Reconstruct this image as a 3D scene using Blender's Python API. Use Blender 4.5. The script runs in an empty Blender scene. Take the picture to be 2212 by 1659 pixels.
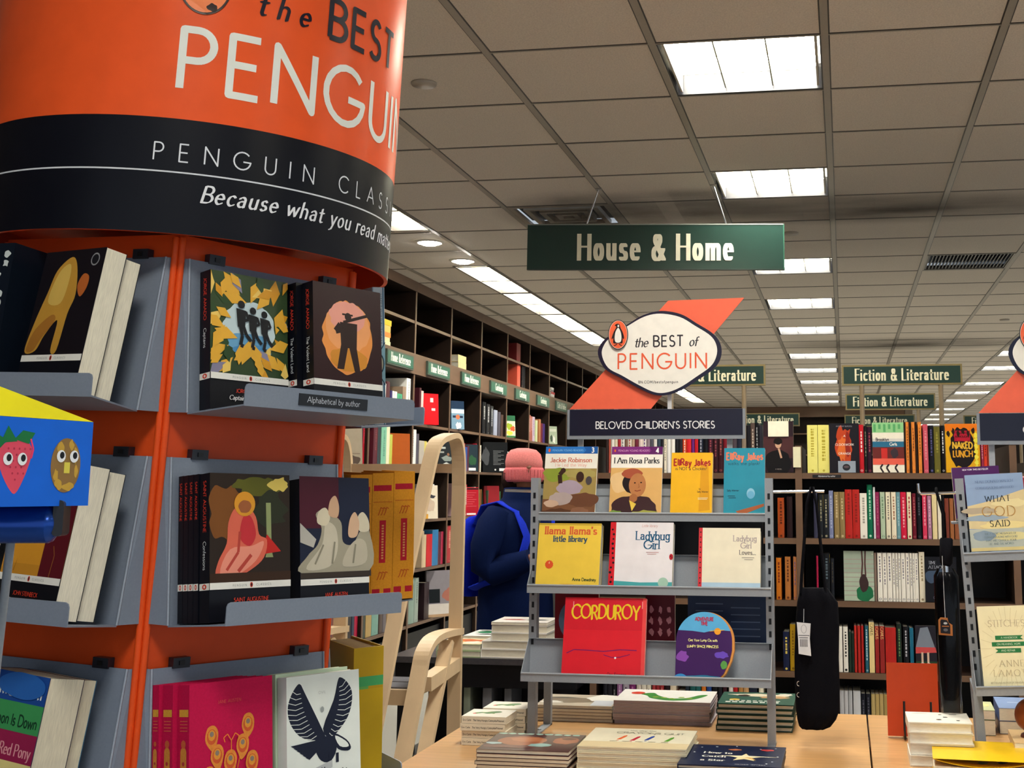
import bpy, math, random
from mathutils import Vector, Matrix
random.seed(7)
W, H = 2212, 1659
# ------------------------------------------------------------------ camera, world, exposure
CX, CY, FPX = 1384.0, 665.0, 2674.12
YAW, PITCH, ROLL, CZ = -0.161922, 0.145111, 0.002789, 1.44
def _axes():
    cy, sy = math.cos(YAW), math.sin(YAW)
    fw = Vector((sy*math.cos(PITCH), cy*math.cos(PITCH), math.sin(PITCH)))
    r0 = Vector((cy, -sy, 0)); u0 = r0.cross(fw)
    r = r0*math.cos(ROLL) + u0*math.sin(ROLL); u = u0*math.cos(ROLL) - r0*math.sin(ROLL)
    return r, u, fw
RR, UU, FW = _axes()
CAM = Vector((0, 0, CZ))
scene = bpy.context.scene
cd = bpy.data.cameras.new('camera'); cam = bpy.data.objects.new('camera', cd)
scene.collection.objects.link(cam); scene.camera = cam
cd.sensor_width = 36; cd.sensor_fit = 'HORIZONTAL'; cd.lens = FPX/W*36
cd.shift_x = (W/2-CX)/W; cd.shift_y = (CY-H/2)/W
cd.clip_start = .05; cd.clip_end = 200
cam.matrix_world = Matrix(((RR.x, UU.x, -FW.x, 0), (RR.y, UU.y, -FW.y, 0), (RR.z, UU.z, -FW.z, CZ), (0, 0, 0, 1)))
wd = bpy.data.worlds.new('world'); scene.world = wd; wd.use_nodes = True
wd.node_tree.nodes['Background'].inputs[0].default_value = (.80, .90, 1, 1)
wd.node_tree.nodes['Background'].inputs[1].default_value = 0.55   # daylight through the open shop front behind the camera
vs = scene.view_settings
vs.view_transform = 'Standard'; vs.look = 'None'; vs.gamma = 1; vs.use_curve_mapping = False
vs.exposure = 0.35
LAMP = 40.0          # radiance of the fluorescent panels

def ray(x, y): return FW + RR*((x-CX)/FPX) - UU*((y-CY)/FPX)
def RX(x, y, X): d = ray(x, y); return CAM + d*(X/d.x)
def RY(x, y, Y): d = ray(x, y); return CAM + d*(Y/d.y)
def RZ(x, y, Z): d = ray(x, y); return CAM + d*((Z-CZ)/d.z)
def Ypx(px, X, z):      # Y of the point (X, Y, z) that shows in image column px
    k = (px-CX)/FPX; a = RR-FW*k          # a . (X,Y,z-CZ) = 0
    return -(a.x*X + a.z*(z-CZ))/a.y
def Xpx(px, Y, z):
    k = (px-CX)/FPX; a = RR-FW*k
    return -(a.y*Y + a.z*(z-CZ))/a.x

# ------------------------------------------------------------------ materials
def s2l(c): return c/12.92 if c <= .04045 else ((c+.055)/1.055)**2.4
def hx(h): return tuple(s2l(int(h[i:i+2], 16)/255) for i in (0, 2, 4)) + (1.0,)
def mat(name, rough=.5, color=None, noise=0, nscale=40, metal=0, bump=0, bscale=200, coat=0, spec=.5, stretch=None, attr=True, trans=0, ior=1.45):
    m = bpy.data.materials.new(name); m.use_nodes = True
    nt = m.node_tree; b = nt.nodes['Principled BSDF']
    b.inputs['Roughness'].default_value = rough; b.inputs['Metallic'].default_value = metal
    b.inputs['Specular IOR Level'].default_value = spec; b.inputs['Coat Weight'].default_value = coat
    b.inputs['Coat Roughness'].default_value = .12
    if trans: b.inputs['Transmission Weight'].default_value = trans; b.inputs['IOR'].default_value = ior
    L = nt.links.new
    if color is None:
        a = nt.nodes.new('ShaderNodeAttribute'); a.attribute_name = 'Col'; src = a.outputs['Color']
    else:
        a = nt.nodes.new('ShaderNodeRGB'); a.outputs[0].default_value = hx(color); src = a.outputs[0]
    tc = nt.nodes.new('ShaderNodeTexCoord'); vec = tc.outputs['Object']
    if stretch:
        mp = nt.nodes.new('ShaderNodeMapping'); mp.inputs['Scale'].default_value = stretch
        L(vec, mp.inputs['Vector']); vec = mp.outputs['Vector']
    if noise:
        n = nt.nodes.new('ShaderNodeTexNoise'); n.inputs['Scale'].default_value = nscale; n.inputs['Detail'].default_value = 5
        L(vec, n.inputs['Vector'])
        r = nt.nodes.new('ShaderNodeMapRange'); r.inputs[1].default_value = .3; r.inputs[2].default_value = .7
        r.inputs[3].default_value = 1-noise; r.inputs[4].default_value = 1+noise*.35; L(n.outputs['Fac'], r.inputs[0])
        x = nt.nodes.new('ShaderNodeVectorMath'); x.operation = 'SCALE'; L(src, x.inputs[0]); L(r.outputs[0], x.inputs['Scale'])
        src = x.outputs[0]
    L(src, b.inputs['Base Color'])
    if bump:
        n2 = nt.nodes.new('ShaderNodeTexNoise'); n2.inputs['Scale'].default_value = bscale; L(vec, n2.inputs['Vector'])
        bp = nt.nodes.new('ShaderNodeBump'); bp.inputs['Strength'].default_value = bump; bp.inputs['Distance'].default_value = .002
        L(n2.outputs['Fac'], bp.inputs['Height']); L(bp.outputs['Normal'], b.inputs['Normal'])
    return m
def emit(name, color, strength):
    m = bpy.data.materials.new(name); m.use_nodes = True; nt = m.node_tree
    b = nt.nodes['Principled BSDF']; b.inputs['Base Color'].default_value = (.9, .9, .9, 1)
    b.inputs['Emission Color'].default_value = color; b.inputs['Emission Strength'].default_value = strength
    return m
GLOSS = mat('printed_gloss', .33, noise=.06, nscale=25, spec=.22)
MATTE = mat('printed_matte', .6, noise=.08, nscale=30, spec=.2)
CLOTH = mat('book_cloth', .7, spec=.15, noise=.1, nscale=300, bump=.3, bscale=900)
PAPER = mat('page_edges', .8, noise=.22, nscale=60, stretch=(1, 30, 1))
STEEL = mat('grey_powder_coat', .38, noise=.06, nscale=300, spec=.35)
CHROME = mat('chrome', .15, color='d8dade', metal=1)
WALNUT = mat('walnut_veneer', .5, spec=.2, color='2b1e17', noise=.35, nscale=9, stretch=(1, 1, .12))
EDGEWOOD = mat('walnut_edge', .42, color='70543f', noise=.3, nscale=9, stretch=(.15, .15, 1))
MAPLE = mat('maple_table', .32, color='cf9f68', noise=.16, nscale=14, stretch=(.35, 5, 1), coat=.15)
PLY = mat('birch_plywood', .45, noise=.12, nscale=12, stretch=(1, 1, .15), bump=.1)
TILE = mat('ceiling_tile', .9, color='e2d8cb', noise=.16, nscale=170, bump=.35, bscale=260)
PAINT = mat('painted_metal', .35, noise=.05, nscale=60)
BOARD = mat('sign_board', .35, noise=.05, nscale=40)
FABRIC = mat('fabric', .85, spec=.08, noise=.15, nscale=180, bump=.4, bscale=600)
SKIN = mat('skin', .5, color='8a5a44', noise=.1, nscale=30)
CARPET = mat('carpet', .95, color='9a978f', noise=.3, nscale=420, bump=.6, bscale=700)
BLACKLAM = mat('black_laminate', .4, spec=.2, color='0e0e13', noise=.2, nscale=50)
TUBE = emit('fluorescent_lamp', (1, .97, .88, 1), LAMP)
TUBE2 = emit('fluorescent_lamp_dim', (1, .96, .80, 1), LAMP*.45)
LOUVRE = mat('parabolic_louvre', .3, color='d9d6c0', metal=.6)
SPOT = emit('downlight_lamp', (1, .96, .86, 1), LAMP*2.2)
PLASTIC = bpy.data.materials.new('clear_plastic'); PLASTIC.use_nodes = True; _n = PLASTIC.node_tree; _n.nodes.clear()
_o = _n.nodes.new('ShaderNodeOutputMaterial'); _mx = _n.nodes.new('ShaderNodeMixShader'); _t = _n.nodes.new('ShaderNodeBsdfTransparent'); _gl = _n.nodes.new('ShaderNodeBsdfGlossy'); _fr = _n.nodes.new('ShaderNodeLayerWeight')
_gl.inputs['Roughness'].default_value = .12; _fr.inputs['Blend'].default_value = .25; _t.inputs['Color'].default_value = (.96, .97, .98, 1)
_n.links.new(_fr.outputs['Fresnel'], _mx.inputs[0]); _n.links.new(_t.outputs[0], _mx.inputs[1]); _n.links.new(_gl.outputs[0], _mx.inputs[2]); _n.links.new(_mx.outputs[0], _o.inputs[0])

# ------------------------------------------------------------------ mesh builder
class MB:
    def __init__(s): s.V = []; s.F = []; s.C = []; s.M = []; s.S = []
    def poly(s, pts, col, m=0, smooth=False):
        n = len(s.V); s.V.extend(Vector(p) for p in pts); s.F.append(tuple(range(n, n+len(pts)))); s.C.append(col); s.M.append(m); s.S.append(smooth)
    def mesh(s, V, F, col, m=0, smooth=False):
        n = len(s.V); s.V.extend(Vector(p) for p in V)
        for f in F: s.F.append(tuple(i+n for i in f)); s.C.append(col); s.M.append(m); s.S.append(smooth)
    def box(s, x0, x1, y0, y1, z0, z1, col, m=0, T=None, cols=None):
        V = [Vector((x, y, z)) for z in (z0, z1) for y in (y0, y1) for x in (x0, x1)]
        if T: V = [T @ v for v in V]
        F = [(0, 2, 3, 1), (4, 5, 7, 6), (0, 1, 5, 4), (2, 6, 7, 3), (0, 4, 6, 2), (1, 3, 7, 5)]  # bottom top front(-y) back left right
        n = len(s.V); s.V.extend(V)
        for i, f in enumerate(F):
            s.F.append(tuple(k+n for k in f)); s.C.append((cols or {}).get(i, col)); s.M.append(m); s.S.append(False)
    def rbox(s, x0, x1, y0, y1, z0, z1, r, col, m=0, T=None, seg=3):   # box with rounded vertical-plane (xz) corners, thickness along y
        out = []
        for cx, cz, a0 in ((x1-r, z1-r, 0), (x0+r, z1-r, 90), (x0+r, z0+r, 180), (x1-r, z0+r, 270)):
            for k in range(seg+1):
                a = math.radians(a0+90*k/seg); out.append((cx+r*math.cos(a), cz+r*math.sin(a)))
        s.prism(out, y0, y1, col, m, T)
    def prism(s, xz, y0, y1, col, m=0, T=None):    # polygon in xz (ccw), extruded along y
        n = len(xz); A = [Vector((x, y0, z)) for x, z in xz]; B = [Vector((x, y1, z)) for x, z in xz]
        V = A+B
        if T: V = [T @ v for v in V]
        F = [tuple(range(n)), tuple(range(2*n-1, n-1, -1))] + [(i, i+n, (i+1) % n+n, (i+1) % n) for i in range(n)]
        s.mesh(V, F, col, m)
    def prismz(s, xy, z0, z1, col, m=0, T=None):
        n = len(xy); V = [Vector((x, y, z0)) for x, y in xy]+[Vector((x, y, z1)) for x, y in xy]
        if T: V = [T @ v for v in V]
        F = [tuple(range(n-1, -1, -1)), tuple(range(n, 2*n))] + [(i, (i+1) % n, (i+1) % n+n, i+n) for i in range(n)]
        s.mesh(V, F, col, m)
    def tube(s, pts, r, col, m=0, n=8, closed=False, caps=True, flat=None):
        pts = [Vector(p) for p in pts]; rings = []; N = len(pts); prev = None
        for i, p in enumerate(pts):
            a = pts[(i-1) % N] if (closed or i) else p; b = pts[(i+1) % N] if (closed or i < N-1) else p
            t = (b-a).normalized()
            if prev is None:
                up = Vector((0, 0, 1)) if abs(t.z) < .9 else Vector((1, 0, 0)); e1 = t.cross(up).normalized()
            else: e1 = (prev - t*prev.dot(t)).normalized()
            prev = e1; e2 = t.cross(e1); rr = r[i] if isinstance(r, (list, tuple)) else r
            f1, f2 = (flat or (1, 1))
            rings.append([p+e1*math.cos(2*math.pi*k/n)*rr*f1+e2*math.sin(2*math.pi*k/n)*rr*f2 for k in range(n)])
        V = [v for R in rings for v in R]; F = []
        for i in range(N if closed else N-1):
            j = (i+1) % N
            for k in range(n): F.append((i*n+k, i*n+(k+1) % n, j*n+(k+1) % n, j*n+k))
        s.mesh(V, F, col, m, True)
        if caps and not closed: s.mesh(rings[0], [tuple(range(n-1, -1, -1))], col, m); s.mesh(rings[-1], [tuple(range(n))], col, m)
    def loft(s, rings, col, m=0, caps=True, smooth=True):
        n = len(rings[0]); V = [v for R in rings for v in R]; F = []
        for i in range(len(rings)-1):
            for k in range(n): F.append((i*n+k, i*n+(k+1) % n, (i+1)*n+(k+1) % n, (i+1)*n+k))
        if caps: F.append(tuple(range(n-1, -1, -1))); F.append(tuple(range((len(rings)-1)*n, len(rings)*n)))
        s.mesh(V, F, col, m, smooth)
    def build(s, name, mats, parent=None, T=None):
        me = bpy.data.meshes.new(name); me.from_pydata(s.V, [], s.F)
        ca = me.color_attributes.new('Col', 'FLOAT_COLOR', 'CORNER')
        buf = []
        for f, c in zip(s.F, s.C): buf.extend(list(c)*len(f))
        ca.data.foreach_set('color', buf)
        if not isinstance(mats, (list, tuple)): mats = [mats]
        for m in mats: me.materials.append(m)
        me.polygons.foreach_set('material_index', s.M); me.polygons.foreach_set('use_smooth', s.S)
        me.update()
        o = bpy.data.objects.new(name, me); scene.collection.objects.link(o)
        if parent: o.parent = parent
        if T is not None: o.matrix_local = T
        return o
def tag(o, label, cat, group=None, kind=None):
    o['label'] = label; o['category'] = cat
    if group: o['group'] = group
    if kind: o['kind'] = kind
    return o
def thing(name, label, cat, T=None, group=None):
    o = bpy.data.objects.new(name, None); scene.collection.objects.link(o); o.empty_display_size = .05
    if T is not None: o.matrix_world = T
    return tag(o, label, cat, group)
def struct(mb, name, mats, parent=None):
    o = mb.build(name, mats, parent)
    if not parent: o['kind'] = 'structure'
    return o
def dup(root, T=None, label=None, group=None):
    r = root.copy(); scene.collection.objects.link(r)
    if T is not None: r.matrix_world = T
    if label: r['label'] = label
    if group: r['group'] = group
    for ch in list(root.children):
        c = ch.copy(); scene.collection.objects.link(c); c.parent = r
        for g in list(ch.children):
            d = g.copy(); scene.collection.objects.link(d); d.parent = c
    return r
def TR(x, y, z, rz=0, rx=0): return Matrix.Translation((x, y, z)) @ Matrix.Rotation(rz, 4, 'Z') @ Matrix.Rotation(rx, 4, 'X')
def frame(o, ex, ey, ez):
    return Matrix(((ex.x, ey.x, ez.x, o.x), (ex.y, ey.y, ez.y, o.y), (ex.z, ey.z, ez.z, o.z), (0, 0, 0, 1)))

# ------------------------------------------------------------------ lettering: pen strokes along letter skeletons
GL = {}
def _g(ch, adv, s):
    out = []
    for st in s.split(';'):
        pts = []
        for tok in st.split():
            if tok[0] == '@':
                cx, cy, rx, ry, a0, a1 = map(float, tok[1:].split(','))
                n = max(3, int(abs(a1-a0)/18))
                pts += [(cx+rx*math.cos(math.radians(a0+(a1-a0)*k/n)), cy+ry*math.sin(math.radians(a0+(a1-a0)*k/n))) for k in range(n+1)]
            else: pts.append(tuple(map(float, tok.split(','))))
        if pts: out.append(pts)
    GL[ch] = (adv, out)
for l in '''A|.86|0,0 .43,1 .86,0;.16,.34 .70,.34
B|.6|.05,0 .05,1 .28,1 @.28,.76,.24,.24,90,-90 .05,.52;.28,.52 @.3,.26,.28,.26,90,-90 .05,0
C|.84|@.5,.5,.47,.5,42,318
D|.8|.05,0 .05,1 .28,1 @.28,.5,.48,.5,90,-90 .05,0
E|.56|.5,1 .05,1 .05,0 .52,0;.05,.52 .46,.52
F|.52|.5,1 .05,1 .05,0;.05,.5 .45,.5
G|.98|@.5,.5,.47,.5,42,354 .55,.45
H|.76|.05,0 .05,1;.7,0 .7,1;.05,.52 .7,.52
I|.12|.06,0 .06,1
J|.42|.34,1 .34,.2 @.18,.2,.16,.2,0,-140
K|.66|.05,0 .05,1;.6,1 .08,.46;.2,.58 .64,0
L|.48|.05,1 .05,0 .46,0
M|1.0|.03,0 .16,1 .5,.2 .84,1 .97,0
N|.8|.05,0 .05,1 .75,0 .75,1
O|1.0|@.5,.5,.47,.5,90,450
P|.58|.05,0 .05,1 .28,1 @.28,.74,.25,.26,90,-90 .05,.48
Q|1.0|@.5,.5,.47,.5,90,450;.6,.25 .95,-.05
R|.62|.05,0 .05,1 .28,1 @.28,.74,.25,.26,90,-90 .05,.48;.28,.48 .58,0
S|.56|@.28,.75,.2,.25,30,270 @.28,.25,.24,.25,90,-150
T|.6|.02,1 .58,1;.3,1 .3,0
U|.72|.05,1 .05,.32 @.36,.32,.31,.32,180,360 .67,1
V|.8|.02,1 .4,0 .78,1
W|1.15|.02,1 .3,0 .57,.9 .85,0 1.13,1
X|.7|.04,0 .66,1;.04,1 .66,0
Y|.7|.02,1 .35,.48 .68,1;.35,.48 .35,0
Z|.62|.05,1 .57,1 .04,0 .58,0
a|.54|.1,.5 @.25,.44,.17,.18,150,0 .42,0;.42,.38 @.24,.18,.17,.18,80,290 .42,.12
b|.56|.08,1 .08,0;@.29,.31,.21,.31,160,-160
c|.48|@.28,.31,.21,.31,45,315
d|.56|.48,1 .48,0;@.27,.31,.21,.31,20,340
e|.54|.07,.33 .48,.33 @.27,.31,.21,.31,5,315
f|.34|.34,.93 @.24,.82,.1,.16,60,180 .14,0;.02,.6 .32,.6
g|.55|.47,.62 .47,-.1 @.27,-.1,.2,.2,0,-150;@.27,.31,.2,.31,20,340
h|.55|.08,1 .08,0;.08,.42 @.27,.42,.19,.2,170,0 .46,0
i|.18|.09,.62 .09,0;.09,.86 .09,.9
j|.2|.1,.62 .1,-.15 @.0,-.15,.1,.14,0,-100;.1,.86 .1,.9
k|.52|.08,1 .08,0;.44,.62 .1,.28;.2,.37 .48,0
l|.18|.09,1 .09,0
m|.86|.08,.62 .08,0;.08,.42 @.25,.42,.17,.2,170,0 .42,0;.42,.42 @.6,.42,.18,.2,170,0 .78,0
n|.55|.08,.62 .08,0;.08,.42 @.27,.42,.19,.2,170,0 .46,0
o|.56|@.28,.31,.21,.31,90,450
p|.56|.08,.62 .08,-.32;@.29,.31,.21,.31,160,-160
q|.56|.48,.62 .48,-.32;@.27,.31,.21,.31,20,340
r|.38|.08,.62 .08,0;.08,.4 @.26,.42,.17,.2,170,50
s|.44|@.22,.46,.14,.16,30,270 @.22,.155,.16,.155,90,-150
t|.36|.16,.86 .16,.14 @.27,.14,.11,.14,180,300;.02,.6 .33,.6
u|.55|.08,.62 .08,.2 @.27,.2,.19,.2,180,350;.46,.62 .46,0
v|.5|.03,.62 .25,0 .47,.62
w|.78|.03,.62 .2,0 .39,.56 .58,0 .75,.62
x|.5|.05,0 .45,.62;.05,.62 .45,0
y|.5|.03,.62 .26,.02;.47,.62 .2,-.2 @.08,-.2,.12,.1,0,-100
z|.46|.05,.62 .41,.62 .04,0 .42,0
0|.6|@.3,.5,.25,.5,90,450
1|.3|.05,.82 .18,1 .18,0
2|.55|@.28,.74,.22,.26,160,-30 .06,0 .52,0
3|.56|@.27,.76,.2,.24,140,-90 @.27,.27,.24,.27,90,-140
4|.6|.42,0 .42,1 .04,.3 .58,.3
&|.72|.7,.0 .2,.68 @.32,.8,.16,.18,200,-40 @.29,.24,.23,.26,80,320 .66,.42
'|.16|.08,1 .06,.78
.|.16|.07,.0 .07,.05
/|.4|.02,-.1 .38,1.05
!|.18|.09,1 .09,.3;.09,.0 .09,.05
,|.16|.08,.05 .04,-.14
-|.36|.05,.36 .3,.36'''.split('\n'):
    c, a, s_ = l.split('|', 2); _g(c, float(a), s_)
GL[' '] = (.32, [])
def _hull(P):
    P = sorted(set((round(x, 7), round(y, 7)) for x, y in P))
    def half(Q):
        h = []
        for p in Q:
            while len(h) > 1 and (h[-1][0]-h[-2][0])*(p[1]-h[-2][1])-(h[-1][1]-h[-2][1])*(p[0]-h[-2][0]) <= 1e-12: h.pop()
            h.append(p)
        return h
    a = half(P); b = half(P[::-1]); return a[:-1]+b[:-1]
FUT = dict(w=.075)                                         # even-stroke geometric sans
FUTB = dict(w=.13)
ROM = dict(nib=(.12, .035, 0), serif=.2)                   # book roman
ITAL = dict(nib=(.13, .04, 25), slant=.22, serif=0, xs=.92)
COND = dict(nib=(.155, .075, 0), xs=.62, serif=0, track=.14)
CHUNK = dict(w=.17, xs=.95, track=.08)
def text_w(s, st):
    xs = st.get('xs', 1); tr = st.get('track', .06)
    return sum(GL.get(c, GL[' '])[0]*xs+tr for c in s)-tr
def text(s, size, x, y, st=FUT, align='l', wobble=0):
    """polygons (lists of 2D points) of one line of lettering; size is the cap height"""
    xs = st.get('xs', 1); tr = st.get('track', .06); sl = st.get('slant', 0)
    tw = text_w(s, st)
    px = {'l': 0, 'c': -tw/2, 'r': -tw}[align]; out = []
    for i, c in enumerate(s):
        adv, strokes = GL.get(c, GL[' ']); dy = wobble*math.sin(i*2.4)
        for pts in strokes:
            P = [(px+u*xs+sl*v, v+dy) for u, v in pts]
            if 'cut' in st:
                Q = [P[0]]
                for b in P[1:]:
                    a = Q[-1]; n = max(1, int(abs(b[0]-a[0])/st['cut'])+1)
                    Q += [(a[0]+(b[0]-a[0])*k/n, a[1]+(b[1]-a[1])*k/n) for k in range(1, n+1)]
                P = Q
            if 'w' in st:
                w = st['w']/2
                for a, b in zip(P, P[1:]):
                    dx, dz = b[0]-a[0], b[1]-a[1]; l = math.hypot(dx, dz) or 1e-6; nx, nz = -dz/l*w, dx/l*w
                    out.append([(a[0]+nx, a[1]+nz), (a[0]-nx, a[1]-nz), (b[0]-nx, b[1]-nz), (b[0]+nx, b[1]+nz)])
                for p in P[1:-1]: out.append([(p[0]+w*math.cos(k*math.pi/4), p[1]+w*math.sin(k*math.pi/4)) for k in range(8)])
            else:
                nw, nh, ang = st['nib']; ca, sa = math.cos(math.radians(ang)), math.sin(math.radians(ang))
                nib = [(u*nw/2*ca-v*nh/2*sa, u*nw/2*sa+v*nh/2*ca) for u, v in ((-1, -1), (1, -1), (1, 1), (-1, 1))]
                for a, b in zip(P, P[1:]): out.append(_hull([(a[0]+q[0], a[1]+q[1]) for q in nib]+[(b[0]+q[0], b[1]+q[1]) for q in nib]))
                if st.get('serif'):
                    for e, f in ((P[0], P[1]), (P[-1], P[-2])):
                        if abs(f[0]-e[0]) < .5*abs(f[1]-e[1]) and min(abs(e[1]-dy), abs(e[1]-dy-1), abs(e[1]-dy-.62)) < .03:
                            hw = nw/2+st['serif']/2; out.append([(e[0]-hw, e[1]-nh/2), (e[0]+hw, e[1]-nh/2), (e[0]+hw, e[1]+nh/2), (e[0]-hw, e[1]+nh/2)])
        px += adv*xs+tr
    return [[(x+u*size, y+v*size) for u, v in p] for p in out]
def fit(s, x0, x1, y, size, st=FUT, wobble=0):      # lettering stretched to run from x0 to x1
    st = dict(st); st['xs'] = 1; st['track'] = st.get('track', .06); k = (x1-x0)/size; n = len(s)-1; w1 = text_w(s, dict(st, track=0)); st['xs'] = (k-st['track']*n)/w1
    return text(s, size, x0, y, st, 'l', wobble)
def circ(cx, cy, rx, ry=None, n=20, a0=0, a1=360):
    ry = ry or rx; full = abs(a1-a0) >= 360
    return [(cx+rx*math.cos(math.radians(a0+(a1-a0)*k/(n if full else n-1))), cy+ry*math.sin(math.radians(a0+(a1-a0)*k/(n if full else n-1)))) for k in range(n)]
def rect(x0, y0, x1, y1): return [(x0, y0), (x1, y0), (x1, y1), (x0, y1)]
def line(pts, w, taper=False):
    out = []; n = len(pts)-1
    for i, (a, b) in enumerate(zip(pts, pts[1:])):
        ww = w*(1-.8*i/n)/2 if taper else w/2
        dx, dy = b[0]-a[0], b[1]-a[1]; l = math.hypot(dx, dy) or 1e-6; nx, ny = -dy/l*ww, dx/l*ww
        out.append([(a[0]+nx, a[1]+ny), (a[0]-nx, a[1]-ny), (b[0]-nx, b[1]-ny), (b[0]+nx, b[1]+ny)])
    return out
def smooth2(P, n=3):
    out = []; N = len(P)
    for i in range(N):
        p0, p1, p2, p3 = P[i-1], P[i], P[(i+1) % N], P[(i+2) % N]
        for k in range(n):
            t = k/n; out.append(tuple(b+(c-a)*.5*t+(2*a-5*b+4*c-d)*.5*t*t+(3*b-a-3*c+d)*.5*t**3 for a, b, c, d in zip(p0, p1, p2, p3)))
    return out
def blob(cx, cy, rx, ry, n=14, j=.12, seed=1):
    r = random.Random(seed); return smooth2([(cx+rx*(1+r.uniform(-j, j))*math.cos(2*math.pi*k/n), cy+ry*(1+r.uniform(-j, j))*math.sin(2*math.pi*k/n)) for k in range(n)])
from mathutils.geometry import tessellate_polygon
class Art:
    """flat printed artwork in metres: layered polygons"""
    def __init__(s): s.items = []; s.layer = 0
    def add(s, polys, col, up=True):
        flat = []
        def walk(q):
            if q and isinstance(q[0][0], (int, float)): flat.append(q)
            else:
                for k in q: walk(k)
        walk(polys); polys = flat
        if up: s.layer += 1
        if isinstance(col, str): col = hx(col)
        for p in polys: s.items.append((p, col, s.layer))
        return s
    def to(s, mb, fn, m=0, eps=.00007):
        for k, (p, col, ly) in enumerate(s.items):
            P3 = [fn(u, v, ly*eps+(k % 8)*.000006) for u, v in p]      # neighbours never share a plane
            if len(p) <= 4 or _convex(p): mb.poly(P3 if _area(p) > 0 else P3[::-1], col, m)
            else:
                for t in tessellate_polygon([[Vector((u, v, 0)) for u, v in p]]):
                    q = [p[i] for i in t]; T3 = [P3[i] for i in t]
                    mb.poly(T3 if _area(q) > 0 else T3[::-1], col, m)
def _area(p): return sum(p[i][0]*p[(i+1) % len(p)][1]-p[(i+1) % len(p)][0]*p[i][1] for i in range(len(p)))
def _convex(p):
    sg = 0; n = len(p)
    for i in range(n):
        a, b, c = p[i], p[(i+1) % n], p[(i+2) % n]; z = (b[0]-a[0])*(c[1]-b[1])-(b[1]-a[1])*(c[0]-b[0])
        if abs(z) > 1e-12:
            if sg and (z > 0) != (sg > 0): return False
            sg = z
    return True
# ------------------------------------------------------------------ room shell
CEIL = CZ+1.57278; T2 = .6096; GX, GY = -.645934, 4.180335
WALLX = -3.22; FAR1, FAR2 = 24.0, 37.0
def cell(i, j): return GX+i*T2, GX+(i+1)*T2, GY+j*T2, GY+(j+1)*T2
LIGHT_ROWS = [-7, -3, 0, 3, 7, 10, 13, 17, 20, 23, 27, 30]
lights = [(0, j) for j in LIGHT_ROWS] + [(4, j) for j in (-7, -3, 0, 4, 7, 10, 14, 17, 20, 24, 27, 30, 34, 37, 40, 44)] + [(9, j) for j in (20, 24, 27, 30, 34, 37, 40)]
vents = [(2, 7)]; diffs = [(-2, 4)]
holes = set(lights+vents+diffs)
def cell_quads():
    mb = MB(); c = hx('b3a48f')
    for i in range(-5, 16):
        for j in range(-13, 54):
            if (i, j) in holes or (i == -4): continue
            x0, x1, y0, y1 = cell(i, j); mb.poly([(x0, y0, CEIL), (x0, y1, CEIL), (x1, y1, CEIL), (x1, y0, CEIL)], c)
    # the lamp trough along the wall cases: its column is closed between and beside the lamps
    for a, b in TROUGH_SOLID: mb.poly([(TX0, a, CEIL), (TX0, b, CEIL), (TX1, b, CEIL), (TX1, a, CEIL)], c)
    x0, x1, _, _ = cell(-4, 0)
    mb.poly([(x0, GY-13*T2, CEIL), (x0, GY+54*T2, CEIL), (TX0, GY+54*T2, CEIL), (TX0, GY-13*T2, CEIL)], c)
    mb.poly([(TX1, GY-13*T2, CEIL), (TX1, GY+54*T2, CEIL), (x1, GY+54*T2, CEIL), (x1, GY-13*T2, CEIL)], c)
    return mb
TX0, TX1 = -2.725, -2.470
STRIPS = [(4.9, 6.0), (6.04, 7.15)] + [(8.40+1.262*k, 8.40+1.262*k+1.222) for k in range(4)] + [(16.4+1.262*k, 17.62+1.262*k) for k in range(5)]
TROUGH_SOLID = []
_e = GY-13*T2
for a, b in STRIPS: TROUGH_SOLID.append((_e, a)); _e = b
TROUGH_SOLID.append((_e, GY+54*T2))
ceiling = struct(cell_quads(), 'ceiling', TILE)
mb = MB(); g = hx('a39a8c'); dk = hx('3a332b')
for i in range(-4, 17):                                     # main tees: light bars with a dark reveal on each side
    x = GX+i*T2
    mb.box(x-.013, x+.013, GY-13*T2, GY+54*T2, CEIL-.004, CEIL+.001, g)
    for s in (-1, 1): mb.box(x+s*.0155-.0025, x+s*.0155+.0025, GY-13*T2, GY+54*T2, CEIL-.0008, CEIL+.001, dk)
for j in range(-13, 55):                                    # cross tees read as thin dark joints
    y = GY+j*T2
    mb.box(GX-5*T2, GX+16*T2, y-.004, y+.004, CEIL-.0012, CEIL+.001, dk)
    mb.box(GX-5*T2, GX+16*T2, y+.004, y+.012, CEIL-.003, CEIL+.001, g)
struct(mb, 'ceiling_grid', PAINT, ceiling)
# grime on the tiles round the registers, as thin dusty patches with their own shape
mb = MB(); x0 = -13; mb.box(-4.2, 9.2, GY-13*T2, GY+54*T2, -.05, 0, hx('9a978f')); struct(mb, 'floor', CARPET)
mb = MB(); c = hx('6a5d50')
mb.box(-3.75, -3.62, -4, FAR1+.4, 0, CEIL+.02, c); struct(mb, 'wall_left', MATTE)
mb = MB(); mb.box(-3.75, 1.2, FAR1+.35, FAR1+.5, 0, CEIL+.02, hx('3a2b24')); struct(mb, 'wall_back', MATTE)
mb = MB(); mb.box(1.2, 9.4, FAR2, FAR2+.15, 0, CEIL+.02, hx('4a3d34')); struct(mb, 'wall_far', MATTE)
mb = MB(); mb.box(1.15, 1.3, FAR1, FAR2, CEIL-.22, CEIL, hx('8a7e70')); struct(mb, 'trim_1', MATTE)

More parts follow.
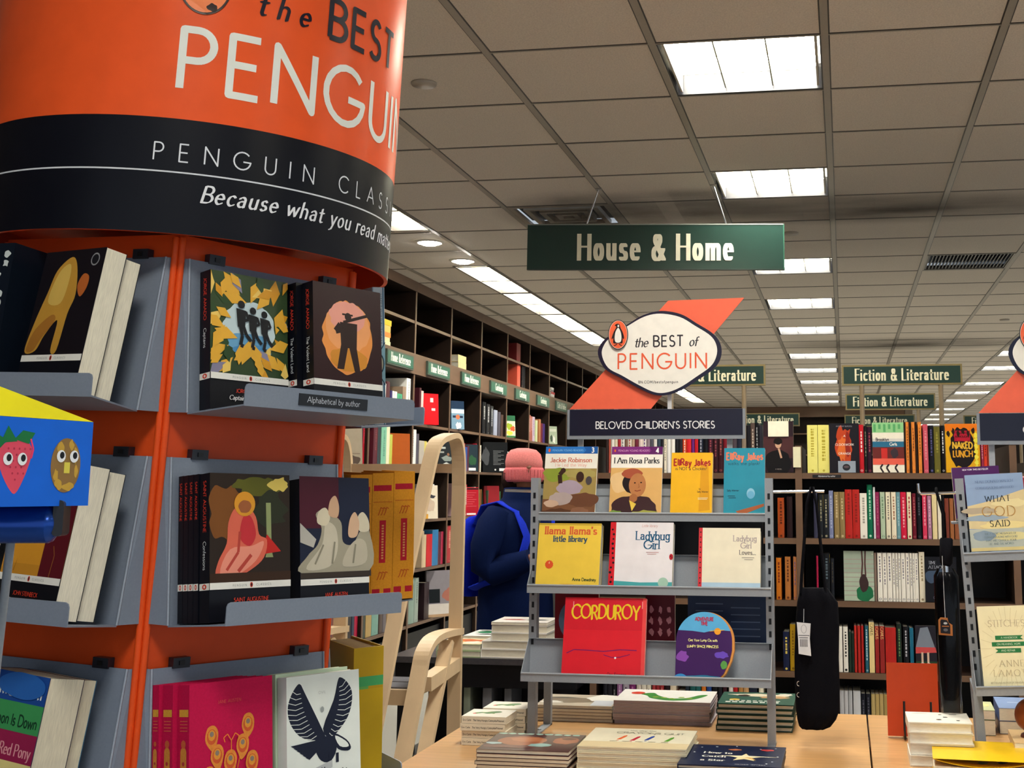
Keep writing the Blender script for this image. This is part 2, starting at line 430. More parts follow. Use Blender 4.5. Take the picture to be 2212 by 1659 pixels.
# ------------------------------------------------------------------ ceiling fixtures
ORD = 'first second third fourth fifth sixth seventh eighth ninth tenth 11th 12th 13th 14th 15th 16th 17th 18th 19th 20th 21st 22nd 23rd 24th 25th 26th 27th 28th 29th 30th 31st 32nd 33rd 34th 35th 36th 37th 38th 39th 40th'.split()
def troffer(name):
    """recessed square fixture, local origin at the cell's centre on the ceiling plane"""
    r = T2/2-.012; t = thing(name, '', '')
    mb = MB(); k = hx('17171c'); w = hx('b9b2a4')
    for s in (-1, 1):
        mb.box(s*r-.006, s*r+.006, -r, r, -.002, .10, k); mb.box(-r, r, s*r-.006, s*r+.006, -.002, .10, k)
        mb.box(s*(r-.022)-.004, s*(r-.022)+.004, -r+.02, r-.02, .004, .09, w)
    mb.box(-r, r, -r, r, .10, .105, hx('d8d4c8')); mb.build('housing', PAINT, t)
    mb = MB(); mb.poly([(-r+.03, -r+.02, .085), (-r+.03, r-.02, .085), (r-.03, r-.02, .085), (r-.03, -r+.02, .085)], hx('ffffff')); mb.build('diffuser', TUBE, t)
    mb = MB(); c = hx('d9d6c0')
    for q in (-1, 1):
        mb.box(q*.094-.003, q*.094+.003, -r+.02, r-.02, .012, .05, c); mb.box(-r+.03, r-.03, q*.094-.003, q*.094+.003, .012, .05, c)
    mb.build('louvre', LOUVRE, t)
    return t
tr0 = None
def lname(i, j):
    return {0: 'main', 4: 'far', 9: 'rightmost'}[i]
cnt = {}
for i, j in lights:
    x0, x1, y0, y1 = cell(i, j); T = TR((x0+x1)/2, (y0+y1)/2, CEIL)
    k = cnt.get(i, 0); cnt[i] = k+1
    lab = {0: 'square recessed ceiling light, %s from the camera in the row above the long sign',
           4: 'square recessed ceiling light, %s from the camera in the second row',
           9: 'square recessed ceiling light, %s along the row furthest to the right'}[i] % ORD[k]
    if tr0 is None: tr0 = troffer('ceiling_light'); o = tr0; o.matrix_world = T
    else: o = dup(tr0, T)
    tag(o, lab, 'light', 'recessed ceiling lights')
for k, (a, b) in enumerate(STRIPS):
    t = thing('strip_light', 'long louvred fluorescent strip, %s in the line of lamps beside the wall bookcases' % ORD[k], 'light', TR((TX0+TX1)/2, (a+b)/2, CEIL), 'strip lights along the wall bookcases')
    hw, hl = (TX1-TX0)/2, (b-a)/2
    mb = MB(); kk = hx('55504a')
    for s in (-1, 1): mb.box(s*hw-.008, s*hw+.008, -hl-.02, hl+.02, -.006, .1, kk); mb.box(-hw, hw, s*hl-.01, s*hl+.01, -.004, .1, kk)
    mb.box(-hw, hw, -hl, hl, .1, .105, hx('d8d4c8')); mb.build('housing', PAINT, t)
    mb = MB(); mb.poly([(-hw, -hl, .08), (-hw, hl, .08), (hw, hl, .08), (hw, -hl, .08)], hx('ffffff')); mb.build('lamp', TUBE, t)
    mb = MB(); n = 12
    for q in range(1, n): y = -hl+2*hl*q/n; mb.box(-hw+.01, hw-.01, y-.003, y+.003, .01, .045, hx('cfcaa8'))
    mb.build('louvre', LOUVRE, t)
for k, (px, py) in enumerate(((928, 522), (1000, 562), (1468, 843))):
    p = RZ(px, py, CEIL)
    t = thing('downlight', 'round bright downlight, %s along the ceiling from the orange drum' % ORD[k], 'light', TR(p.x, p.y, CEIL), 'round downlights')
    mb = MB(); n = 24
    R0 = [Vector((.098*math.cos(2*math.pi*q/n), .098*math.sin(2*math.pi*q/n), -.001)) for q in range(n)]
    R1 = [v*(.078/.098)+Vector((0, 0, -.012)) for v in R0]; R1 = [Vector((v.x, v.y, -.012)) for v in R1]
    R2 = [Vector((v.x*.95, v.y*.95, -.002)) for v in R1]
    mb.loft([R0, R1, R2], hx('e8e4da'), caps=False); mb.build('trim_ring', PAINT, t)
    mb = MB(); V = [Vector((.075*math.cos(2*math.pi*q/n), .075*math.sin(2*math.pi*q/n), -.006)) for q in range(n)]
    mb.loft([V, [Vector((v.x*.6, v.y*.6, -.022)) for v in V]], hx('ffffff')); mb.build('lamp', SPOT, t)
# linear return grille
x0, x1, y0, y1 = cell(2, 7)
t = thing('air_grille', 'dark slotted return grille in the ceiling right of the long sign', 'vent', TR((x0+x1)/2, (y0+y1)/2, CEIL))
mb = MB(); r = T2/2-.014
for s in (-1, 1): mb.box(s*r-.012, s*r+.012, -r, r, -.003, .03, hx('8d8477')); mb.box(-r, r, s*r-.012, s*r+.012, -.003, .03, hx('8d8477'))
mb.build('frame', PAINT, t)
mb = MB(); mb.box(-r, r, -r, r, .05, .055, hx('0d0d12')); mb.build('duct', MATTE, t)
mb = MB()
for q in range(24): x = -r+.02+q*(2*r-.04)/23; mb.box(x-.004, x+.004, -r+.01, r-.01, .002, .03, hx('23252c'))
mb.build('slats', PAINT, t)
# square diffuser with stepped cones, grey dust round it
x0, x1, y0, y1 = cell(-2, 4)
t = thing('air_diffuser', 'square stepped air diffuser with dusty edges above the long hanging sign', 'vent', TR((x0+x1)/2, (y0+y1)/2, CEIL))
mb = MB(); r = T2/2-.014; c = hx('a39888')
for q in range(4):
    a, b = r-q*.075, r-q*.075-.03
    for s in (-1, 1):
        mb.box(s*(a+b)/2-.015, s*(a+b)/2+.015, -a, a, -.004, .012+.01*q, c); mb.box(-b, b, s*(a+b)/2-.015, s*(a+b)/2+.015, -.004, .012+.01*q, c)
mb.build('cone', PAINT, t)
mb = MB(); mb.box(-r, r, -r, r, .05, .055, hx('101014')); mb.build('duct', MATTE, t)
# sprinkler cover, smoke detector pads
for px, py, lab, r in ((916, 179, 'small round white cover plate on the ceiling by the orange drum', .05), (1708, 503, 'small round cover plate on the ceiling right of the long sign', .05), (2170, 690, 'small round cover plate on the ceiling near the cropped logo sign', .045)):
    p = RZ(px, py, CEIL); mb = MB(); n = 24
    R0 = [Vector((r*math.cos(2*math.pi*q/n), r*math.sin(2*math.pi*q/n), 0)) for q in range(n)]
    mb.loft([R0, [v*.96+Vector((0, 0, -.01)) for v in R0]], hx('b5ab9c')); o = mb.build('ceiling_cover', PAINT, None, TR(p.x, p.y, CEIL-.0005)); tag(o, lab, 'cover plate')
# dust stains on the tiles: irregular film lying on the tile faces
mb = MB(); rr = random.Random(3)
STAIN = mat('dust_film', .95, color='4b433a', noise=.3, nscale=90)
nt = STAIN.node_tree; n = nt.nodes.new('ShaderNodeTexNoise'); n.inputs['Scale'].default_value = 4; n.inputs['Detail'].default_value = 8
tcn = nt.nodes.new('ShaderNodeTexCoord'); nt.links.new(tcn.outputs['Generated'], n.inputs['Vector'])
gr = nt.nodes.new('ShaderNodeTexGradient'); gr.gradient_type = 'SPHERICAL'; mpn = nt.nodes.new('ShaderNodeMapping')
mpn.inputs['Location'].default_value = (-1, -1, 0); mpn.inputs['Scale'].default_value = (2, 2, 0); nt.links.new(tcn.outputs['Generated'], mpn.inputs['Vector']); nt.links.new(mpn.outputs['Vector'], gr.inputs['Vector'])
mm = nt.nodes.new('ShaderNodeMath'); mm.operation = 'MULTIPLY'; nt.links.new(gr.outputs['Fac'], mm.inputs[0]); nt.links.new(n.outputs['Fac'], mm.inputs[1])
m2 = nt.nodes.new('ShaderNodeMath'); m2.operation = 'MULTIPLY'; m2.inputs[1].default_value = 1.25; m2.use_clamp = True; nt.links.new(mm.outputs[0], m2.inputs[0])
nt.links.new(m2.outputs[0], nt.nodes['Principled BSDF'].inputs['Alpha'])
for (xa, xb, ya, yb) in ((-2.0, -.9, 6.25, 7.5), (-1.0, 1.6, 6.55, 7.4), (-1.75, .2, 6.3, 7.0), (-.9, 2.2, 13.0, 14.4), (-1.5, -.2, 6.5, 7.3)):
    mb = MB(); mb.poly([(xa, ya, CEIL-.0055), (xa, yb, CEIL-.0055), (xb, yb, CEIL-.0055), (xb, ya, CEIL-.0055)], hx('4b433a'))
    o = mb.build('ceiling_stain', STAIN); o['kind'] = 'structure'

# ------------------------------------------------------------------ books
NAMED = [('black', '141418'), ('charcoal', '3b3d44'), ('grey', '8c8c90'), ('silver', 'b9bcc8'), ('white', 'f2f0e8'), ('cream', 'eadcb4'), ('tan', 'b98f62'), ('brown', '5f3d31'), ('maroon', '6b1a28'), ('red', 'c81e26'),
         ('coral', 'f0694a'), ('orange', 'd9702a'), ('mustard', 'c79a22'), ('yellow', 'efd653'), ('olive', '6a6428'), ('lime', 'b5c23c'), ('green', '1f7a4a'), ('dark green', '1d3b32'), ('mint', '8fd0b0'), ('sage', 'a9b39a'), ('teal', '24707f'),
         ('pale blue', '9fb8c8'), ('blue', '2d5fae'), ('navy', '131c3c'), ('purple', '5a2a7a'), ('lilac', 'b08fc0'), ('pink', 'e8508a'), ('magenta', 'a8205a')]
def cname(h):
    r, g_, b = (int(h[i:i+2], 16) for i in (0, 2, 4))
    return min(NAMED, key=lambda n: sum(((int(n[1][i:i+2], 16)-v)**2)*w for i, v, w in ((0, r, .8), (2, g_, 1), (4, b, .9))))[0]
def book(name, label, T, w, h, t, cover, front=None, spine=None, back=None, hard=False, group=None, page='e9e2cf', cat='book', m=None, rnd=0, ins=None):
    """closed book: spine along x=0, front cover at y=0 facing -y"""
    m = m or GLOSS; c = .0028 if hard else .0007
    ins = (.0035 if hard else .0006) if ins is None else ins
    root = thing(name, label, cat, T, group); cc = hx(cover); mb = MB()
    if rnd:
        for y0, y1 in ((0, c), (t-c, t)):
            out = [(0, 0)]
            for cx_, cz_, a0 in ((w-rnd, rnd, -90), (w-rnd, h-rnd, 0)):
                out += [(cx_+rnd*math.cos(math.radians(a0+15*k)), cz_+rnd*math.sin(math.radians(a0+15*k))) for k in range(7)]
            out.append((0, h)); mb.prism(out, y0, y1, cc)
    else:
        mb.box(0, w, 0, c, 0, h, cc); mb.box(0, w, t-c, t, 0, h, cc)
    mb.box(0, c, c, t-c, 0, h, cc)
    if front: front.to(mb, lambda u, v, e: Vector((u, -e, v)))
    if back: back.to(mb, lambda u, v, e: Vector((w-u, t+e, v)))
    if spine: spine.to(mb, lambda u, v, e: Vector((-e, t-u, v)))
    mb.build('cover', m, root)
    mb = MB(); mb.box(c, w-max(ins, rnd*.3), c, t-c, ins, h-ins, hx(page)); mb.build('pages', PAPER, root)
    return root
def strip_spine(w, h, bands, marks, seed=0):
    """printed spine: bands (z0, z1, colour) as fractions, and rows of small lettering-like dashes"""
    a = Art()
    for z0, z1, c in bands: a.add(rect(0, z0*h, w, z1*h), c)
    r = random.Random(seed)
    if marks:
        z = h*r.uniform(.86, .93); end = h*r.uniform(.25, .5); P = []
        while z > end:
            l = r.uniform(.004, .012); P.append(rect(w*.36, z-l, w*.36+w*.3, z)); z -= l+r.uniform(.002, .006)
        a.add(P, marks)
        a.add(circ(w/2, h*.05, min(w*.28, .005), n=8), marks)
    return a
def shelf_book(label, T, t, h, d, col, bands=(), marks=None, group=None, seed=0, m=None):
    """a book that shows only its spine, one mesh: local x across the spine (0..t), spine at y=0 facing -y, y into the shelf"""
    mb = MB(); c = hx(col); pg = hx('e6dfcc')
    mb.box(0, .0012, 0, d, 0, h, c); mb.box(t-.0012, t, 0, d, 0, h, c)
    n = 5; prof = [(t*k/n, -.0025*math.sin(math.pi*k/n)) for k in range(n+1)]
    for k in range(n):
        (a, ya), (b, yb) = prof[k], prof[k+1]
        mb.poly([(a, ya, 0), (b, yb, 0), (b, yb, h), (a, ya, h)], c, 0)
    mb.poly([(a, y, h) for a, y in prof]+[(t, .003, h), (0, .003, h)], c, 0)
    mb.box(.0012, t-.0012, .003, d-.003, .002, h-.003, pg)
    strip_spine(t, h, bands, marks, seed).to(mb, lambda u, v, e: Vector((u, -e-.0026*math.sin(math.pi*min(1, max(0, u/t))), v)))
    o = mb.build('book', m or GLOSS, None, T); tag(o, label, 'book', group); return o
# ------------------------------------------------------------------ long bookcase along the left wall
BAY0, BAYW = 8.135, .8824
SHELF = [2.71, 2.455, 1.932, 1.585, 1.201, .83, .43]     # shelf tops
def panel(mb, x0, x1, z0, z1, d=.33, y0=0):
    mb.box(x0, x1, y0+.004, d, z0, z1, (1, 1, 1, 1), 0); mb.box(x0, x1, y0, y0+.004, z0, z1, (1, 1, 1, 1), 1)
def wall_bay():
    t = thing('wall_bookcase', '', ''); w = BAYW; WM = [WALNUT, EDGEWOOD]
    for x in (0, w-.014): mb = MB(); panel(mb, x, x+.014, 0, 2.95); mb.build('side_panel', WM, t)
    mb = MB(); mb.box(0, w, .325, .34, 0, 2.95, (1, 1, 1, 1)); mb.build('back_panel', BLACKLAM, t)
    mb = MB(); panel(mb, 0, w, 2.935, CEIL-.002, .33, -.006); mb.build('crown', WM, t)
    mb = MB(); panel(mb, 0, w, 2.30, 2.455, .33, -.008); mb.build('fascia', WM, t)
    for z in SHELF:
        if z != 2.455: mb = MB(); panel(mb, .014, w-.014, z-.022, z, .33, .004); mb.build('shelf', WM, t)
    mb = MB(); mb.box(.014, w-.014, .03, .3, 0, .36, (1, 1, 1, 1)); mb.build('plinth', BLACKLAM, t)
    return t
wb0 = wall_bay()
for k in range(-1, 18):
    T = TR(WALLX, BAY0+BAYW*k, 0, math.pi/2); lab = 'tall walnut wall bookcase bay, %s of the long row from the orange drum' % ORD[k+1]
    o = wb0 if k == -1 else dup(wb0, T); o.matrix_world = T; tag(o, lab, 'bookcase', 'wall bookcase bays along the left')
# green section placards on the fascia
def placard(txt, k):
    y = BAY0+BAYW*k
    lab = 'small green placard on the wall bookcase fascia lettered %s, %s from the drum' % (txt.lower().replace('&', 'and'), ORD[k])
    t = thing('section_placard', lab, 'sign', TR(WALLX+.008, y+.235, 2.318, math.pi/2), 'green placards on the wall bookcase')
    w, h = .556, .108; mb = MB()
    mb.box(0, w, -.016, 0, 0, h, hx('3f4f45')); mb.build('frame', PAINT, t)
    mb = MB(); mb.box(.012, w-.012, -.018, -.016, .012, h-.01, hx('2f6652'))
    a = Art(); wt = text_w(txt, COND); sz = min(.062, .5/wt); a.add(text(txt, sz, w/2, .03, COND, 'c'), 'fffef2')
    a.to(mb, lambda u, v, e: Vector((u, -.018-e, v))); mb.build('face', BOARD, t)
for k, s in enumerate(['Home Reference']*3+['Gardening']*3+['Crafts & Hobbies']*2+['Antiques']*2): placard(s, k)

WCOUNT = {}
ROWN = {0: 'topmost cube shelf', 1: 'cube above the placards', 2: 'first shelf under placards', 3: 'second shelf under placards', 4: 'third shelf under placards', 5: 'fourth shelf under placards', 6: 'lowest shelf'}
def bayof(Y): return int((Y-BAY0)//BAYW)
def wall_books(row, items, x0=WALLX-.022):
    """items: (px0, px1, height, colour, bands, marks) read along one shelf of the wall bookcase"""
    z = SHELF[row]; prev = -9
    for it in items:
        px0, px1, h, col = it[:4]; bands = it[4] if len(it) > 4 else (); marks = it[5] if len(it) > 5 else None
        ya, yb = Ypx(px0, x0, z+.1), Ypx(px1, x0, z+.1); b = bayof((ya+yb)/2)
        lo, hi = BAY0+BAYW*b+.0155, BAY0+BAYW*(b+1)-.0155
        ya, yb = max(ya, lo, prev+.0008), min(yb, hi)
        if yb-ya < .006: yb = ya+.012
        prev = yb; key = (row, b); n = WCOUNT[key] = WCOUNT.get(key, 0)+1
        lab = '%s book %s on the %s, %s wall bay from the drum' % (cname(col), ORD[n-1], ROWN[row], ORD[b+1])
        shelf_book(lab, TR(x0, ya, z+.0004, math.pi/2), yb-ya, h, .2, col, bands, marks, 'books on the wall bookcase', px0*7+row)
wall_books(2, [(812, 820, .2, '2a2430'), (820, 827, .22, 'd8d4c8'), (828, 833, .25, 'f4f2ec'), (834, 841, .27, '5b3038'), (842, 847, .21, '2e2468', ((.82, 1, 'e8c060'),)), (847, 851, .21, 'f3f0ea'), (852, 857, .21, 'f6f4ee', ((.0, .1, '2a3a50'),)),
   (858, 868, .2, '4fae84', (), '2d7a5c'), (869, 876, .26, 'a08874'), (877, 889, .33, 'faf9f4', (), 'b8b4aa'),
   (905, 909, .28, '4a1f28'), (909, 914, .26, 'efc9c0', ((.7, 1, 'f4efe6'),)),
   (1042, 1049, .29, '101014', (), 'd8d8d8'), (1051, 1058, .28, '17171b', (), 'e6e6e6'), (1059, 1065, .27, '1b1c22', (), 'c8ccd2'), (1067, 1074, .24, 'aab0c4', ((.9, 1, 'e8eaf0'),)), (1076, 1081, .23, '54505a'), (1082, 1087, .21, '4f3a32'),
   (1142, 1146, .27, 'b06a5c', (), 'e8c8c0'), (1146, 1150, .26, 'a85f50', (), 'e8c8c0'), (1150, 1155, .26, 'c8b4c8', (), '7a5a80'), (1157, 1161, .23, 'cfd8a8', ((.55, .7, '3a4430'),)), (1164, 1168, .25, 'b97850'), (1169, 1172, .21, '7a2a3a'), (1173, 1177, .21, '4a2f7a')])
wall_books(3, [(738, 742, .3, '2a2628'), (760, 766, .22, 'c8b496', (), '8a7050'), (766, 772, .23, '8a5a38'), (773, 777, .24, 'f0e2a0', ((0, .4, '2f3440'),)), (777, 783, .26, '3a2a38'), (783, 789, .33, 'c01a2c', (), 'd86070'), (790, 797, .32, 'b8182a'),
   (806, 815, .3, '5e2632', (), '8a4a50'), (815, 822, .3, '2f4448', ((.3, .6, '2f7a6a'),)), (823, 834, .3, '86c8aa', (), '5a9a80'), (834, 841, .3, 'f4f0cc'), (841, 847, .24, 'c8d05a', ((0, .35, '4a4a38'),)),
   (884, 889, .27, 'e2641e', ((.9, 1, 'f5efe4'),)), (889, 893, .3, 'f6f3ea', (), '3a3a3a'), (893, 898, .3, 'f8f6f0'), (898, 904, .27, '55505c', ((.78, .9, 'e4e2e0'),)), (905, 916, .22, 'b9b0a4'), (916, 921, .22, 'd8c860'), (921, 930, .21, 'efe6c8'), (930, 941, .22, 'a9ac9a', (), '6a7a5a'),
   (1000, 1004, .24, 'c02438'), (1004, 1009, .21, '2a50a0', ((.8, 1, '5a9ae0'),)), (1009, 1013, .22, '5a2030'), (1027, 1031, .25, 'b81e30'), (1031, 1035, .24, 'e6dcc8'), (1035, 1039, .24, 'f0ead8', (), 'a08a70'), (1093, 1098, .21, 'd8d4cc', ((0, .3, '303038'),)), (1098, 1101, .2, '2f4a3c'),
   (1150, 1153, .2, '2a3a5a'), (1154, 1158, .22, 'e8e4d8'), (1158, 1162, .21, '204a38')])
wall_books(4, [(905, 909, .24, '9a969c'), (910, 914, .21, '4a5060'), (932, 937, .27, 'faf8f4', (), 'b8b4b0'), (1001, 1004, .28, 'e8c0c4', (), 'b02030'), (1004, 1008, .27, 'b81828', (), 'f6ecec'), (1024, 1028, .25, 'f2efe8'), (1028, 1032, .25, '7a7a30'), (1032, 1035, .23, 'e8d860'), (1036, 1040, .23, '7a4a20', ((.85, 1, 'e8c830'), (0, .3, 'e0c040'))),
   (1053, 1056, .22, '304a34'), (1056, 1061, .2, 'f2eee4', (), 'a8a49c'), (1061, 1066, .18, '8aa048'), (1068, 1075, .22, 'c8ccc0', (), '6a7060'), (1076, 1081, .21, '2a5a3a')])
wall_books(5, [(911, 915, .28, 'c8b090'), (915, 920, .25, 'd8c09a'), (921, 933, .25, 'd01824'), (933, 946, .28, '2f78b0', ((0, .2, '9ab030'), (.85, 1, '5a8a3a'))), (946, 952, .26, '5a2030', ((0, .1, 'e8e4dc'),)), (952, 957, .26, 'b02848'), (957, 962, .24, '3a2028', (), 'd87a70'), (962, 965, .27, 'f0e4c8'), (965, 975, .3, 'b02830', (), 'e8a890'), (975, 982, .3, 'e8e0d4'),
   (1000, 1004, .26, 'c8a8a0'), (1005, 1010, .24, '7a2a30')])
wall_books(6, [(708, 716, .3, '4a4a50'), (716, 726, .28, '8a4a40'), (736, 741, .33, '3a3a44'), (741, 758, .33, '27242a', ((.72, .9, 'a8a8b0'), (.35, .5, '3a3438'), (0, .18, '7a3020'))), (760, 765, .33, '3a4458'), (765, 772, .36, 'b81840'), (772, 781, .36, 'c8c0b4', ((.9, .93, '22222a'), (.82, .85, '22222a'), (.74, .77, '22222a'))), (782, 789, .35, '38443c'), (790, 802, .35, 'b89a60', ((.1, .3, 'c86a70'), (.5, .7, 'd0b050'), (.92, 1, 'b03040'))), (803, 817, .35, '7aa69a', (), '4f7a70'),
   (819, 826, .33, '54443f'), (827, 834, .33, '6a6268'), (835, 846, .32, 'a8875c'), (877, 882, .33, '1a1a22'), (882, 894, .33, '8aa498', ((.05, .18, 'c0c8d0'),)), (895, 903, .33, '9aaaa0', (), '5a6a60'),
   (916, 926, .28, '2c1c22'), (966, 977, .3, 'c8c8c0')])
# face-out books on the wall shelves
def face(label, px0, px1, row, h, w, t, cover, front, ang=38, x=WALLX-.02, group='books on the wall bookcase'):
    z = SHELF[row]; y = Ypx(px0, x, z+.1)
    return book('book', label, TR(x-.02, y, z+.0008+t*.07, math.pi/2-math.radians(ang), math.radians(-4)), w, h, t, cover, front, None, None, True, group)
def simple_art(w, h, base, items):
    a = Art().add(rect(0, 0, w, h), base)
    for kind, c, *p in items:
        if kind == 'r': a.add(rect(p[0]*w, p[1]*h, p[2]*w, p[3]*h), c)
        elif kind == 'o': a.add(circ(p[0]*w, p[1]*h, p[2]*w), c)
        elif kind == 'b': a.add(blob(p[0]*w, p[1]*h, p[2]*w, p[3]*h, 16, .25, int(p[0]*97)), c)
        elif kind == 'l':   # rows of small print
            for q in range(int(p[4])): yy = p[1]*h-q*(p[1]-p[3])*h/p[4]; a.add([rect(p[0]*w, yy, (p[2]-.12*((q*7) % 3))*w, yy+.012*h)], c, q == 0)
    return a
def F(w, h, base, *items): return simple_art(w, h, base, items)
face('bright red hardback turned face-out at the end of the shelf below the placards', 914, 937, 2, .245, .17, .03, 'd0101c', F(.17, .245, 'dc1420', ('r', 'f4d8d8', .55, .72, .72, .86), ('r', 'f4d8d8', .62, .45, .82, .53)))
face('narrow pale blue book facing out with white and orange bands, third wall bay', 981, 1002, 2, .24, .13, .03, '5f86a8', F(.13, .24, '7ea0b8', ('r', '1f3550', 0, .72, 1, 1), ('r', 'd8dce4', 0, .56, 1, .7), ('r', '22304a', .1, .4, .9, .48), ('o', 'e07850', .5, .43, .16), ('b', 'f4f4f0', .55, .12, .22, .12)))
face('small flowery green and white cookbook facing out, fifth wall bay', 1097, 1112, 2, .215, .12, .03, 'cfd4a8', F(.12, .215, 'dfe0c0', ('r', '2f6a48', 0, .75, 1, 1), ('b', '9ab030', .4, .5, .3, .15), ('b', 'e0603a', .7, .4, .25, .12), ('b', 'e8d850', .4, .2, .3, .1), ('r', '3a7a4a', 0, 0, 1, .08)))
face('pale sage book facing out with small figures, seventh wall bay', 1190, 1204, 2, .2, .12, .025, 'a8b8a0', F(.12, .2, 'b4c2a8', ('b', '4a5a4a', .3, .3, .14, .2), ('b', 'f4f2ea', .6, .25, .14, .2), ('r', 'd8dccc', .1, .7, .9, .85)))
face('large taupe picture book facing out next to the ladder hoop', 740, 760, 3, .25, .19, .02, 'a39684', F(.19, .25, 'a89a86', ('b', '5a4a40', .5, .15, .4, .12), ('r', '8a7a6a', .1, .3, .9, .33)), 30)
face('burnt orange hardback facing out with plain cover, second shelf below the placards', 848, 882, 3, .25, .17, .03, 'b4581c', F(.17, .25, 'b85a20', ('b', '9a7a68', .8, .05, .06, .03)), 40)
face('black and white photo book facing out behind the ladder hoop', 953, 972, 3, .23, .16, .025, '1b1d20', F(.16, .23, '24282c', ('r', 'b8bcb8', .05, .75, .45, .82), ('r', 'a0a4a0', .05, .6, .35, .66), ('b', '8a9490', .5, .4, .3, .1), ('b', 'd0d4d0', .5, .15, .35, .1), ('b', '9a6a50', .6, .55, .08, .05)))
face('dark cookbook facing out with green leaf and white barcode', 1012, 1026, 3, .235, .13, .02, '1a2430', F(.13, .235, '20303a', ('b', '2f5a3c', .5, .4, .35, .18), ('r', 'f0f0ee', .15, .03, .8, .13)))
face('black photo book back with rows of grey print, left of the pink hat', 1048, 1090, 3, .275, .245, .02, '0e0f12', F(.245, .275, '101216', ('b', '4a4c50', .12, .5, .14, .3), ('l', '8a8c90', .42, .7, .85, .2, 11), ('r', 'f2f2f2', .66, .04, .92, .13), ('o', 'd8d8d8', .5, .08, .035)), 52)
face('white portrait book facing out behind the ladder strut', 917, 932, 4, .26, .15, .02, 'e8dcc8', F(.15, .26, 'efe2cc', ('b', '3a3a44', .6, .66, .25, .05), ('r', 'e8a840', 0, 0, .4, .14), ('b', 'd8c0a8', .5, .4, .3, .2)))
face('thick red book turned face-out with black top band, third bay', 1007, 1026, 4, .245, .16, .03, 'a01424', F(.16, .245, 'b01828', ('r', '1a1418', 0, .92, 1, .97), ('l', 'd86a74', .15, .8, .85, .25, 7), ('r', 'f0e8e8', .2, .03, .8, .09)))
face('dark red book facing out between dark spines, fourth bay', 1052, 1066, 4, .26, .17, .02, '8a1820', F(.17, .26, '962028', ('r', '6a1018', 0, 0, .2, 1)))
face('grey white art book facing out low beside the ladder', 928, 963, 6, .36, .27, .02, 'b0a8ac', F(.27, .36, '8d878e', ('r', '1c2024', .08, .3, .45, .6), ('b', 'b07060', .75, .45, .2, .14), ('r', 'd8d0c8', 0, 0, 1, .28), ('r', 'b89878', 0, 0, 1, .06)), 40)
# books lying or standing in the cubes above
def lying(label, T, w, h, t, col, group, art=None, page='efe7d4', hard=True, spine=None):
    return book('book', label, T, w, h, t, col, art, spine, None, hard, group, page)
def flat_read(x, y, z, t, rz=0):    # lies cover up, bottom edge toward the camera; (x, y) is the spine's bottom corner
    return Matrix.Translation((x, y, z+t)) @ Matrix.Rotation(rz, 4, 'Z') @ Matrix(((1, 0, 0, 0), (0, 0, 1, 0), (0, -1, 0, 0), (0, 0, 0, 1)))
def flat_spine(x, y, z, t, rz=0):   # lies cover up, spine toward the camera; (x, y) is the spine's top corner (the book's top points to -x)
    return Matrix.Translation((x, y, z+t)) @ Matrix.Rotation(rz, 4, 'Z') @ Matrix(((0, 0, -1, 0), (1, 0, 0, 0), (0, -1, 0, 0), (0, 0, 0, 1)))
def cube_stack(items, px0, z, what, ang=math.pi/2):
    zz = z+.0005; Y = Ypx(px0, WALLX-.03, z+.05)
    for k, (col, t, w, h) in enumerate(items):
        # spine faces the room (+X); the book's length runs along the wall
        T = flat_spine(WALLX-.03-.002*(k % 2), Y+h+(k % 2)*.006, zz, t, 0)
        T = Matrix.Translation((WALLX-.03-.002*(k % 2), Y, zz+t)) @ Matrix.Rotation(math.pi/2, 4, 'Z') @ Matrix(((0, 0, -1, h), (1, 0, 0, 0), (0, -1, 0, 0), (0, 0, 0, 1)))
        lying('%s book lying %s from the bottom, stack %s' % (cname(col), ORD[k], what), T, w, h, t, col, 'books lying in the wall cubes')
        zz += t+.0006
cube_stack([('f0e0b0', .038, .15, .2), ('f2dca0', .03, .15, .19), ('e88a3a', .034, .15, .2), ('ecc060', .05, .15, .2), ('f0c818', .04, .16, .21)], 822, 2.455, 'in the cube above the first placard')
cube_stack([('e8cf98', .062, .17, .23), ('ead49a', .06, .17, .23)], 990, 2.455, 'in the cube above the third placard')
cube_stack([('d8d4d4', .022, .15, .15), ('f4f0ee', .022, .15, .16), ('c82030', .024, .15, .17), ('8a8890', .024, .15, .12), ('f0eeee', .024, .15, .12)], 1191, 2.455, 'in the cube above the seventh placard')
Y1 = Ypx(1117, WALLX-.03, 2.5)
for lab, y, t, z, col, bd in (('dark red cloth book standing alone on the topmost cube shelf', Ypx(1116, WALLX-.03, 2.75), .15, 2.71, '7a2a2c', ()), ('coral red thick book standing in the cube above the fifth placard', Y1, .12, 2.455, 'e8604a', ((.3, .33, 'f0a090'), (.6, .63, 'f0a090'))),
    ('black and gold thick book standing beside the coral one in the cube', Y1+.19, .13, 2.455, '1a1a20', ((.68, 1, 'd8c890'), (.48, .54, 'c8b070'), (.28, .34, 'c8b070'), (.08, .14, 'c8b070')))):
    shelf_book(lab, TR(WALLX-.03, y, z+.0004, math.pi/2), t, .19 if z > 2.6 else .24, .28, col, bd, None, 'books in the wall cubes')

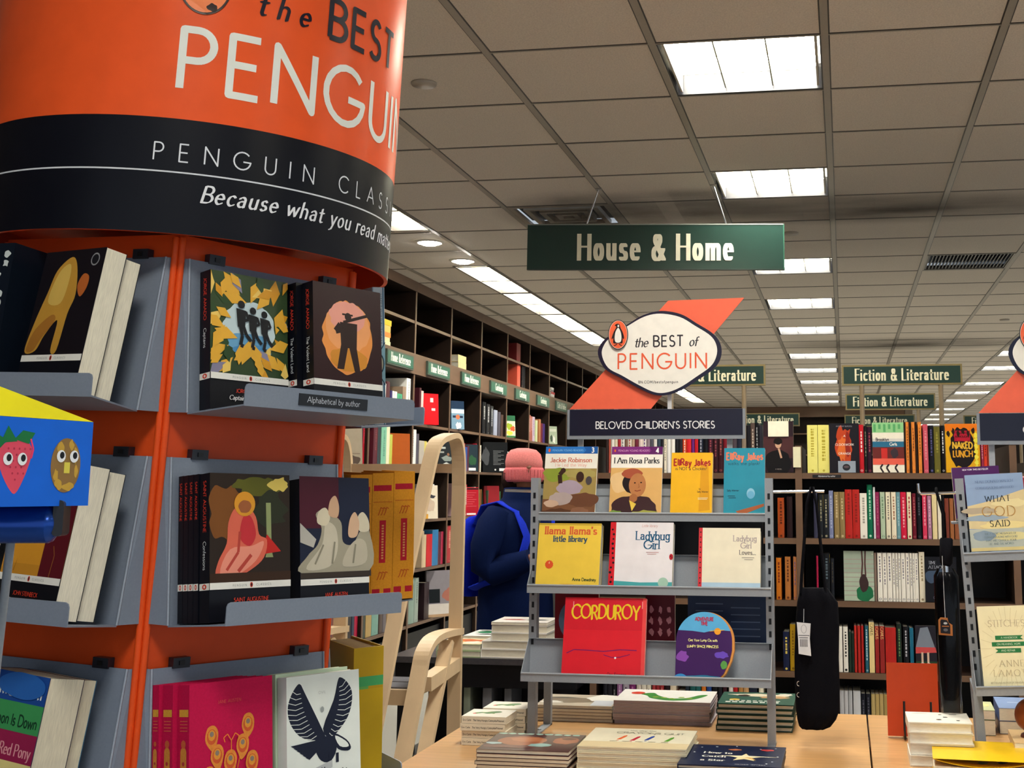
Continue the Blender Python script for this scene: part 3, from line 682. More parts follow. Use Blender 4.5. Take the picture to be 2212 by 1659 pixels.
# ------------------------------------------------------------------ freestanding fiction bookcases
FX = [-1.055, -.188, .679, 1.546]; FY = 5.25; FSH = [1.507, 1.239, .987, .703, .44, .12]
def island(Y, label, xs, first=None):
    t = thing('island_bookcase', label, 'bookcase', TR(xs[0], Y, 0), 'freestanding fiction bookcases'); L = xs[-1]-xs[0]; WM = [WALNUT, EDGEWOOD]
    for k, x in enumerate(xs):
        x -= xs[0]; mb = MB(); panel(mb, x-.014, x+.014, 0, 1.62, .6); mb.build('side_panel', WM, t)
    mb = MB(); mb.box(.014, L-.014, .295, .305, 0, 1.49, (1, 1, 1, 1)); mb.build('back_panel', BLACKLAM, t)
    for z in FSH:
        for a, b in zip(xs, xs[1:]):
            mb = MB(); panel(mb, a-xs[0]+.014, b-xs[0]-.014, z-.024, z, .6 if z > 1.5 else .29, .004); mb.build('shelf', WM, t)
    return t
island(FY, 'walnut freestanding fiction bookcase behind the two table racks', FX)
for Y, x0, lab in ((6.75, -1.5, 'walnut fiction bookcase, second island back, behind the front one'), (8.6, -1.4, 'walnut fiction bookcase, third island back beneath the smaller signs')):
    island(Y, lab, [x0+.867*k for k in range(5)])
FCOUNT = {}
FROW = ['top shelf', 'second shelf', 'third shelf', 'fourth shelf', 'fifth shelf']
FB = ['first bay', 'middle bay', 'last bay']
def fic(row, items, y0=.022):
    z = FSH[row]; Y = FY+y0; prev = -9
    for it in items:
        px0, px1, h, col = it[:4]; bands = it[4] if len(it) > 4 else (); marks = it[5] if len(it) > 5 else None
        xa, xb = Xpx(px0, Y, z+.09), Xpx(px1, Y, z+.09); b = max(i for i in range(3) if FX[i] < (xa+xb)/2)
        xa, xb = max(xa, FX[b]+.0155, prev+.0006), min(xb, FX[b+1]-.0155)
        if xb-xa < .006: xb = xa+.008
        prev = xb; n = FCOUNT[(row, b)] = FCOUNT.get((row, b), 0)+1
        lab = '%s spine, %s from left on the %s, %s of the fiction bookcase' % (cname(col), ORD[n-1], FROW[row], FB[b])
        shelf_book(lab, TR(xa, Y, z+.0004), xb-xa, h, .14, col, bands, marks, 'books on the fiction bookcase', px0*3+row)
PS = '1a1a1f'
fic(0, [(1309, 1314, .19, '3a2a28'), (1315, 1319, .2, 'c86050'), (1320, 1327, .205, 'f0ece4', ((0, .5, '3a3a44'),)), (1327, 1334, .2, 'e4d8c0'), (1335, 1341, .2, 'b8323a'), (1341, 1349, .205, 'f4f0ea', (), '8a8a90'), (1350, 1356, .19, '8a6a5a'), (1356, 1364, .2, 'e8e2d4', (), 'b04040'), (1364, 1371, .2, 'c8a890'), (1372, 1379, .205, '7a3040'), (1380, 1388, .2, 'ecd8d0'), (1388, 1396, .2, 'f2ece4', (), '6a4a8a'), (1397, 1404, .19, '9a8a94'), (1404, 1411, .2, '5a5a66'), (1412, 1419, .2, 'e8e4de'), (1420, 1427, .2, '3a4a5a'),
   (1428, 1433, .2, '27272e'), (1434, 1440, .205, 'f0e8d4', (), '8a8478'), (1441, 1449, .19, 'f4f2ee'), (1450, 1458, .195, 'f6f4ee'), (1459, 1466, .2, '22232a'), (1467, 1474, .2, '2c2a30'), (1475, 1483, .21, 'd84a2a', (), 'f4e0d0'), (1484, 1493, .21, 'e02a30'), (1494, 1500, .205, '6a2a7a'), (1501, 1508, .21, 'c8202c'), (1509, 1519, .2, '1c2434', (), 'a8a8b4'), (1520, 1529, .2, '15161c'), (1530, 1540, .21, '3a1a28', (), '9a4a54'), (1541, 1551, .21, '34181f', (), '9a4a54'), (1552, 1562, .21, '3a1c24', (), 'a85a54'), (1563, 1572, .2, '7a1c28'),
   (1573, 1582, .2, '1e2026'), (1583, 1592, .2, '4a4048'), (1593, 1602, .2, '262a3a'), (1603, 1612, .205, '8a7a6a'), (1613, 1621, .2, '1c1c22'), (1622, 1631, .21, '5a4a44', (), 'c8b8a8'), (1632, 1639, .21, '15161a', (), 'b0b0b4'), (1640, 1647, .2, '2c2c34'),
   (1744, 1766, .2, 'efe884', (), 'b8a83a'), (1767, 1791, .2, 'eee680', (), 'b8a83a'), (1856, 1866, .2, 'c01c28', (), 'f0d8d8'), (1867, 1873, .195, '1c1c1c', (), '8a8a70'), (1874, 1883, .19, '30182a', (), 'b04a5a'),
   (1953, 1956, .21, '2a1a14'), (1957, 1964, .21, 'e88a3a', (), '7a3a14'), (1965, 1969, .21, '2a1a14'), (1970, 1977, .21, 'e88a3a', (), '7a3a14'), (1978, 1982, .21, '2a1a14'), (1984, 1991, .21, 'ea8c3a', (), '7a3a14'), (1995, 2005, .2, 'd0586a', (), 'e89aa0'), (2007, 2017, .195, '15151c', ((.2, .26, 'f0ece4'),), '5a5a90'), (2018, 2031, .19, '6a6428', (), '9a9440'), (2033, 2041, .195, '101014', (), 'f0f0f0'),
   (2113, 2118, .2, '7a2838'), (2119, 2124, .195, 'a83a5a', (), 'e8b0b8'), (2125, 2132, .195, 'd8402c', (), '5a1a14'), (2133, 2139, .19, '9a3a2a')])
fic(1, [(1680, 1694, .165, 'a8481c', ((.35, .75, 'e0b060'), (0, .12, '3a1a10')), '5a2410'), (1700, 1712, .17, '2a1a1c'),
   (1758, 1766, .19, '3a3a50'), (1769, 1778, .18, '1d2126', ((.6, 1, 'd8bc4a'),), '9a9478'), (1779, 1790, .18, '1d2126', ((.6, 1, 'd8bc4a'),), '9a9478'), (1791, 1800, .195, '7a82a8', (), 'b0b8d0'), (1802, 1813, .19, '8f7a50', (), 'c8b48a'), (1814, 1825, .19, '8f7a50', (), 'c8b48a'), (1826, 1841, .2, 'b82a24', ((.48, .8, '181a20'), (.0, .2, 'd02c24')), '8a2018'), (1842, 1857, .2, 'b82a24', ((.48, .8, '181a20'), (.0, .2, 'd02c24')), '8a2018'), (1858, 1873, .185, 'f2ede0', ((.55, .65, '3a2428'),), 'a8a498'), (1874, 1885, .22, '0f6a4a', (), 'b8e0c8'), (1887, 1889, .21, 'e4e6e8'),
   (1891, 1900, .19, '8f2a55', (), 'b85a7a'), (1902, 1912, .19, 'b4c8ac', (), '6a8a6a'), (1914, 1924, .19, 'ece4c8', ((.5, 1, '8a7a70'),), '8a8478'), (1926, 1936, .19, 'f0e6cc', (), 'a06a4a'), (1937, 1945, .19, '6f9aa4', (), 'a8c8cc'), (1946, 1958, .19, 'd01c40', (), 'f0a8b0'), (1960, 1969, .19, 'f0e4c0', ((.4, .46, 'c82430'), (0, .1, 'e8d860')), 'b03040'), (1971, 1979, .185, '6a1628', (), 'c06a6a'), (1981, 1990, .19, '15151c', (), '5a5a66'), (1993, 2002, .19, 'd83a5c', ((.3, .5, 'b82a6a'),), 'f0a0b0'), (2004, 2012, .175, 'b07a9a', ((0, .18, '1a1a22'),), 'e0c0d0'), (2014, 2024, .19, 'ead8a4', ((.72, .9, '7a2a24'),)), (2026, 2034, .19, 'f0ead8', ((.05, .45, 'd86030'), (.5, .55, 'b82028'))), (2036, 2039, .18, '101014'), (2041, 2050, .165, '7a3a2c'), (2052, 2060, .165, 'a0643c'), (2062, 2072, .165, '94583a'), (2074, 2084, .165, '8a5034')])
fic(2, [(1677, 1688, .17, 'c8701c', ((.75, 1, 'c01c1c'),), '7a2a14'), (1696, 1708, .175, 'b8743a', ((.85, 1, 'a81c24'),), '6a3a20'), (1714, 1727, .175, 'c07a4a', ((.85, 1, 'a01c38'),), '6a5a8a'),
   (1764, 1768, .18, 'b02048'), (1779, 1793, .19, '13161c', ((.8, 1, 'cdb23e'),), '5a6a74'), (1795, 1802, .17, '1c1f26', (), '4a4438'),
   (1882, 1888, .19, 'efe8d4', ((.55, 1, 'c8702a'),)), (1889, 1894, .195, '8a7468')] +
   [(a, b, .195, 'f2eee2', ((.56, 1, c),), '8a8690') for a, b, c in ((1896, 1906, '6a1c30'), (1907, 1916, '7a2434'), (1917, 1927, '72202f'), (1928, 1934, '7a3440'), (1935, 1940, '803440'), (1941, 1946, '7c3040'), (1947, 1956, '6a2030'), (1957, 1965, 'b82a30'), (1966, 1971, '3a4468'), (1972, 1975, '3a4264'), (1976, 1984, '343c5c'))] + [(1986, 1998, .2, 'ece4cc', (), '9a8a6a')])
fic(3, [(1692, 1705, .155, '1c2444', ((.55, .75, 'd89a4a'),), 'e0c860'), (1707, 1719, .185, 'b08a1c', (), '7a5a10'), (1720, 1725, .17, 'a01c2c'),
   (1811, 1820, .18, 'ece8dc', ((.0, .5, '24262c'), (.75, .8, '24262c'))), (1822, 1832, .18, 'eeeade', ((.0, .5, '24262c'), (.6, .64, '24262c')), '1a1a1e'), (1834, 1839, .16, '24382e'), (1840, 1845, .155, '1c3028'), (1846, 1851, .185, 'c03028', ((.48, .8, '17181e'), (0, .18, 'd02c24'))), (1853, 1859, .185, 'b82a24', ((.48, .8, '17181e'), (0, .18, 'd02c24'))), (1861, 1866, .185, 'b42824', ((.48, .8, '17181e'), (0, .18, 'd02c24'))), (1869, 1876, .185, '2a6478', (), 'd8e8e8')])
# the four large-lettered spines
def lettered(label, px0, px1, row, h, col, txt, tc, ts, z0, st=ROM, bands=()):
    z = FSH[row]; Y = FY+.022; xa, xb = Xpx(px0, Y, z+.09), Xpx(px1, Y, z+.09); t = xb-xa; mb = MB(); c = hx(col)
    mb.box(0, t, 0, .14, 0, h, c, cols={1: hx('e9e2cf')})
    a = Art()
    for p, q, bc in bands: a.add(rect(0, p*h, t, q*h), bc)
    P = text(txt, ts, 0, 0, st); a.add([[(t/2-ts/2+v, z0-u) for u, v in p] for p in P], tc)
    a.to(mb, lambda u, v, e: Vector((u, -e, v)))
    o = mb.build('book', GLOSS, None, TR(xa, Y, z+.0004)); tag(o, label, 'book', 'books on the fiction bookcase')
for px0, px1, col, tc, h, nm in ((1878, 1889, 'ecd494', '4a2a1c', .2, 'cream'), (1891, 1899, '9a2a28', 'f0c884', .185, 'brick red'), (1901, 1911, '9a2c2a', 'f0c884', .185, 'second brick red')):
    lettered('%s spine with a large vertical author name on the fourth shelf' % nm, px0, px1, 3, h, col, 'CAMUS', tc, .011, h*.97, ROM)
FCOUNT[(3, 1)] = 12
fic(3, [(1913, 1936, .18, 'b82824', ((.48, .8, '17181e'), (0, .18, 'd02c24'))), (1938, 1948, .195, '1e2c26', ((.5, .65, 'b0703a'),), '6a8a5a'), (1952, 1963, .185, '17181e', (), 'c8c8d0'), (1966, 1974, .18, '1f6a88', ((.6, 1, 'd8dce4'),))])
fic(4, [(1676, 1684, .1, '4a3a34'), (1686, 1700, .12, '7a5a40'), (1702, 1716, .12, '8a6a4a'), (1815, 1824, .19, 'b4b4b8'), (1825, 1833, .19, 'bcbcc0'), (1834, 1842, .19, 'aeb0b4'), (1844, 1860, .19, 'c4c6ca', ((.8, 1, '24382e'),)), (1861, 1870, .18, '181a24', (), '5a5a66'), (1872, 1881, .18, '181a24', (), '5a5a66'), (1883, 1891, .18, 'b8a068'), (1892, 1900, .18, 'b49a60'), (1901, 1909, .18, 'b89e66'), (1910, 1918, .18, 'a89058')] )
fic(4, [(1303, 1311, .2, '1e1e26', ((.3, .34, 'e8e8e8'), (.5, .54, 'e8e8e8'), (.7, .74, 'e8e8e8'))), (1312, 1322, .195, '22222a'), (1323, 1331, .19, '1a1a20', (), '8a8a8a'), (1333, 1344, .2, '9a6a9a', (), 'd0b0d0'), (1346, 1359, .2, 'a8a0b0', (), '4a4a54'), (1360, 1373, .2, '7a2a6a', (), 'c87ab0'), (1375, 1385, .2, 'd8ccc0', ((.55, .85, 'c02a2a'),)), (1386, 1396, .2, 'e8e0d0', (), '8a8a80'), (1397, 1406, .2, 'e4dcc8', ((.4, .5, 'c8c83a'),), '5a5a50'), (1409, 1416, .195, 'a83a40'), (1417, 1425, .195, '9a2c34', (), 'd88a80'), (1426, 1434, .195, 'a02e34', (), 'd88a80'), (1437, 1446, .19, '2a1a20'), (1448, 1461, .2, 'ecdcc0'), (1463, 1479, .17, 'c02a24'), (1481, 1489, .2, '22303c'), (1491, 1503, .2, '1f5a5c'), (1504, 1514, .195, '24686a'), (1516, 1525, .21, 'd8782a'), (1527, 1537, .21, '2a4a90'), (1540, 1550, .19, '17181e'), (1552, 1560, .19, '1f2028'), (1562, 1570, .2, '3a1a24'), (1575, 1584, .19, 'e8e0d8', ((0, .5, '1a1a20'),)), (1585, 1594, .2, 'b82428'), (1596, 1606, .2, 'b8844a'), (1607, 1618, .2, 'c89a6a'), (1620, 1636, .19, '22283a'), (1640, 1650, .2, 'f0e8d0')])
FCOUNT[(4, 0)] = FCOUNT.get((4, 0), 0)
# face-out books on the fiction bookcase
def fface(label, px0, px1, row, h, w, t, cover, art, yo=.01, **k):
    z = FSH[row]; x = Xpx(px0, FY+yo, z+.1)
    return book('book', label, TR(x, FY+yo, z+.0006+t*.053, 0, math.radians(-3)), w, h, t, cover, art, None, None, False, 'face-out books on the fiction bookcase', **k)
w, h = .122, .205
a = Art().add(rect(0, 0, w, h), '15131c').add(blob(.06, .115, .033, .075, 22, .25, 4), 'b8401c').add(blob(.05, .1, .018, .05, 18, .3, 5), 'd86a2c').add(blob(.075, .12, .012, .05, 18, .3, 8), '8a2418').add(rect(.034, 0, .106, .048), '8f9aa8').add(circ(.068, .022, .016, .014), '24262c').add(circ(.068, .024, .011, .005), '5a4a50')
for s_, v in (('A', .148), ('CLOCKWORK', .112), ('ORANGE', .075)): a.add(text(s_, .0085, w/2+.001, v, dict(w=.14, track=.22), 'c'), 'f4efe8')
a.add(text('ANTHONY BURGESS', .0055, w/2, .19, dict(w=.12, track=.12), 'c'), '9a9aa4')
fface('black face-out paperback with flames and a grey lower panel, top shelf', 1792, 1855, 0, h, w, .02, '15131c', a)
w, h = .128, .207
a = Art().add(rect(0, 0, w, h), 'f0ead8').add(rect(0, .165, w, h), '8ec88a').add([rect(.005+.02*q, .168+(q % 2)*.012, .015+.02*q, .2) for q in range(6)], '5aa86a').add(rect(0, .128, w, .14), 'd8d4cc').add(rect(0, .105, w, .128), '2a6a8c').add(rect(0, .058, w, .105), '6a2a28').add(rect(.035, .058, .06, .1), 'c8302c').add(blob(.09, .08, .015, .02, 12, .2, 3), '3a3038').add(rect(0, .032, w, .058), 'e0604e')
a.add(text('Brooklyn', .0125, .014, .1305, dict(w=.17)), '2c2a30').add(text('Girls', .0125, .07, .111, dict(w=.17)), 'f6f2ea')
for q in (.03, .055, .09): a.add(line([(q+.01, .034), (q, .02), (q+.012, 0)], .007), '2c2428')
fface('face-out novel with green skyline, blue title band and coral stripe, top shelf', 1885, 1951, 0, h, w, .03, 'efe8d8', a)
w, h = .136, .2
a = Art().add(rect(0, 0, w, h), 'e2a818').add(rect(.0, .17, w, h), 'e87a18').add(blob(.068, .1, .05, .085, 26, .12, 3), '191416').add(rect(.036, .128, .1, .172), 'a01830').add(blob(.068, .15, .033, .022, 20, .2, 9), 'b81c34')
a.add(text('NAKED', .026, w/2, .098, dict(w=.2, xs=.72, track=.1), 'c', .06), 'e8b83a').add(text('LUNCH', .026, w/2, .064, dict(w=.2, xs=.72, track=.1), 'c', .06), 'd89a2a').add(text('WILLIAM S', .008, w/2, .158, dict(w=.2), 'c'), '4a1018').add(text('BURROUGHS', .008, w/2, .143, dict(w=.2), 'c'), '4a1018')
a.add([blob(.012+.02*q, .16+.01*(q % 2), .006, .012, 10, .3, q) for q in range(6)], '2a1a10').add([blob(.122, .02+.022*q, .008, .01, 10, .3, q) for q in range(7)], 'efe24a')
fface('yellow and red face-out paperback with jagged black shape beside a black spine', 2043, 2111, 0, h, w, .03, 'd89a1c', a)
w, h = .126, .215
a = Art().add(rect(0, 0, w, h), '2a1a22').add(rect(0, .06, w, .15), '4a2a2c').add(blob(.06, .04, .055, .055, 18, .06, 2), '0e0e12').add(circ(.062, .118, .013, .017), 'caa084').add(blob(.061, .131, .019, .014, 14, .1, 4), '14100f').add(line([(.075, .06), (.068, .085), (.064, .1)], .008), 'caa084').add(text('A NOVEL', .004, w/2, .012, dict(w=.14, track=.3), 'c'), 'b8b0a8')
b = fface('dark face-out paperback of a pensive woman, cream card note over its top', 1649, 1711, 0, h, w, .03, '17131a', a)
mb = MB(); mb.box(.02, .106, -.004, -.0032, .15, .215, hx('f6f2da')); o = mb.build('note_card', MATTE, None, b.matrix_world @ Matrix.Translation((0, -.0005, 0))); tag(o, 'blank cream staff note card propped over the pensive woman book cover', 'card')
mb = MB(); mb.box(0, .032, 0, .001, 0, .085, hx('e8e2c0')); o = mb.build('note_card', MATTE, None, TR(Xpx(1713, FY-.006, 1.6), FY-.006, 1.53)); tag(o, 'small cream note tag hanging on the bookcase divider end', 'card')
w, h = .122, .2
a = Art().add(rect(0, 0, w, h), '9aa898').add(rect(0, 0, w, .11), 'a8b8a4').add([rect(0, .02+.018*q, w, .024+.018*q) for q in range(9)], 'a09a90').add(blob(.082, .03, .034, .034, 16, .1, 5), '1f6a44').add(blob(.08, .07, .018, .035, 14, .12, 6), '3a2a2a').add([line([(.072, .1), (.076, .15), (.074, .2)], .006), line([(.088, .1), (.086, .15), (.088, .2)], .006)], '4a2c2c')
fface('grey green face-out paperback with a dark figure above a green patch, third shelf', 1823, 1881, 2, h, w, .025, '8a988a', a)
w, h = .125, .18
a = Art().add(rect(0, 0, w, h), '12141c').add(blob(.05, .1, .045, .03, 14, .3, 3), '3f5068').add(blob(.07, .065, .03, .02, 12, .3, 7), '8a5a40').add(text('TIME', .0125, .014, .15, ROM), 'a8acb8').add(text('ATTACK', .0125, .014, .132, ROM), 'a8acb8').add(text('M', .011, .05, .03, ROM), 'b8bcc8').add(text('CAM', .011, .03, .012, ROM), '6a6a80')
fface('black face-out thriller with grey title half behind the umbrella, third shelf', 1999, 2060, 2, h, w, .03, '12141c', a)
w, h = .128, .19
a = Art().add(rect(0, 0, w, h), '22202a').add(rect(0, 0, w, .05), '27422c').add(rect(0, .09, w, .12), '2a2430').add([(.02, .18), (.05, .185), (.078, .1), (.0, .1)], '7a8290').add([(.0, .105), (.078, .105), (.083, .085), (.0, .08)], 'c84a4a').add([rect(.022, .045, .03, .085), rect(.045, .045, .053, .085)], 'd8b8a0').add([blob(.026, .04, .008, .005, 10), blob(.05, .04, .008, .005, 10)], 'e8e4e0').add(text('WILLIAM GANT', .004, .03, .014, dict(w=.14)), '8a8a8a').add(blob(.115, .1, .02, .014, 12, .3, 4), 'b02c3c')
fface('face-out novel showing a grey and coral skirt over green grass, fourth shelf', 1978, 2040, 3, h, w, .02, '22202a', a)
# shelf label strip
mb = MB(); mb.box(0, .118, -.0012, 0, 0, .012, hx('101218')); a = Art().add(text('Alphabetical by author', .0062, .059, .003, dict(w=.15), 'c'), 'd8d8dc'); a.to(mb, lambda u, v, e: Vector((u, -.0012-e, v)))
o = mb.build('shelf_label', BOARD, None, TR(Xpx(1755, FY, 1.49), FY+.0028, 1.488)); tag(o, 'thin black shelf label strip under the yellow spines', 'label')

# ------------------------------------------------------------------ signs
def sign_board(mb, w, h, d, txt, face_c='1d4a3c', frame_c='9a8a5a', fr=.008, size=.6):
    mb.box(0, w, 0, d, 0, h, hx(frame_c)); mb.box(fr, w-fr, -.001, 0, fr, h-fr, hx(face_c))
def letters(mb, txt, w, h, sz, y, col, m=1, st=COND, z=None):
    tw = text_w(txt, st)*sz; k = min(1, w*.92/tw)
    a = Art().add(text(txt, sz*k, w/2, (h-sz*k)/2 if z is None else z, st, 'c'), col); a.to(mb, lambda u, v, e: Vector((u, y-e*2, v)), m)
# long hanging sign
p0, p1 = RY(1140, 484, 6.20), RY(1694, 483, 6.36); L = (p1-p0).length; q0 = RY(1139, 583, 6.2); hh = (p0-q0).length
ex = (p1-p0).normalized(); ez = Vector((0, 0, 1)); ez = (ez-ex*ez.dot(ex)).normalized(); ey = ez.cross(ex)
S = thing('hanging_sign', 'long dark green hanging sign with cream House and Home lettering', 'sign', frame(p0-ez*hh, ex, ey, ez))
mb = MB(); mb.box(0, L, 0, .018, 0, hh, hx('14352c')); mb.box(0, L, -.002, .02, hh-.006, hh, hx('8a9088')); mb.box(0, L, -.002, .02, 0, .005, hx('2c3a34')); mb.box(L-.006, L, -.002, .02, 0, hh, hx('2c5a48'))
letters(mb, 'House & Home', L, hh, .133, -.0022, 'f2ecd2', 0, dict(nib=(.17, .075, 0), xs=.62, serif=.0, track=.16), hh*.22)
mb.build('board', BOARD, S)
Si = S.matrix_world.inverted()
for (a_, b_), nm in ((((1293, 408), (1267, 484)), 'l'), (((1541, 400), (1569, 484)), 'r')):
    top = RZ(*a_, CEIL-.003); d = ray(*b_); den = d.dot(ey); bot = CAM+d*((p0-CAM).dot(ey)/den) + ey*.009
    mb = MB(); mb.tube([Si @ bot, Si @ top], .004, hx('a8a49c'), 0, 8); mb.build('hanger_rod', CHROME, S)
    mb = MB(); c_ = Si @ top; mb.box(c_.x-.016, c_.x+.016, c_.y-.016, c_.y+.016, c_.z-.006, c_.z+.003, hx('8a857c')); mb.build('ceiling_clip', PAINT, S)
def post_sign(name, label, xl, xr, yt, yb, Y, px_posts, zbase=1.507, full=None, dark=False):
    a_ = RY(xl, yt, Y); b_ = RY(xr, yt, Y); c_ = RY(xl, yb, Y); w = b_.x-a_.x; h = a_.z-c_.z
    t = thing(name, label, 'sign', TR(a_.x, Y, 0), 'green post signs over the fiction bookcases')
    mb = MB(); z0 = c_.z
    mb.box(0, w, 0, .02, z0, z0+h, hx('8a7a4e')); mb.box(.008, w-.008, -.001, 0, z0+.008, z0+h-.008, hx('17382f'))
    letters(mb, 'Fiction & Literature', w, h, h*.56, -.0012, 'f4eecb', 0, COND, z0+h*.24); mb.build('board', BOARD, t)
    for px in px_posts:
        x = RY(px, yb+20, Y).x-a_.x; mb = MB(); mb.tube([(x, .01, zbase+.0005), (x, .01, z0+.002)], .011, hx('8f7d62'), 0, 10); mb.build('post', PAINT, t)
    return t
post_sign('post_sign', 'green Fiction and Literature sign on two posts, largest and nearest one', 1818, 2078, 789, 833, 5.56, (1862, 2033))
post_sign('post_sign', 'green Fiction and Literature sign half hidden behind the oval logo board', 1411, 1653, 790, 835, 5.57, (1449, 1607))
post_sign('post_sign', 'unlit dark Fiction and Literature sign just under the nearest one', 1826, 2020, 851, 886, 7.06, (1862, 1985))
post_sign('post_sign', 'small lit Fiction and Literature sign below the dark unlit one', 1824, 1976, 896, 922, 8.91, (1850, 1950))
post_sign('post_sign', 'small Fiction and Literature sign showing beside the black story panel', 1575, 1727, 893, 921, 8.9, (1600, 1700))
post_sign('post_sign', 'small Fiction and Literature sign cut off by the cropped logo sign', 2081, 2233, 897, 922, 8.9, (2105, 2205))
# back wall cases
def far_case(x0, Y, n, lab, w=1.2, top=CEIL-.004):
    for k in range(n):
        t = thing('far_bookcase', '%s far bookcase against the end wall, %s from the wall bookcases' % (lab, ORD[k]), 'bookcase', TR(x0+k*w, Y, 0), 'far bookcases on the end wall'); WM = [WALNUT, EDGEWOOD]
        for x in (0, w-.03): mb = MB(); panel(mb, x, x+.03, 0, top, .34); mb.build('side_panel', WM, t)
        mb = MB(); mb.box(.03, w-.03, .32, .34, 0, top, (1, 1, 1, 1)); mb.build('back_panel', WALNUT, t)
        mb = MB(); panel(mb, .03, w-.03, top-.2, top, .32); mb.build('crown', WM, t)
        for z in (2.5, 2.1, 1.7, 1.3, .9, .5): mb = MB(); panel(mb, .03, w-.03, z-.025, z, .31); mb.build('shelf', WM, t)
far_case(-3.2, FAR1, 4, 'dark walnut', 1.09)
# ------------------------------------------------------------------ orange display tower in front
LEAN = .038
def cam2w(r, d): return Vector((r*math.cos(YAW)+d*math.sin(YAW), -r*math.sin(YAW)+d*math.cos(YAW), 0))
AZR, AZL, SIDE = math.radians(37), math.radians(-71), .312
A_ = cam2w(-.665, 1.72); eR = cam2w(math.sin(AZR), math.cos(AZR)); eL = cam2w(math.sin(AZL), math.cos(AZL))
bis = (eR+eL).normalized(); CEN = A_+bis*(SIDE/2/math.sin(math.radians(36)))
TW = Matrix.Translation((CEN.x-LEAN*CZ, CEN.y, 0)) @ Matrix.Rotation(LEAN, 4, 'Y')
tower = thing('display_tower', 'orange five-sided book tower with black banded drum header and grey pockets', 'display', TW)
RC = SIDE/2/math.sin(math.radians(36)); a0 = math.atan2(-bis.y, -bis.x)
PV = [Vector((RC*math.cos(a0+math.radians(72*k)), RC*math.sin(a0+math.radians(72*k)), 0)) for k in range(5)]   # PV[0] = nearest corner, then counter-clockwise
OR = hx('e2501f')
mb = MB(); mb.prismz([(v.x, v.y) for v in PV], .06, 1.80, OR); mb.build('column', GLOSS, tower)
mb = MB(); mb.prismz([(v.x*1.25, v.y*1.25) for v in PV], 0, .06, hx('1a1a1e')); mb.build('base', PAINT, tower)
for v in PV:
    d = v.normalized(); s_ = Vector((-d.y, d.x, 0)); mb = MB()
    for q in (-1, 1): mb.tube([v+s_*.0045*q+d*.0005+Vector((0, 0, .07)), v+s_*.0045*q+d*.0005+Vector((0, 0, 1.795))], .0048, hx('e8521c'), 0, 8)
    mb.build('corner_rail', GLOSS, tower)
# drum header
DR, DZ0, DZ1, DZ2, DZ3 = .314, 1.792, 1.878, 1.954, 2.36; N = 96
dc = Vector((.0, .0, 0))
def dring(z, r): return [Vector((r*math.cos(2*math.pi*k/N), r*math.sin(2*math.pi*k/N), z)) for k in range(N)]
BLK = hx('0c0e18')
mb = MB(); mb.loft([dring(DZ2, DR), dring(DZ3, DR)], hx('ee5a28'), caps=False); mb.loft([dring(DZ0, DR), dring(DZ2, DR)], BLK, caps=False)
mb.loft([dring(DZ0, DR-.006), dring(DZ0, DR)], hx('e04a24'), caps=False, smooth=False); mb.loft([dring(DZ3, DR-.006), dring(DZ0, DR-.006)], hx('c8401c'), caps=False)
mb.mesh(dring(DZ0+.05, DR-.006), [tuple(range(N-1, -1, -1))], hx('d8481c')); mb.mesh(dring(DZ3-.01, DR-.006), [tuple(range(N))], hx('d8481c'))
camT = TW.inverted() @ CAM
base_ang = math.atan2(camT.y, camT.x)           # the side of the drum that faces the visitor
def on_drum(u, v, e):                            # u metres to the visitor's right along the drum, v height
    th = base_ang+u/DR; r = DR+e*2.2; return Vector((r*math.cos(th), r*math.sin(th), v))
def drum_px(px, py):                             # where a photographed point of the header lies on the drum, as (u, v)
    o = camT; d = (TW.inverted().to_3x3() @ ray(px, py)); A = d.x**2+d.y**2; B = 2*(o.x*d.x+o.y*d.y); Cq = o.x**2+o.y**2-DR**2
    k = (-B-math.sqrt(max(0, B*B-4*A*Cq)))/(2*A); p = o+d*k; th = math.atan2(p.y, p.x)-base_ang
    th = (th+math.pi) % (2*math.pi)-math.pi; return th*DR, p.z
a = Art()
a.add([[(q*.02, DZ1-.0011), (q*.02+.02, DZ1-.0011), (q*.02+.02, DZ1+.0011), (q*.02, DZ1+.0011)] for q in range(-30, 30)], 'dfe3ea')
def drum_text(s_, p0, p1, p_top, st, col, rest=''):
    u0, v0 = drum_px(*p0); u1, _ = drum_px(*p1); vt = drum_px(*p_top)[1]; sz = vt-v0; n = len(s_)
    base = dict(st, cut=.1); base['track'] = 0; w0 = text_w(s_, base)*sz; tr = ((u1-u0)-w0)/(n-1)/sz; base['track'] = tr
    a.add(text(s_+rest, sz, u0, v0, base), col)
drum_text('PENGUIN', (380, 189), (860, 330), (388, 61), dict(w=.125, xs=1), 'eef0ea')
drum_text('PENGUIN CLASS', (329, 344), (836, 460), (330, 306), dict(w=.085, xs=1), 'e6eaf2', 'ICS')
drum_text('Because what you read mat', (433, 437), (833, 523), (441, 402), dict(nib=(.15, .05, 25), slant=.22, xs=1), 'eceef4', 'ters.')
drum_text('the', (556, 30), (668, 56), (562, -16), dict(nib=(.16, .055, 25), slant=.2, xs=1), '1c1a2a')
drum_text('BEST', (708, 78), (845, 145), (712, -4), dict(w=.15, xs=1), '1c1a2a')
u0, v0 = drum_px(440, 14); a.add(circ(u0, v0+.034, .036, .046, 40), '2a1a18').add(circ(u0, v0+.034, .033, .043, 40), 'f4824a').add(blob(u0+.012, v0+.0, .007, .006, 10, .2, 3), '2a1a18')
a.to(mb, on_drum); mb.build('drum_header', GLOSS, tower)
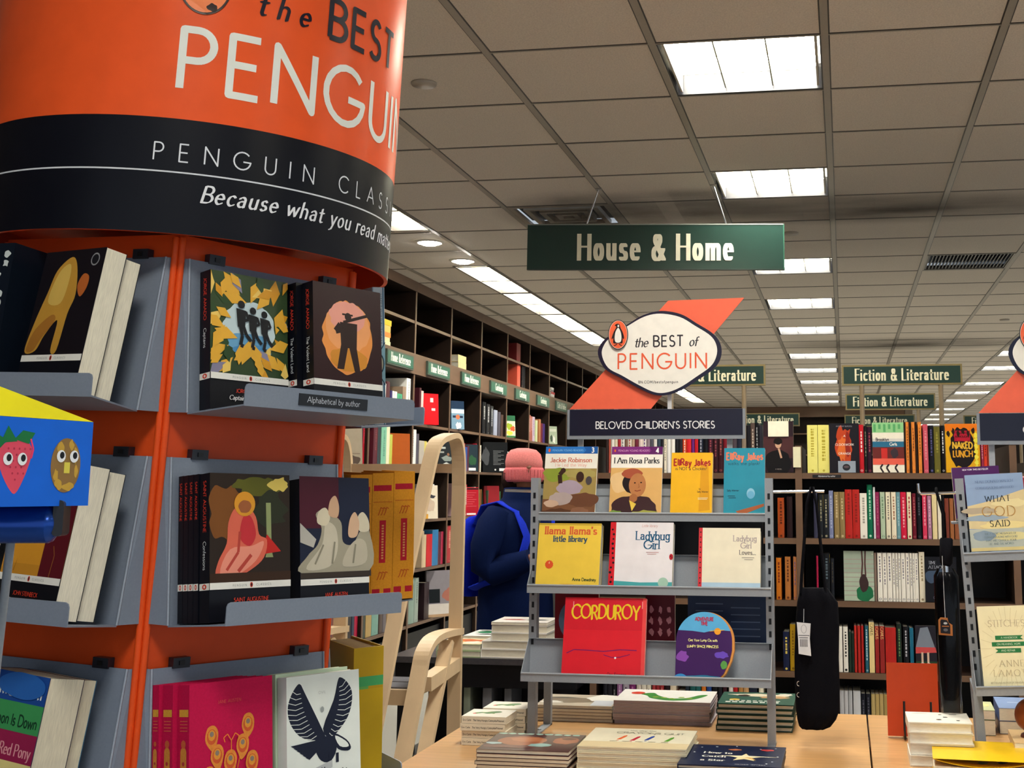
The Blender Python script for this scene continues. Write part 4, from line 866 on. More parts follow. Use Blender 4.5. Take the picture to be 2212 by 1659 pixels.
# the five faces; each: local x along the face (left to right as seen from outside), y inward, z up
def facem(k):
    p, q = PV[k], PV[(k+1) % 5]; e = (q-p).normalized(); inn = Vector((-e.y, e.x, 0)); return frame(p, e, inn, Vector((0, 0, 1)))
FM = [facem(k) for k in range(5)]
FM_R, FM_L, FM_N = FM[0], FM[4], FM[1]
PT = [1.766, 1.4875, 1.203, .92]; PB = [1.549, 1.263, .978, .695]
GR = hx('7d8798')
LSPAN = SIDE; PD, PD0 = .150, .038
def pocket(M, zt, zb, tagtext=None):
    mb = MB(); L_ = SIDE; th = .0018; top, bot = -.010, -PD0
    def q(pts): mb.poly([M @ Vector(p) for p in pts], GR); mb.poly([M @ (Vector(p)+Vector((0, .0015, 0))) for p in pts[::-1]], GR)
    g = .012
    q([(g, bot, zb), (L_-g, bot, zb), (L_-g, top, zt), (g, top, zt)])
    for x, s_ in ((g, 1), (L_-g, -1)):          # side wings back to the column
        P = [(x, bot, zb), (x, top, zt), (x-s_*.006, -.001, zt), (x-s_*.012, -.001, zb)]
        mb.poly([M @ Vector(p) for p in P], GR); mb.poly([M @ Vector(p) for p in P[::-1]], GR)
        mb.tube([M @ Vector((x, bot, zb)), M @ Vector((x, top, zt))], .0018, hx('98a2b2'), 0, 6)
    f0, f1 = .022, L_+.012; zr = .012
    V = [(g, bot, zb), (L_-g, bot, zb), (f1, -PD, zb+zr), (f0, -PD, zb+zr)]
    U = [(x, y, z-.0022) for x, y, z in V]
    mb.mesh([M @ Vector(p) for p in V+U], [(3, 2, 1, 0), (4, 5, 6, 7), (0, 1, 5, 4), (1, 2, 6, 5), (2, 3, 7, 6), (3, 0, 4, 7)], GR)
    r = .006; out = [(f1-r+r*math.cos(math.radians(a_)), zb+zr+.028-r+r*math.sin(math.radians(a_))) for a_ in (0, 45, 90)]+[(f0+r+r*math.cos(math.radians(a_)), zb+zr+.028-r+r*math.sin(math.radians(a_))) for a_ in (90, 135, 180)]+[(f0, zb+zr-.0022), (f1, zb+zr-.0022)]
    mb.prism(out, -PD-.0018, -PD, GR, 0, M)
    o = mb.build('pocket', STEEL, tower)
    for x in (.055, L_-.055):
        mb = MB(); mb.box(x-.013, x+.013, -.013, -.001, zt-.002, zt+.012, hx('20242e'), 0, M); mb.box(x-.004, x+.004, -.0145, -.013, zt+.002, zt+.008, hx('0c0e12'), 0, M); mb.build('clip', PAINT, o)
    if tagtext:
        mb = MB(); w, h = .122, .0165; mb.box(0, w, -.0012, 0, 0, h, hx('0d0f16')); b = Art().add(text(tagtext, .0082, w/2, .0048, dict(w=.1), 'c'), 'c8ccd6'); b.to(mb, lambda u, v, e: Vector((u, -.0012-e, v)))
        l = mb.build('shelf_tag', BOARD, o, M @ Matrix.Translation((f0+.087, -PD-.0018, zb+zr+.005))); l['label'] = 'black tag lettered Alphabetical by author'
for k, M in enumerate(FM):
    for i in range(4): pocket(M, PT[i], PB[i], 'Alphabetical by author' if (k == 0 and i == 0) else None)
REC = math.radians(-8)
def in_pocket(M, i, x, y, rz=0, lean=REC, lift=0):   # matrix of a book whose bottom spine corner stands on pocket i's floor
    zf = PB[i]+.012*(-y-PD0)/(PD-PD0)+.0012+lift
    return TW @ M @ Matrix.Translation((x, y, zf+.001)) @ Matrix.Rotation(rz, 4, 'Z') @ Matrix.Rotation(lean, 4, 'X')
def band_art(w, h, top, author, title, ac='d8402c', bz=.215, bw=.045):
    """classic paperback front: picture above a white band above a black foot"""
    a = Art().add(rect(0, 0, w, h), '0d0f18')
    for p, c in top: a.add(p, c)
    a.add(rect(0, h*bz, w, h*(bz+bw)), 'efede6')
    a.add(circ(w/2, h*(bz+bw/2), h*.012, h*.018, 14), 'd8402c').add(circ(w/2, h*(bz+bw/2), h*.006, h*.012, 10), '1c1a1a')
    a.add(text('PENGUIN', h*.014, w*.44, h*(bz+.015), dict(w=.12, track=.55), 'r'), '8a8a88').add(text('CLASSICS', h*.014, w*.56, h*(bz+.015), dict(w=.12, track=.55), 'l'), '8a8a88')
    if author: a.add(text(author, h*.026, w/2, h*.128, dict(w=.15, track=.12), 'c'), ac)
    if title: a.add(text(title, h*.032, w/2, h*.075, dict(nib=(.15, .05, 20), slant=.2), 'c'), 'e8e8ea')
    return a
def band_spine(t, h, author=None, title=None, bz=.215, bw=.045):
    a = Art().add(rect(0, 0, t, h), '0d0f18').add(rect(0, h*bz, t, h*(bz+bw)), 'efede6').add(circ(t/2, h*(bz+bw/2), t*.22, h*.018, 12), 'd8402c').add(circ(t/2, h*(bz+bw/2), t*.1, h*.01, 8), 'f0e0d8')
    if author:
        ts = min(.0062, t*.42); a.add([[(t/2-ts/2+v, h*.95-u) for u, v in p] for p in text(author, ts, 0, 0, dict(w=.16, track=.14))], 'c83a2c')
        x0 = text_w(author, dict(w=.16, track=.14))*ts+.012
        if title: a.add([[(t/2-ts/2+v, h*.95-x0-u) for u, v in p] for p in text(title, ts, 0, 0, dict(w=.12))], 'd8dce0')
    return a
PG = 'books in the tower pockets'
wB, hB = .1295, .197
# picture stand-ins: plain shapes of the photographed colours
def leaves(w, h, z0, seed):
    r = random.Random(seed); out = []
    for k in range(95):
        x, y = r.uniform(-.01, w+.01), r.uniform(z0-.01, h+.01)
        dx, dy = (x-w*.5)/w, (y-(h+z0)/2)/(h-z0)
        if math.hypot(dx, dy) < .4: continue
        an = math.atan2(-dy*1.4, -dx)+r.uniform(-.7, .7); l = r.uniform(.022, .042); wd = l*.24
        ca, sa = math.cos(an), math.sin(an); P = [(x, y), (x+l*.45*ca-wd*sa, y+l*.45*sa+wd*ca), (x+l*ca, y+l*sa), (x+l*.45*ca+wd*sa, y+l*.45*sa-wd*ca)]
        P = [(min(max(u, 0), w), min(max(v, z0), h)) for u, v in P]
        if abs(_area(P)) > 1e-6: out.append((P, ('e8b03c', 'd89a28', 'f0cc6a', '2f4a2a', '8a86a0')[k % 5 if k % 3 else 0]))
    return out
z0 = hB*.26
top = [(rect(0, z0, wB, hB), '33482c'), (blob(wB*.5, hB*.62, wB*.33, hB*.19, 26, .09, 3), 'c8dce2'), (blob(wB*.5, hB*.5, wB*.3, hB*.07, 20, .1, 4), '6aa4cc'), (blob(wB*.53, hB*.44, wB*.25, hB*.05, 20, .1, 9), '4a8cc0')]
LV = leaves(wB, hB, z0, 5)
for q in range(0, len(LV), 12):
    for c in sorted(set(c for _, c in LV[q:q+12])): top.append(([p for p, k in LV[q:q+12] if k == c], c))
def runner(x, y, s):
    return [circ(x, y+s*1.0, s*.1, n=10), [(x-s*.14, y+s*.9), (x+s*.14, y+s*.86), (x+s*.1, y+s*.45), (x-s*.1, y+s*.45)]]+line([(x-s*.03, y+s*.5), (x+s*.03, y+s*.25), (x-s*.02, y+s*.02), (x+s*.06, y)], s*.09)+line([(x+s*.05, y+s*.5), (x+s*.14, y+s*.28), (x+s*.27, y+s*.14)], s*.09)+line([(x+s*.13, y+s*.84), (x+s*.2, y+s*.66), (x+s*.05, y+s*.6)], s*.07)
top.append((runner(wB*.38, hB*.47, .06)+runner(wB*.53, hB*.46, .055)+runner(wB*.68, hB*.455, .053), '10131a'))
M = FM_R
book('paperback', 'classic paperback with three running silhouettes framed by yellow flowers, top pocket', in_pocket(M, 0, .022, -.075), wB, hB, .024, '0d0f18', band_art(wB, hB, top, 'JORGE AMADO', 'Captains of the Sands'), band_spine(.024, hB, 'JORGE AMADO', 'Captains'), group=PG)
top = [(rect(0, z0, wB, hB), '2c1016'), (blob(wB*.5, hB*.6, wB*.37, hB*.28, 34, .05, 8), 'e8944a'), (blob(wB*.5, hB*.68, wB*.33, hB*.2, 30, .05, 9), 'eea268'), (blob(wB*.49, hB*.76, wB*.26, hB*.12, 26, .06, 10), 'eaa090'), (blob(wB*.5, hB*.43, wB*.27, hB*.09, 20, .08, 11), 'd08a30')]
x, y, s = wB*.5, hB*.35, .092
top.append(([circ(x, y+s*.88, s*.07, n=12), rect(x-s*.12, y+s*.9, x+s*.1, y+s*.93), [(x-s*.17, y+s*.78), (x+s*.19, y+s*.78), (x+s*.17, y+s*.36), (x-s*.15, y+s*.36)], [(x-s*.15, y+s*.42), (x, y+s*.42), (x-s*.1, y), (x-s*.24, y)], [(x, y+s*.42), (x+s*.16, y+s*.42), (x+s*.24, y-.002), (x+s*.12, y-.002)]]+line([(x-s*.16, y+s*.74), (x-s*.26, y+s*.62), (x-s*.06, y+s*.68)], s*.1)+line([(x-s*.1, y+s*.78), (x+s*.5, y+s*.98)], s*.05), '2a1616'))
for k in range(2): book('paperback', 'black classic paperback standing %s behind the sunset gunman cover' % ('directly', 'second')[k], in_pocket(M, 0, .158-.010*k, -.0875+.0208*k), wB, hB, .02, '0d0f18', None, band_spine(.02, hB, 'JORGE AMADO', 'The Violent Land'), group=PG)
book('paperback', 'classic paperback with a gunman silhouette against an orange sunset, top pocket', in_pocket(M, 0, .168, -.113), wB, hB, .024, '0d0f18', band_art(wB, hB, top, 'JORGE AMADO', None), band_spine(.024, hB, 'JORGE AMADO', 'The Violent Land'), group=PG)
# middle pocket
top = [(rect(0, z0, wB, hB), '2c2119'), (blob(wB*.2, hB*.72, wB*.22, hB*.2, 20, .2, 2), '7a4a1e'), (blob(wB*.6, hB*.92, wB*.3, hB*.06, 20, .3, 3), '5a5a1c'), (blob(wB*.86, hB*.93, wB*.13, hB*.05, 16, .3, 4), 'd8c060'), (blob(wB*.75, hB*.75, wB*.2, hB*.12, 18, .3, 6), '2c3020'),
   (line([(wB*.72, hB*.8), (wB*.73, hB*.42)], .008)+[[(wB*.68, hB*.42), (wB*.78, hB*.42), (wB*.745, hB*.5), (wB*.715, hB*.5)]], '8f9a68'), ([(wB*.62, hB*.44), (wB*.88, hB*.46), (wB*.7, hB*.58)], 'c02620'),
   (smooth2([(wB*x, hB*y) for x, y in ((.08, .3), (.1, .4), (.2, .52), (.22, .66), (.3, .76), (.44, .78), (.56, .7), (.6, .58), (.7, .54), (.66, .42), (.5, .34), (.3, .29))], 4), 'd86650'), (smooth2([(wB*x, hB*y) for x, y in ((.12, .32), (.24, .48), (.5, .5), (.66, .53), (.56, .4), (.3, .3))], 4), 'e8917c'), (smooth2([(wB*x, hB*y) for x, y in ((.36, .56), (.4, .7), (.5, .7), (.56, .58), (.48, .5))], 4), 'c23038'),
   (line([(wB*.2, hB*.34), (wB*.34, hB*.46), (wB*.36, hB*.6)], .004)+line([(wB*.34, hB*.33), (wB*.5, hB*.44)], .005), 'b84438'), (circ(wB*.42, hB*.79, wB*.13, n=28), 'd8952c'), (blob(wB*.42, hB*.77, wB*.08, hB*.045, 14, .08, 5), '9a5a34'), (rect(0, z0, wB, z0+.012), '3a2414')]
for k in range(4): book('paperback', 'classic paperback %s behind the coral robe cover, only its spine showing' % ORD[k], in_pocket(M, 1, .0195-.0002*k, -.0945+.0115*k), wB, hB, .011, '0d0f18', None, band_spine(.011, hB, 'SAINT AUGUSTINE', None), group=PG)
book('paperback', 'classic paperback with a coral robe and gold disc in a dark garden', in_pocket(M, 1, .0205, -.118), wB, hB, .022, '0d0f18', band_art(wB, hB, top, 'SAINT AUGUSTINE', 'Confessions'), band_spine(.022, hB, 'SAINT AUGUSTINE', 'Confessions'), group=PG)
top = [(rect(0, z0, wB, hB), '1c2238'), (rect(0, hB*.62, wB*.55, hB), '4a1828'), (smooth2([(wB*x, hB*y) for x, y in ((.02, .3), (.1, .42), (.24, .5), (.3, .62), (.22, .72), (.34, .76), (.46, .72), (.58, .66), (.6, .52), (.74, .5), (.86, .6), (.98, .62), (.98, .3))], 5), 'a39c88'), (smooth2([(wB*x, hB*y) for x, y in ((.08, .33), (.3, .5), (.36, .66), (.5, .62), (.52, .46), (.4, .34))], 5), 'c6beaa'), (smooth2([(wB*x, hB*y) for x, y in ((.6, .34), (.66, .46), (.82, .54), (.94, .5), (.92, .36))], 5), 'bab29e'),
   (smooth2([(wB*x, hB*y) for x, y in ((.24, .66), (.26, .74), (.36, .77), (.42, .7), (.36, .64))], 5), 'd6ccb2'), (smooth2([(wB*x, hB*y) for x, y in ((.84, .6), (.82, .7), (.9, .74), (.98, .68), (.98, .6))], 5), 'd0c6ae'), (smooth2([(wB*x, hB*y) for x, y in ((.4, .72), (.42, .82), (.5, .86), (.55, .78), (.52, .7))], 5), 'cfa888'), (smooth2([(wB*x, hB*y) for x, y in ((.68, .56), (.7, .68), (.78, .74), (.84, .66), (.8, .56))], 5), 'd0ac8e'),
   (line([(wB*.2, hB*.36), (wB*.32, hB*.5)], .003)+line([(wB*.44, hB*.36), (wB*.48, hB*.52)], .003)+line([(wB*.74, hB*.36), (wB*.78, hB*.5)], .003), '8a8472'), ([(0, hB*.52), (0, hB*.66), (wB*.22, hB*.54), (wB*.18, hB*.48)], 'b8b4ac'), (rect(0, z0, wB, z0+.008), '3a3028')]
book('paperback', 'classic paperback with two pale gowned figures, beside the mustard cloth spines', in_pocket(M, 1, .172, -.112), wB*.97, hB*.98, .03, '0d0f18', band_art(wB*.97, hB*.98, top, 'JANE AUSTEN', 'Pride and Prejudice'), None, group=PG)
# bottom visible pocket: magenta cloth books, white poetry book
def peacock(w, h):
    a = Art().add(rect(0, 0, w, h), 'c01048')
    q_ = lambda x, y: (w*(x-1150)/405, h*(1-(y-270)/700))
    for x, y in ((1255, 515), (1430, 480), (1280, 600), (1402, 570), (1342, 632), (1240, 690), (1446, 650), (1340, 745), (1215, 800), (1470, 790)):
        X_, Y_ = q_(x, y); b_ = q_(1345, 860); sx = 1 if x > 1345 else -1
        a.add(line([b_, ((b_[0]+X_)/2-sx*.003, (b_[1]+Y_)/2), (X_-sx*.004, Y_-.012)], .0009), 'e07a2a')
        a.add(smooth2([(X_-.010, Y_), (X_-.006, Y_+.013), (X_+.004, Y_+.015), (X_+.010, Y_+.006), (X_+.008, Y_-.008), (X_-sx*.002, Y_-.018), (X_-.007, Y_-.009)], 3), 'e08a3a').add(circ(X_, Y_+.001, .0075, .010, 16), 'd05a30').add(circ(X_, Y_+.003, .0055, .007, 14), 'e0963a').add(circ(X_, Y_+.0045, .0032, .0035, 10), '8a7a70')
    X_, Y_ = q_(1342, 525)
    for sx in (-1, 1): a.add(line([(X_, Y_-.02), (X_, Y_-.004), (X_+sx*.006, Y_+.005), (X_+sx*.012, Y_+.001), (X_+sx*.010, Y_-.005)], .0012), 'e8862e')
    a.add(text('JANE AUSTEN', .004, w*.45, h*.86, dict(w=.1, track=.2), 'c'), 'd8604a')
    return a
def cloth_spine(t, h):
    a = Art().add(rect(0, 0, t, h), 'c01048').add(rect(t*.08, h*.80, t*.92, h*.845), 'd8a03a').add([rect(t*.15, h*(.77-.02*q), t*.85, h*(.775-.02*q)) for q in range(4)], 'd86a4a').add(rect(t*.22, h*.1, t*.78, h*.58), 'd0893a').add(circ(t*.5, h*.58, t*.28, n=12), 'd0893a').add(circ(t*.5, h*.63, t*.22, n=12), 'c8603a').add([circ(t*.5, h*(.15+.06*q), t*.12, n=8) for q in range(7)], 'b03a3a')
    return a
wM, hM = .131, .204
book('clothbound_book', 'magenta clothbound book with gold spine panel, deepest in its pocket', in_pocket(M, 2, .014, -.056), wM, hM, .015, 'c01048', None, cloth_spine(.015, hM), None, True, PG, m=CLOTH)
book('clothbound_book', 'magenta clothbound book with gold spine panel, second from the pocket back', in_pocket(M, 2, .019, -.080), wM, hM, .023, 'c01048', None, cloth_spine(.023, hM), None, True, PG, m=CLOTH)
book('clothbound_book', 'magenta clothbound book with orange feather pattern on its front', in_pocket(M, 2, .0265, -.106), wM, hM, .024, 'c01048', peacock(wM, hM), cloth_spine(.024, hM), None, True, PG, m=CLOTH)
def eagle(w, h):
    a = Art().add(rect(0, 0, w, h), 'e4e9e4'); nv = '171c30'
    q_ = lambda x, y: (w*(x-1556)/354, h*(1-(y-265)/688))
    for wing, shaft, outer in ((((1605, 308), (1578, 350), (1562, 400), (1563, 450), (1580, 500), (1612, 545), (1655, 572), (1700, 580), (1742, 592), (1722, 530), (1640, 345), (1622, 306)), ((1634, 345), (1730, 585)), ((1590, 322), (1568, 375), (1560, 430), (1570, 480), (1592, 525), (1630, 562), (1680, 585))),
        (((1814, 294), (1848, 320), (1872, 370), (1870, 430), (1850, 490), (1812, 540), (1762, 580), (1726, 530), (1780, 400), (1800, 318)), ((1796, 345), (1738, 580)), ((1834, 304), (1864, 345), (1877, 400), (1866, 460), (1836, 520), (1790, 562), (1758, 585)))):
        a.add(smooth2([q_(*p) for p in wing], 3), nv); gaps = []
        for k in range(12):
            f = (k+.5)/12; sx_, sy_ = shaft[0][0]+(shaft[1][0]-shaft[0][0])*f, shaft[0][1]+(shaft[1][1]-shaft[0][1])*f; g = f*(len(outer)-1); i_ = int(g); ox, oy = (outer[i_][t]+(outer[i_+1][t]-outer[i_][t])*(g-i_) for t in (0, 1))
            sx_, sy_ = sx_+(ox-sx_)*.3, sy_+(oy-sy_)*.3; mx, my = (sx_+ox)/2, (sy_+oy)/2+9; gaps += line([q_(sx_, sy_), q_(mx, my), q_(ox+(ox-sx_)*.06, oy-2)], .00085)
        a.add(gaps, 'e4e9e4')
    a.add(smooth2([q_(*p) for p in ((1690, 575), (1780, 575), (1790, 640), (1760, 690), (1716, 680), (1690, 630))], 3), nv).add(smooth2([q_(*p) for p in ((1780, 560), (1840, 600), (1862, 640), (1845, 655), (1800, 640), (1776, 600))], 3), nv).add(smooth2([q_(*p) for p in ((1784, 572), (1836, 606), (1850, 635), (1806, 626))], 3), 'e4e9e4')
    for q in range(6): a.add([q_(1572+14*q, 588+13*q), q_(1690, 580+7*q), q_(1700, 590+8*q), q_(1590+14*q, 600+13*q)], nv, q == 0)
    a.add([rect(*q_(1752, 705), *q_(1766, 650)), rect(*q_(1786, 700), *q_(1800, 655))], nv)
    pass
    a.add([(0, h*.3), (w*.6, h*.39), (w*.6, h*.34), (0, h*.24)], 'b4b8ba').add([[(u, v+u*.15) for u, v in p] for p in text('AMERICAN', .0075, w*.1, h*.265, dict(w=.22, slant=.3, track=.14))], nv)
    a.add([(0, h*.27), (w*.55, h*.2), (w*.55, h*.13), (0, h*.17)], nv).add([[(u, v-u*.12) for u, v in p] for p in text('POETRY', .0085, w*.04, h*.2, dict(w=.15, track=.4))], 'f0f2ee')
    a.add([(w*.74+(.021 if q % 2 else .018)*math.cos(q*math.pi/18), h*.22+(.021 if q % 2 else .018)*math.sin(q*math.pi/18)) for q in range(36)], nv)
    a.add(text('CIVIL', .0035, w*.47, h*.86, dict(w=.1, track=.3), 'c'), 'a0a4a4').add(circ(w*.47, h*.75, .003, .004), '9aa0a0')
    return a
book('paperback', 'white paperback with a navy eagle with raised wings on its front', in_pocket(M, 2, .174, -.116), .131, .199, .02, 'e4e9e4', eagle(.131, .199), None, group=PG)
book('paperback', 'pale paperback right behind the white eagle cover, top edge showing', in_pocket(M, 2, .172, -.094), .13, .203, .02, 'cfe4c8', None, None, group=PG)
# next face round the corner
M = FM_N
def faces_spine(t, h):
    a = Art().add(rect(0, 0, t, h), 'a8b6c4').add(rect(t*.84, 0, t*.93, h), '1f5a7a').add(rect(t*.02, 0, t*.06, h), '2a5a74')
    zc = h*.44
    a.add(rect(0, zc-.03, t, zc+.03), '7fa6b8').add(line([(0, zc+.035), (t*.5, zc+.018), (t, zc+.035)], .0016)+line([(0, zc-.035), (t*.5, zc-.018), (t, zc-.035)], .0016), '173a4a')
    a.add(circ(t*.5, zc, t*.42, .017, 24), '173a4a').add(circ(t*.5, zc, t*.33, .014, 24), 'a3a08c').add(circ(t*.5, zc, t*.12, .004, 10), 'd8dcc8')
    a.add([[(t*.22+v, h*.27-u) for u, v in p] for p in text('FACES OF LOVE', .0052, 0, 0, dict(w=.11, track=.2))], '1c2c38')
    a.add([[(t*.5+v, h*.95-u) for u, v in p] for p in text('HAFEZ KHATUN ZAKANI', .0055, 0, 0, dict(w=.12, track=.14))], '5a6a78')
    return a
book('paperback', 'pale blue spine lettered Faces of Love at the tower edge', in_pocket(M, 0, .017, -.082, 0, math.radians(-5)), .13, .225, .021, 'a8b6c4', None, faces_spine(.021, .225), group=PG)
book('paperback', 'second pale blue paperback behind the Faces of Love spine', in_pocket(M, 0, .026, -.0580, 0, math.radians(-5)), .13, .2, .02, 'a8b6c4', None, faces_spine(.02, .2), group=PG)
def mustard(t, h):
    a = Art().add(rect(0, 0, t, h), 'd08a22').add([rect(t*.06, h*.86, t*.9, h*.905), rect(t*.06, h*.055, t*.42, h*.1), rect(t*.6, h*.055, t*.94, h*.1)], 'a8182c')
    a.add(rect(t*.36, h*.31, t*.66, h*.62), 'b01a2c').add([[(t*.36, h*.62), (t*.51, h*.605), (t*.66, h*.62), (t*.66, h*.63), (t*.36, h*.63)], [(t*.36, h*.30), (t*.66, h*.30), (t*.66, h*.31), (t*.51, h*.32), (t*.36, h*.31)]], 'b01a2c')
    a.add([rect(t*.06, h*.77, t*.94, h*.776)], 'b8601c')
    for zz in (.7, .2):
        for q in range(3): a.add(line([(t*(.28+.14*q), h*(zz-.03)), (t*(.36+.14*q), h*zz), (t*(.4+.14*q), h*(zz+.03)), (t*(.5+.14*q), h*(zz+.022))], .0013), 'b0481c', q == 0)
    a.add([rect(t*.46, h*(.33+.021*q), t*.56, h*(.343+.021*q)) for q in range(13)], 'd8905a')
    return a
for k, (y, xx) in enumerate(((-.149, .016), (-.112, .016), (-.075, .016))): book('clothbound_book', ('mustard yellow clothbound spine with red bands, rightmost of the three', 'mustard yellow clothbound spine with red bands, middle of the three', 'mustard yellow spine mostly hidden by the pale gowns cover')[k], in_pocket(M, 1, xx, y, 0, math.radians(-3)), .13, .205, .0365, 'd08a22', None, mustard(.0365, .205), None, True, PG, m=CLOTH)
w, h, t = .13, .215, .05
a = Art().add(rect(0, 0, t, h), 'c09a1c').add(rect(0, h*.72, t, h*.79), '4aa866').add(rect(0, h*.1, t*.5, h*.72), '6ab05a').add(rect(t*.14, h*.02, t, h*.7), 'c8a41c')
book('boxed_book', 'yellow and green slipcased set standing behind the white eagle book', in_pocket(M, 2, .016, -.115, 0, math.radians(-3)), w, h, t, 'c8a41c', None, a, None, True, PG, page='b09060')
# left face
M = FM_L
wD = SIDE
def left_book(i, x, y, rz, *args, **kw):
    return book(*args[:2], in_pocket(FM_L, i, x, y, rz, lift=.0045), *args[2:], **kw)
RZL = math.radians(-12)
top = [(rect(0, z0, wB, hB), '151118'), (smooth2([(wB*x, hB*y) for x, y in ((.02, .29), (.08, .5), (.18, .7), (.26, .86), (.46, .95), (.58, .88), (.66, .68), (.6, .54), (.56, .29), (.46, .29), (.46, .5), (.3, .4), (.2, .29))], 5), 'c08f38'), (smooth2([(wB*x, hB*y) for x, y in ((.22, .64), (.3, .84), (.46, .9), (.5, .78), (.44, .62))], 5), 'd6b25a'), (smooth2([(wB*x, hB*y) for x, y in ((.04, .3), (.12, .44), (.34, .54), (.42, .5), (.26, .38), (.16, .29))], 5), 'a56e2c'), (smooth2([(wB*x, hB*y) for x, y in ((.66, .74), (.72, .82), (.82, .8), (.82, .72), (.74, .66))], 5), 'b4602c'), (circ(wB*.86, hB*.92, .009), '8a8a90'), (circ(wB*.86, hB*.92, .007), '1a1a20')]
left_book(0, .163, -.118, RZL, 'paperback', 'classic paperback with an ochre rounded form on black, upper left pocket', wB, hB, .032, '0d0f18', band_art(wB, hB, top, None, None), None, group=PG)
left_book(0, .166, -.0845, RZL, 'paperback', 'paperback behind the ochre form cover, pale page edges showing', wB*.99, hB*.97, .026, '0d0f18', None, None, group=PG)
for k, (x, y, t, c) in enumerate(((.018, -.142, .042, '12202c'), (.063, -.136, .036, '101a26'), (.102, -.130, .034, '0e1622'))):
    a = Art().add(rect(0, 0, t, .205), c); r = random.Random(k)
    a.add([blob(t*.5+r.uniform(-.2, .2)*t, .19-.014*q, t*.15, .005, 8, .4, q) for q in range(6)], 'd0d8d8').add([[(t*.35+v, .1-u) for u, v in p] for p in text('collected', .008, 0, 0, dict(w=.12))], 'b8c0c8')
    T = in_pocket(FM_L, 0, x, y, 0, math.radians(-4), lift=.004) @ Matrix(((0, -1, 0, t), (1, 0, 0, 0), (0, 0, 1, 0), (0, 0, 0, 1))) 
    book('paperback', 'thick dark navy spine with white script, %s from the picture edge' % ORD[k], T, .072, .205, t, c, None, a, group=PG)
top = [(rect(0, z0, wB, hB), 'd8962c'), (rect(0, z0, wB, hB*.33), 'c88a2a'), ([(wB*.62, z0), (wB, z0), (wB, hB*.8), (wB*.58, hB*.76), (wB*.63, hB*.55)], '5a1420'), ([(wB*.2, z0+.004), (wB*.24, z0+.02), (wB*.22, z0+.004)], 'a8701c'), (line([(wB*.8, z0), (wB*.82, hB*.4), (wB*.78, hB*.46)], .001), 'a06a30'), (line([(wB*.78, hB*.72), (wB*.77, hB*.84)], .0008), '2a1a14')]
left_book(1, .166, -.118, RZL, 'paperback', 'classic paperback with orange desert and maroon shape, under the blue fruit box', wB, hB, .036, '0d0f18', band_art(wB, hB, top, 'JOHN STEINBECK', 'The Grapes of Wrath'), None, group=PG)
left_book(1, .168, -.0805, RZL, 'paperback', 'paperback behind the orange desert cover, page edges showing', wB, hB*.98, .028, '0d0f18', None, None, group=PG)
top = [(rect(0, z0, wB, hB), '5a1c2c'), (blob(wB*.7, hB*.5, wB*.2, hB*.2, 14, .2, 3), 'a8202c'), (blob(wB*.3, hB*.6, wB*.2, hB*.2, 14, .2, 6), '2a2028')]
left_book(1, .018, -.120, math.radians(-4), 'paperback', 'classic paperback with dark red picture at the picture edge, behind the steel rod', wB, hB, .02, '0d0f18', band_art(wB, hB, top, None, None), None, group=PG)
w, h = .138, .212
a = Art().add(rect(0, 0, w, h), '2a6aa0')
for k, (c, s_, st, tc) in enumerate((('1c4a9a', 'TORTILLA FLAT', dict(w=.2), 'e8eef0'), ('3f9a5a', 'The Moon Is Down', dict(w=.16), '17402c'), ('9a2250', 'The Red Pony', dict(nib=(.16, .05, 10)), 'e8a0a8'), ('e8d890', 'OF MICE AND MEN', dict(w=.2), '1c1a24'), ('c8405a', 'Cannery Row', dict(nib=(.24, .08, 15), slant=.15), '3a1428'), ('2f7a8a', 'THE PEARL', dict(w=.2), 'd8e8e8'))):
    zz = h-(k+1)*h/6; a.add(rect(0, zz, w, zz+h/6), c); sz = min(.014, .128/text_w(s_, st)); a.add(text(s_, sz, w-.006, zz+.007, st, 'r'), tc)
a.add(blob(w*.62, h*.93, .05, .016, 18, .06, 3), '2a66b8')
left_book(2, .135, -.119, RZL, 'paperback', 'thick striped paperback with six coloured title bands at lower left', w, h, .050, '3a3040', a, None, group=PG, page='ded6bf')
a2 = Art().add(rect(0, 0, w, h), '1c4a9a')
left_book(2, .137, -.0675, RZL, 'paperback', 'second striped paperback close behind the first, pages toward the corner', w, h*.985, .024, '3a6a8a', None, None, group=PG, page='d8d0b8')
# ------------------------------------------------------------------ blue fruit box on a blue tube in front of the tower
D = 1.22
def P3(px, py, d): v = ray(px, py); return CAM+v*d
o = P3(202, 912, 1.30); AZB = math.radians(20); ex = cam2w(math.sin(AZB), math.cos(AZB)); ey = Vector((-ex.y, ex.x, 0)); ez = Vector((0, 0, 1))
BW, BH, BDp = .20, .0865, .09
Tb = frame(o-ex*BW-ez*BH, ex, ey, ez)
t = thing('product_box', 'bright blue box with yellow lid printed with a strawberry and a potato', 'box', Tb)
mb = MB(); mb.box(0, BW, 0, BDp, 0, BH, hx('0a62d8')); a = Art()
sx, sz = BW-.0965, .042
a.add(smooth2([(sx-.020, sz+.014), (sx-.018, sz-.006), (sx-.004, sz-.027), (sx+.004, sz-.027), (sx+.015, sz-.004), (sx+.018, sz+.016), (sx, sz+.024)], 4), 'd84a62').add([circ(sx-.013+.0066*q+(.003 if p % 2 else 0), sz-.016+.006*p, .0012, n=6) for p in range(6) for q in range(5) if abs(q-2)*.0066 < .006+.003*p/2], 'b02c48')
a.add([[(sx-.026, sz+.008), (sx-.012, sz+.022), (sx-.024, sz+.027)], [(sx-.02, sz+.019), (sx, sz+.021), (sx-.012, sz+.036)], [(sx-.004, sz+.023), (sx+.014, sz+.019), (sx+.021, sz+.030), (sx+.006, sz+.032)]], '17703c')
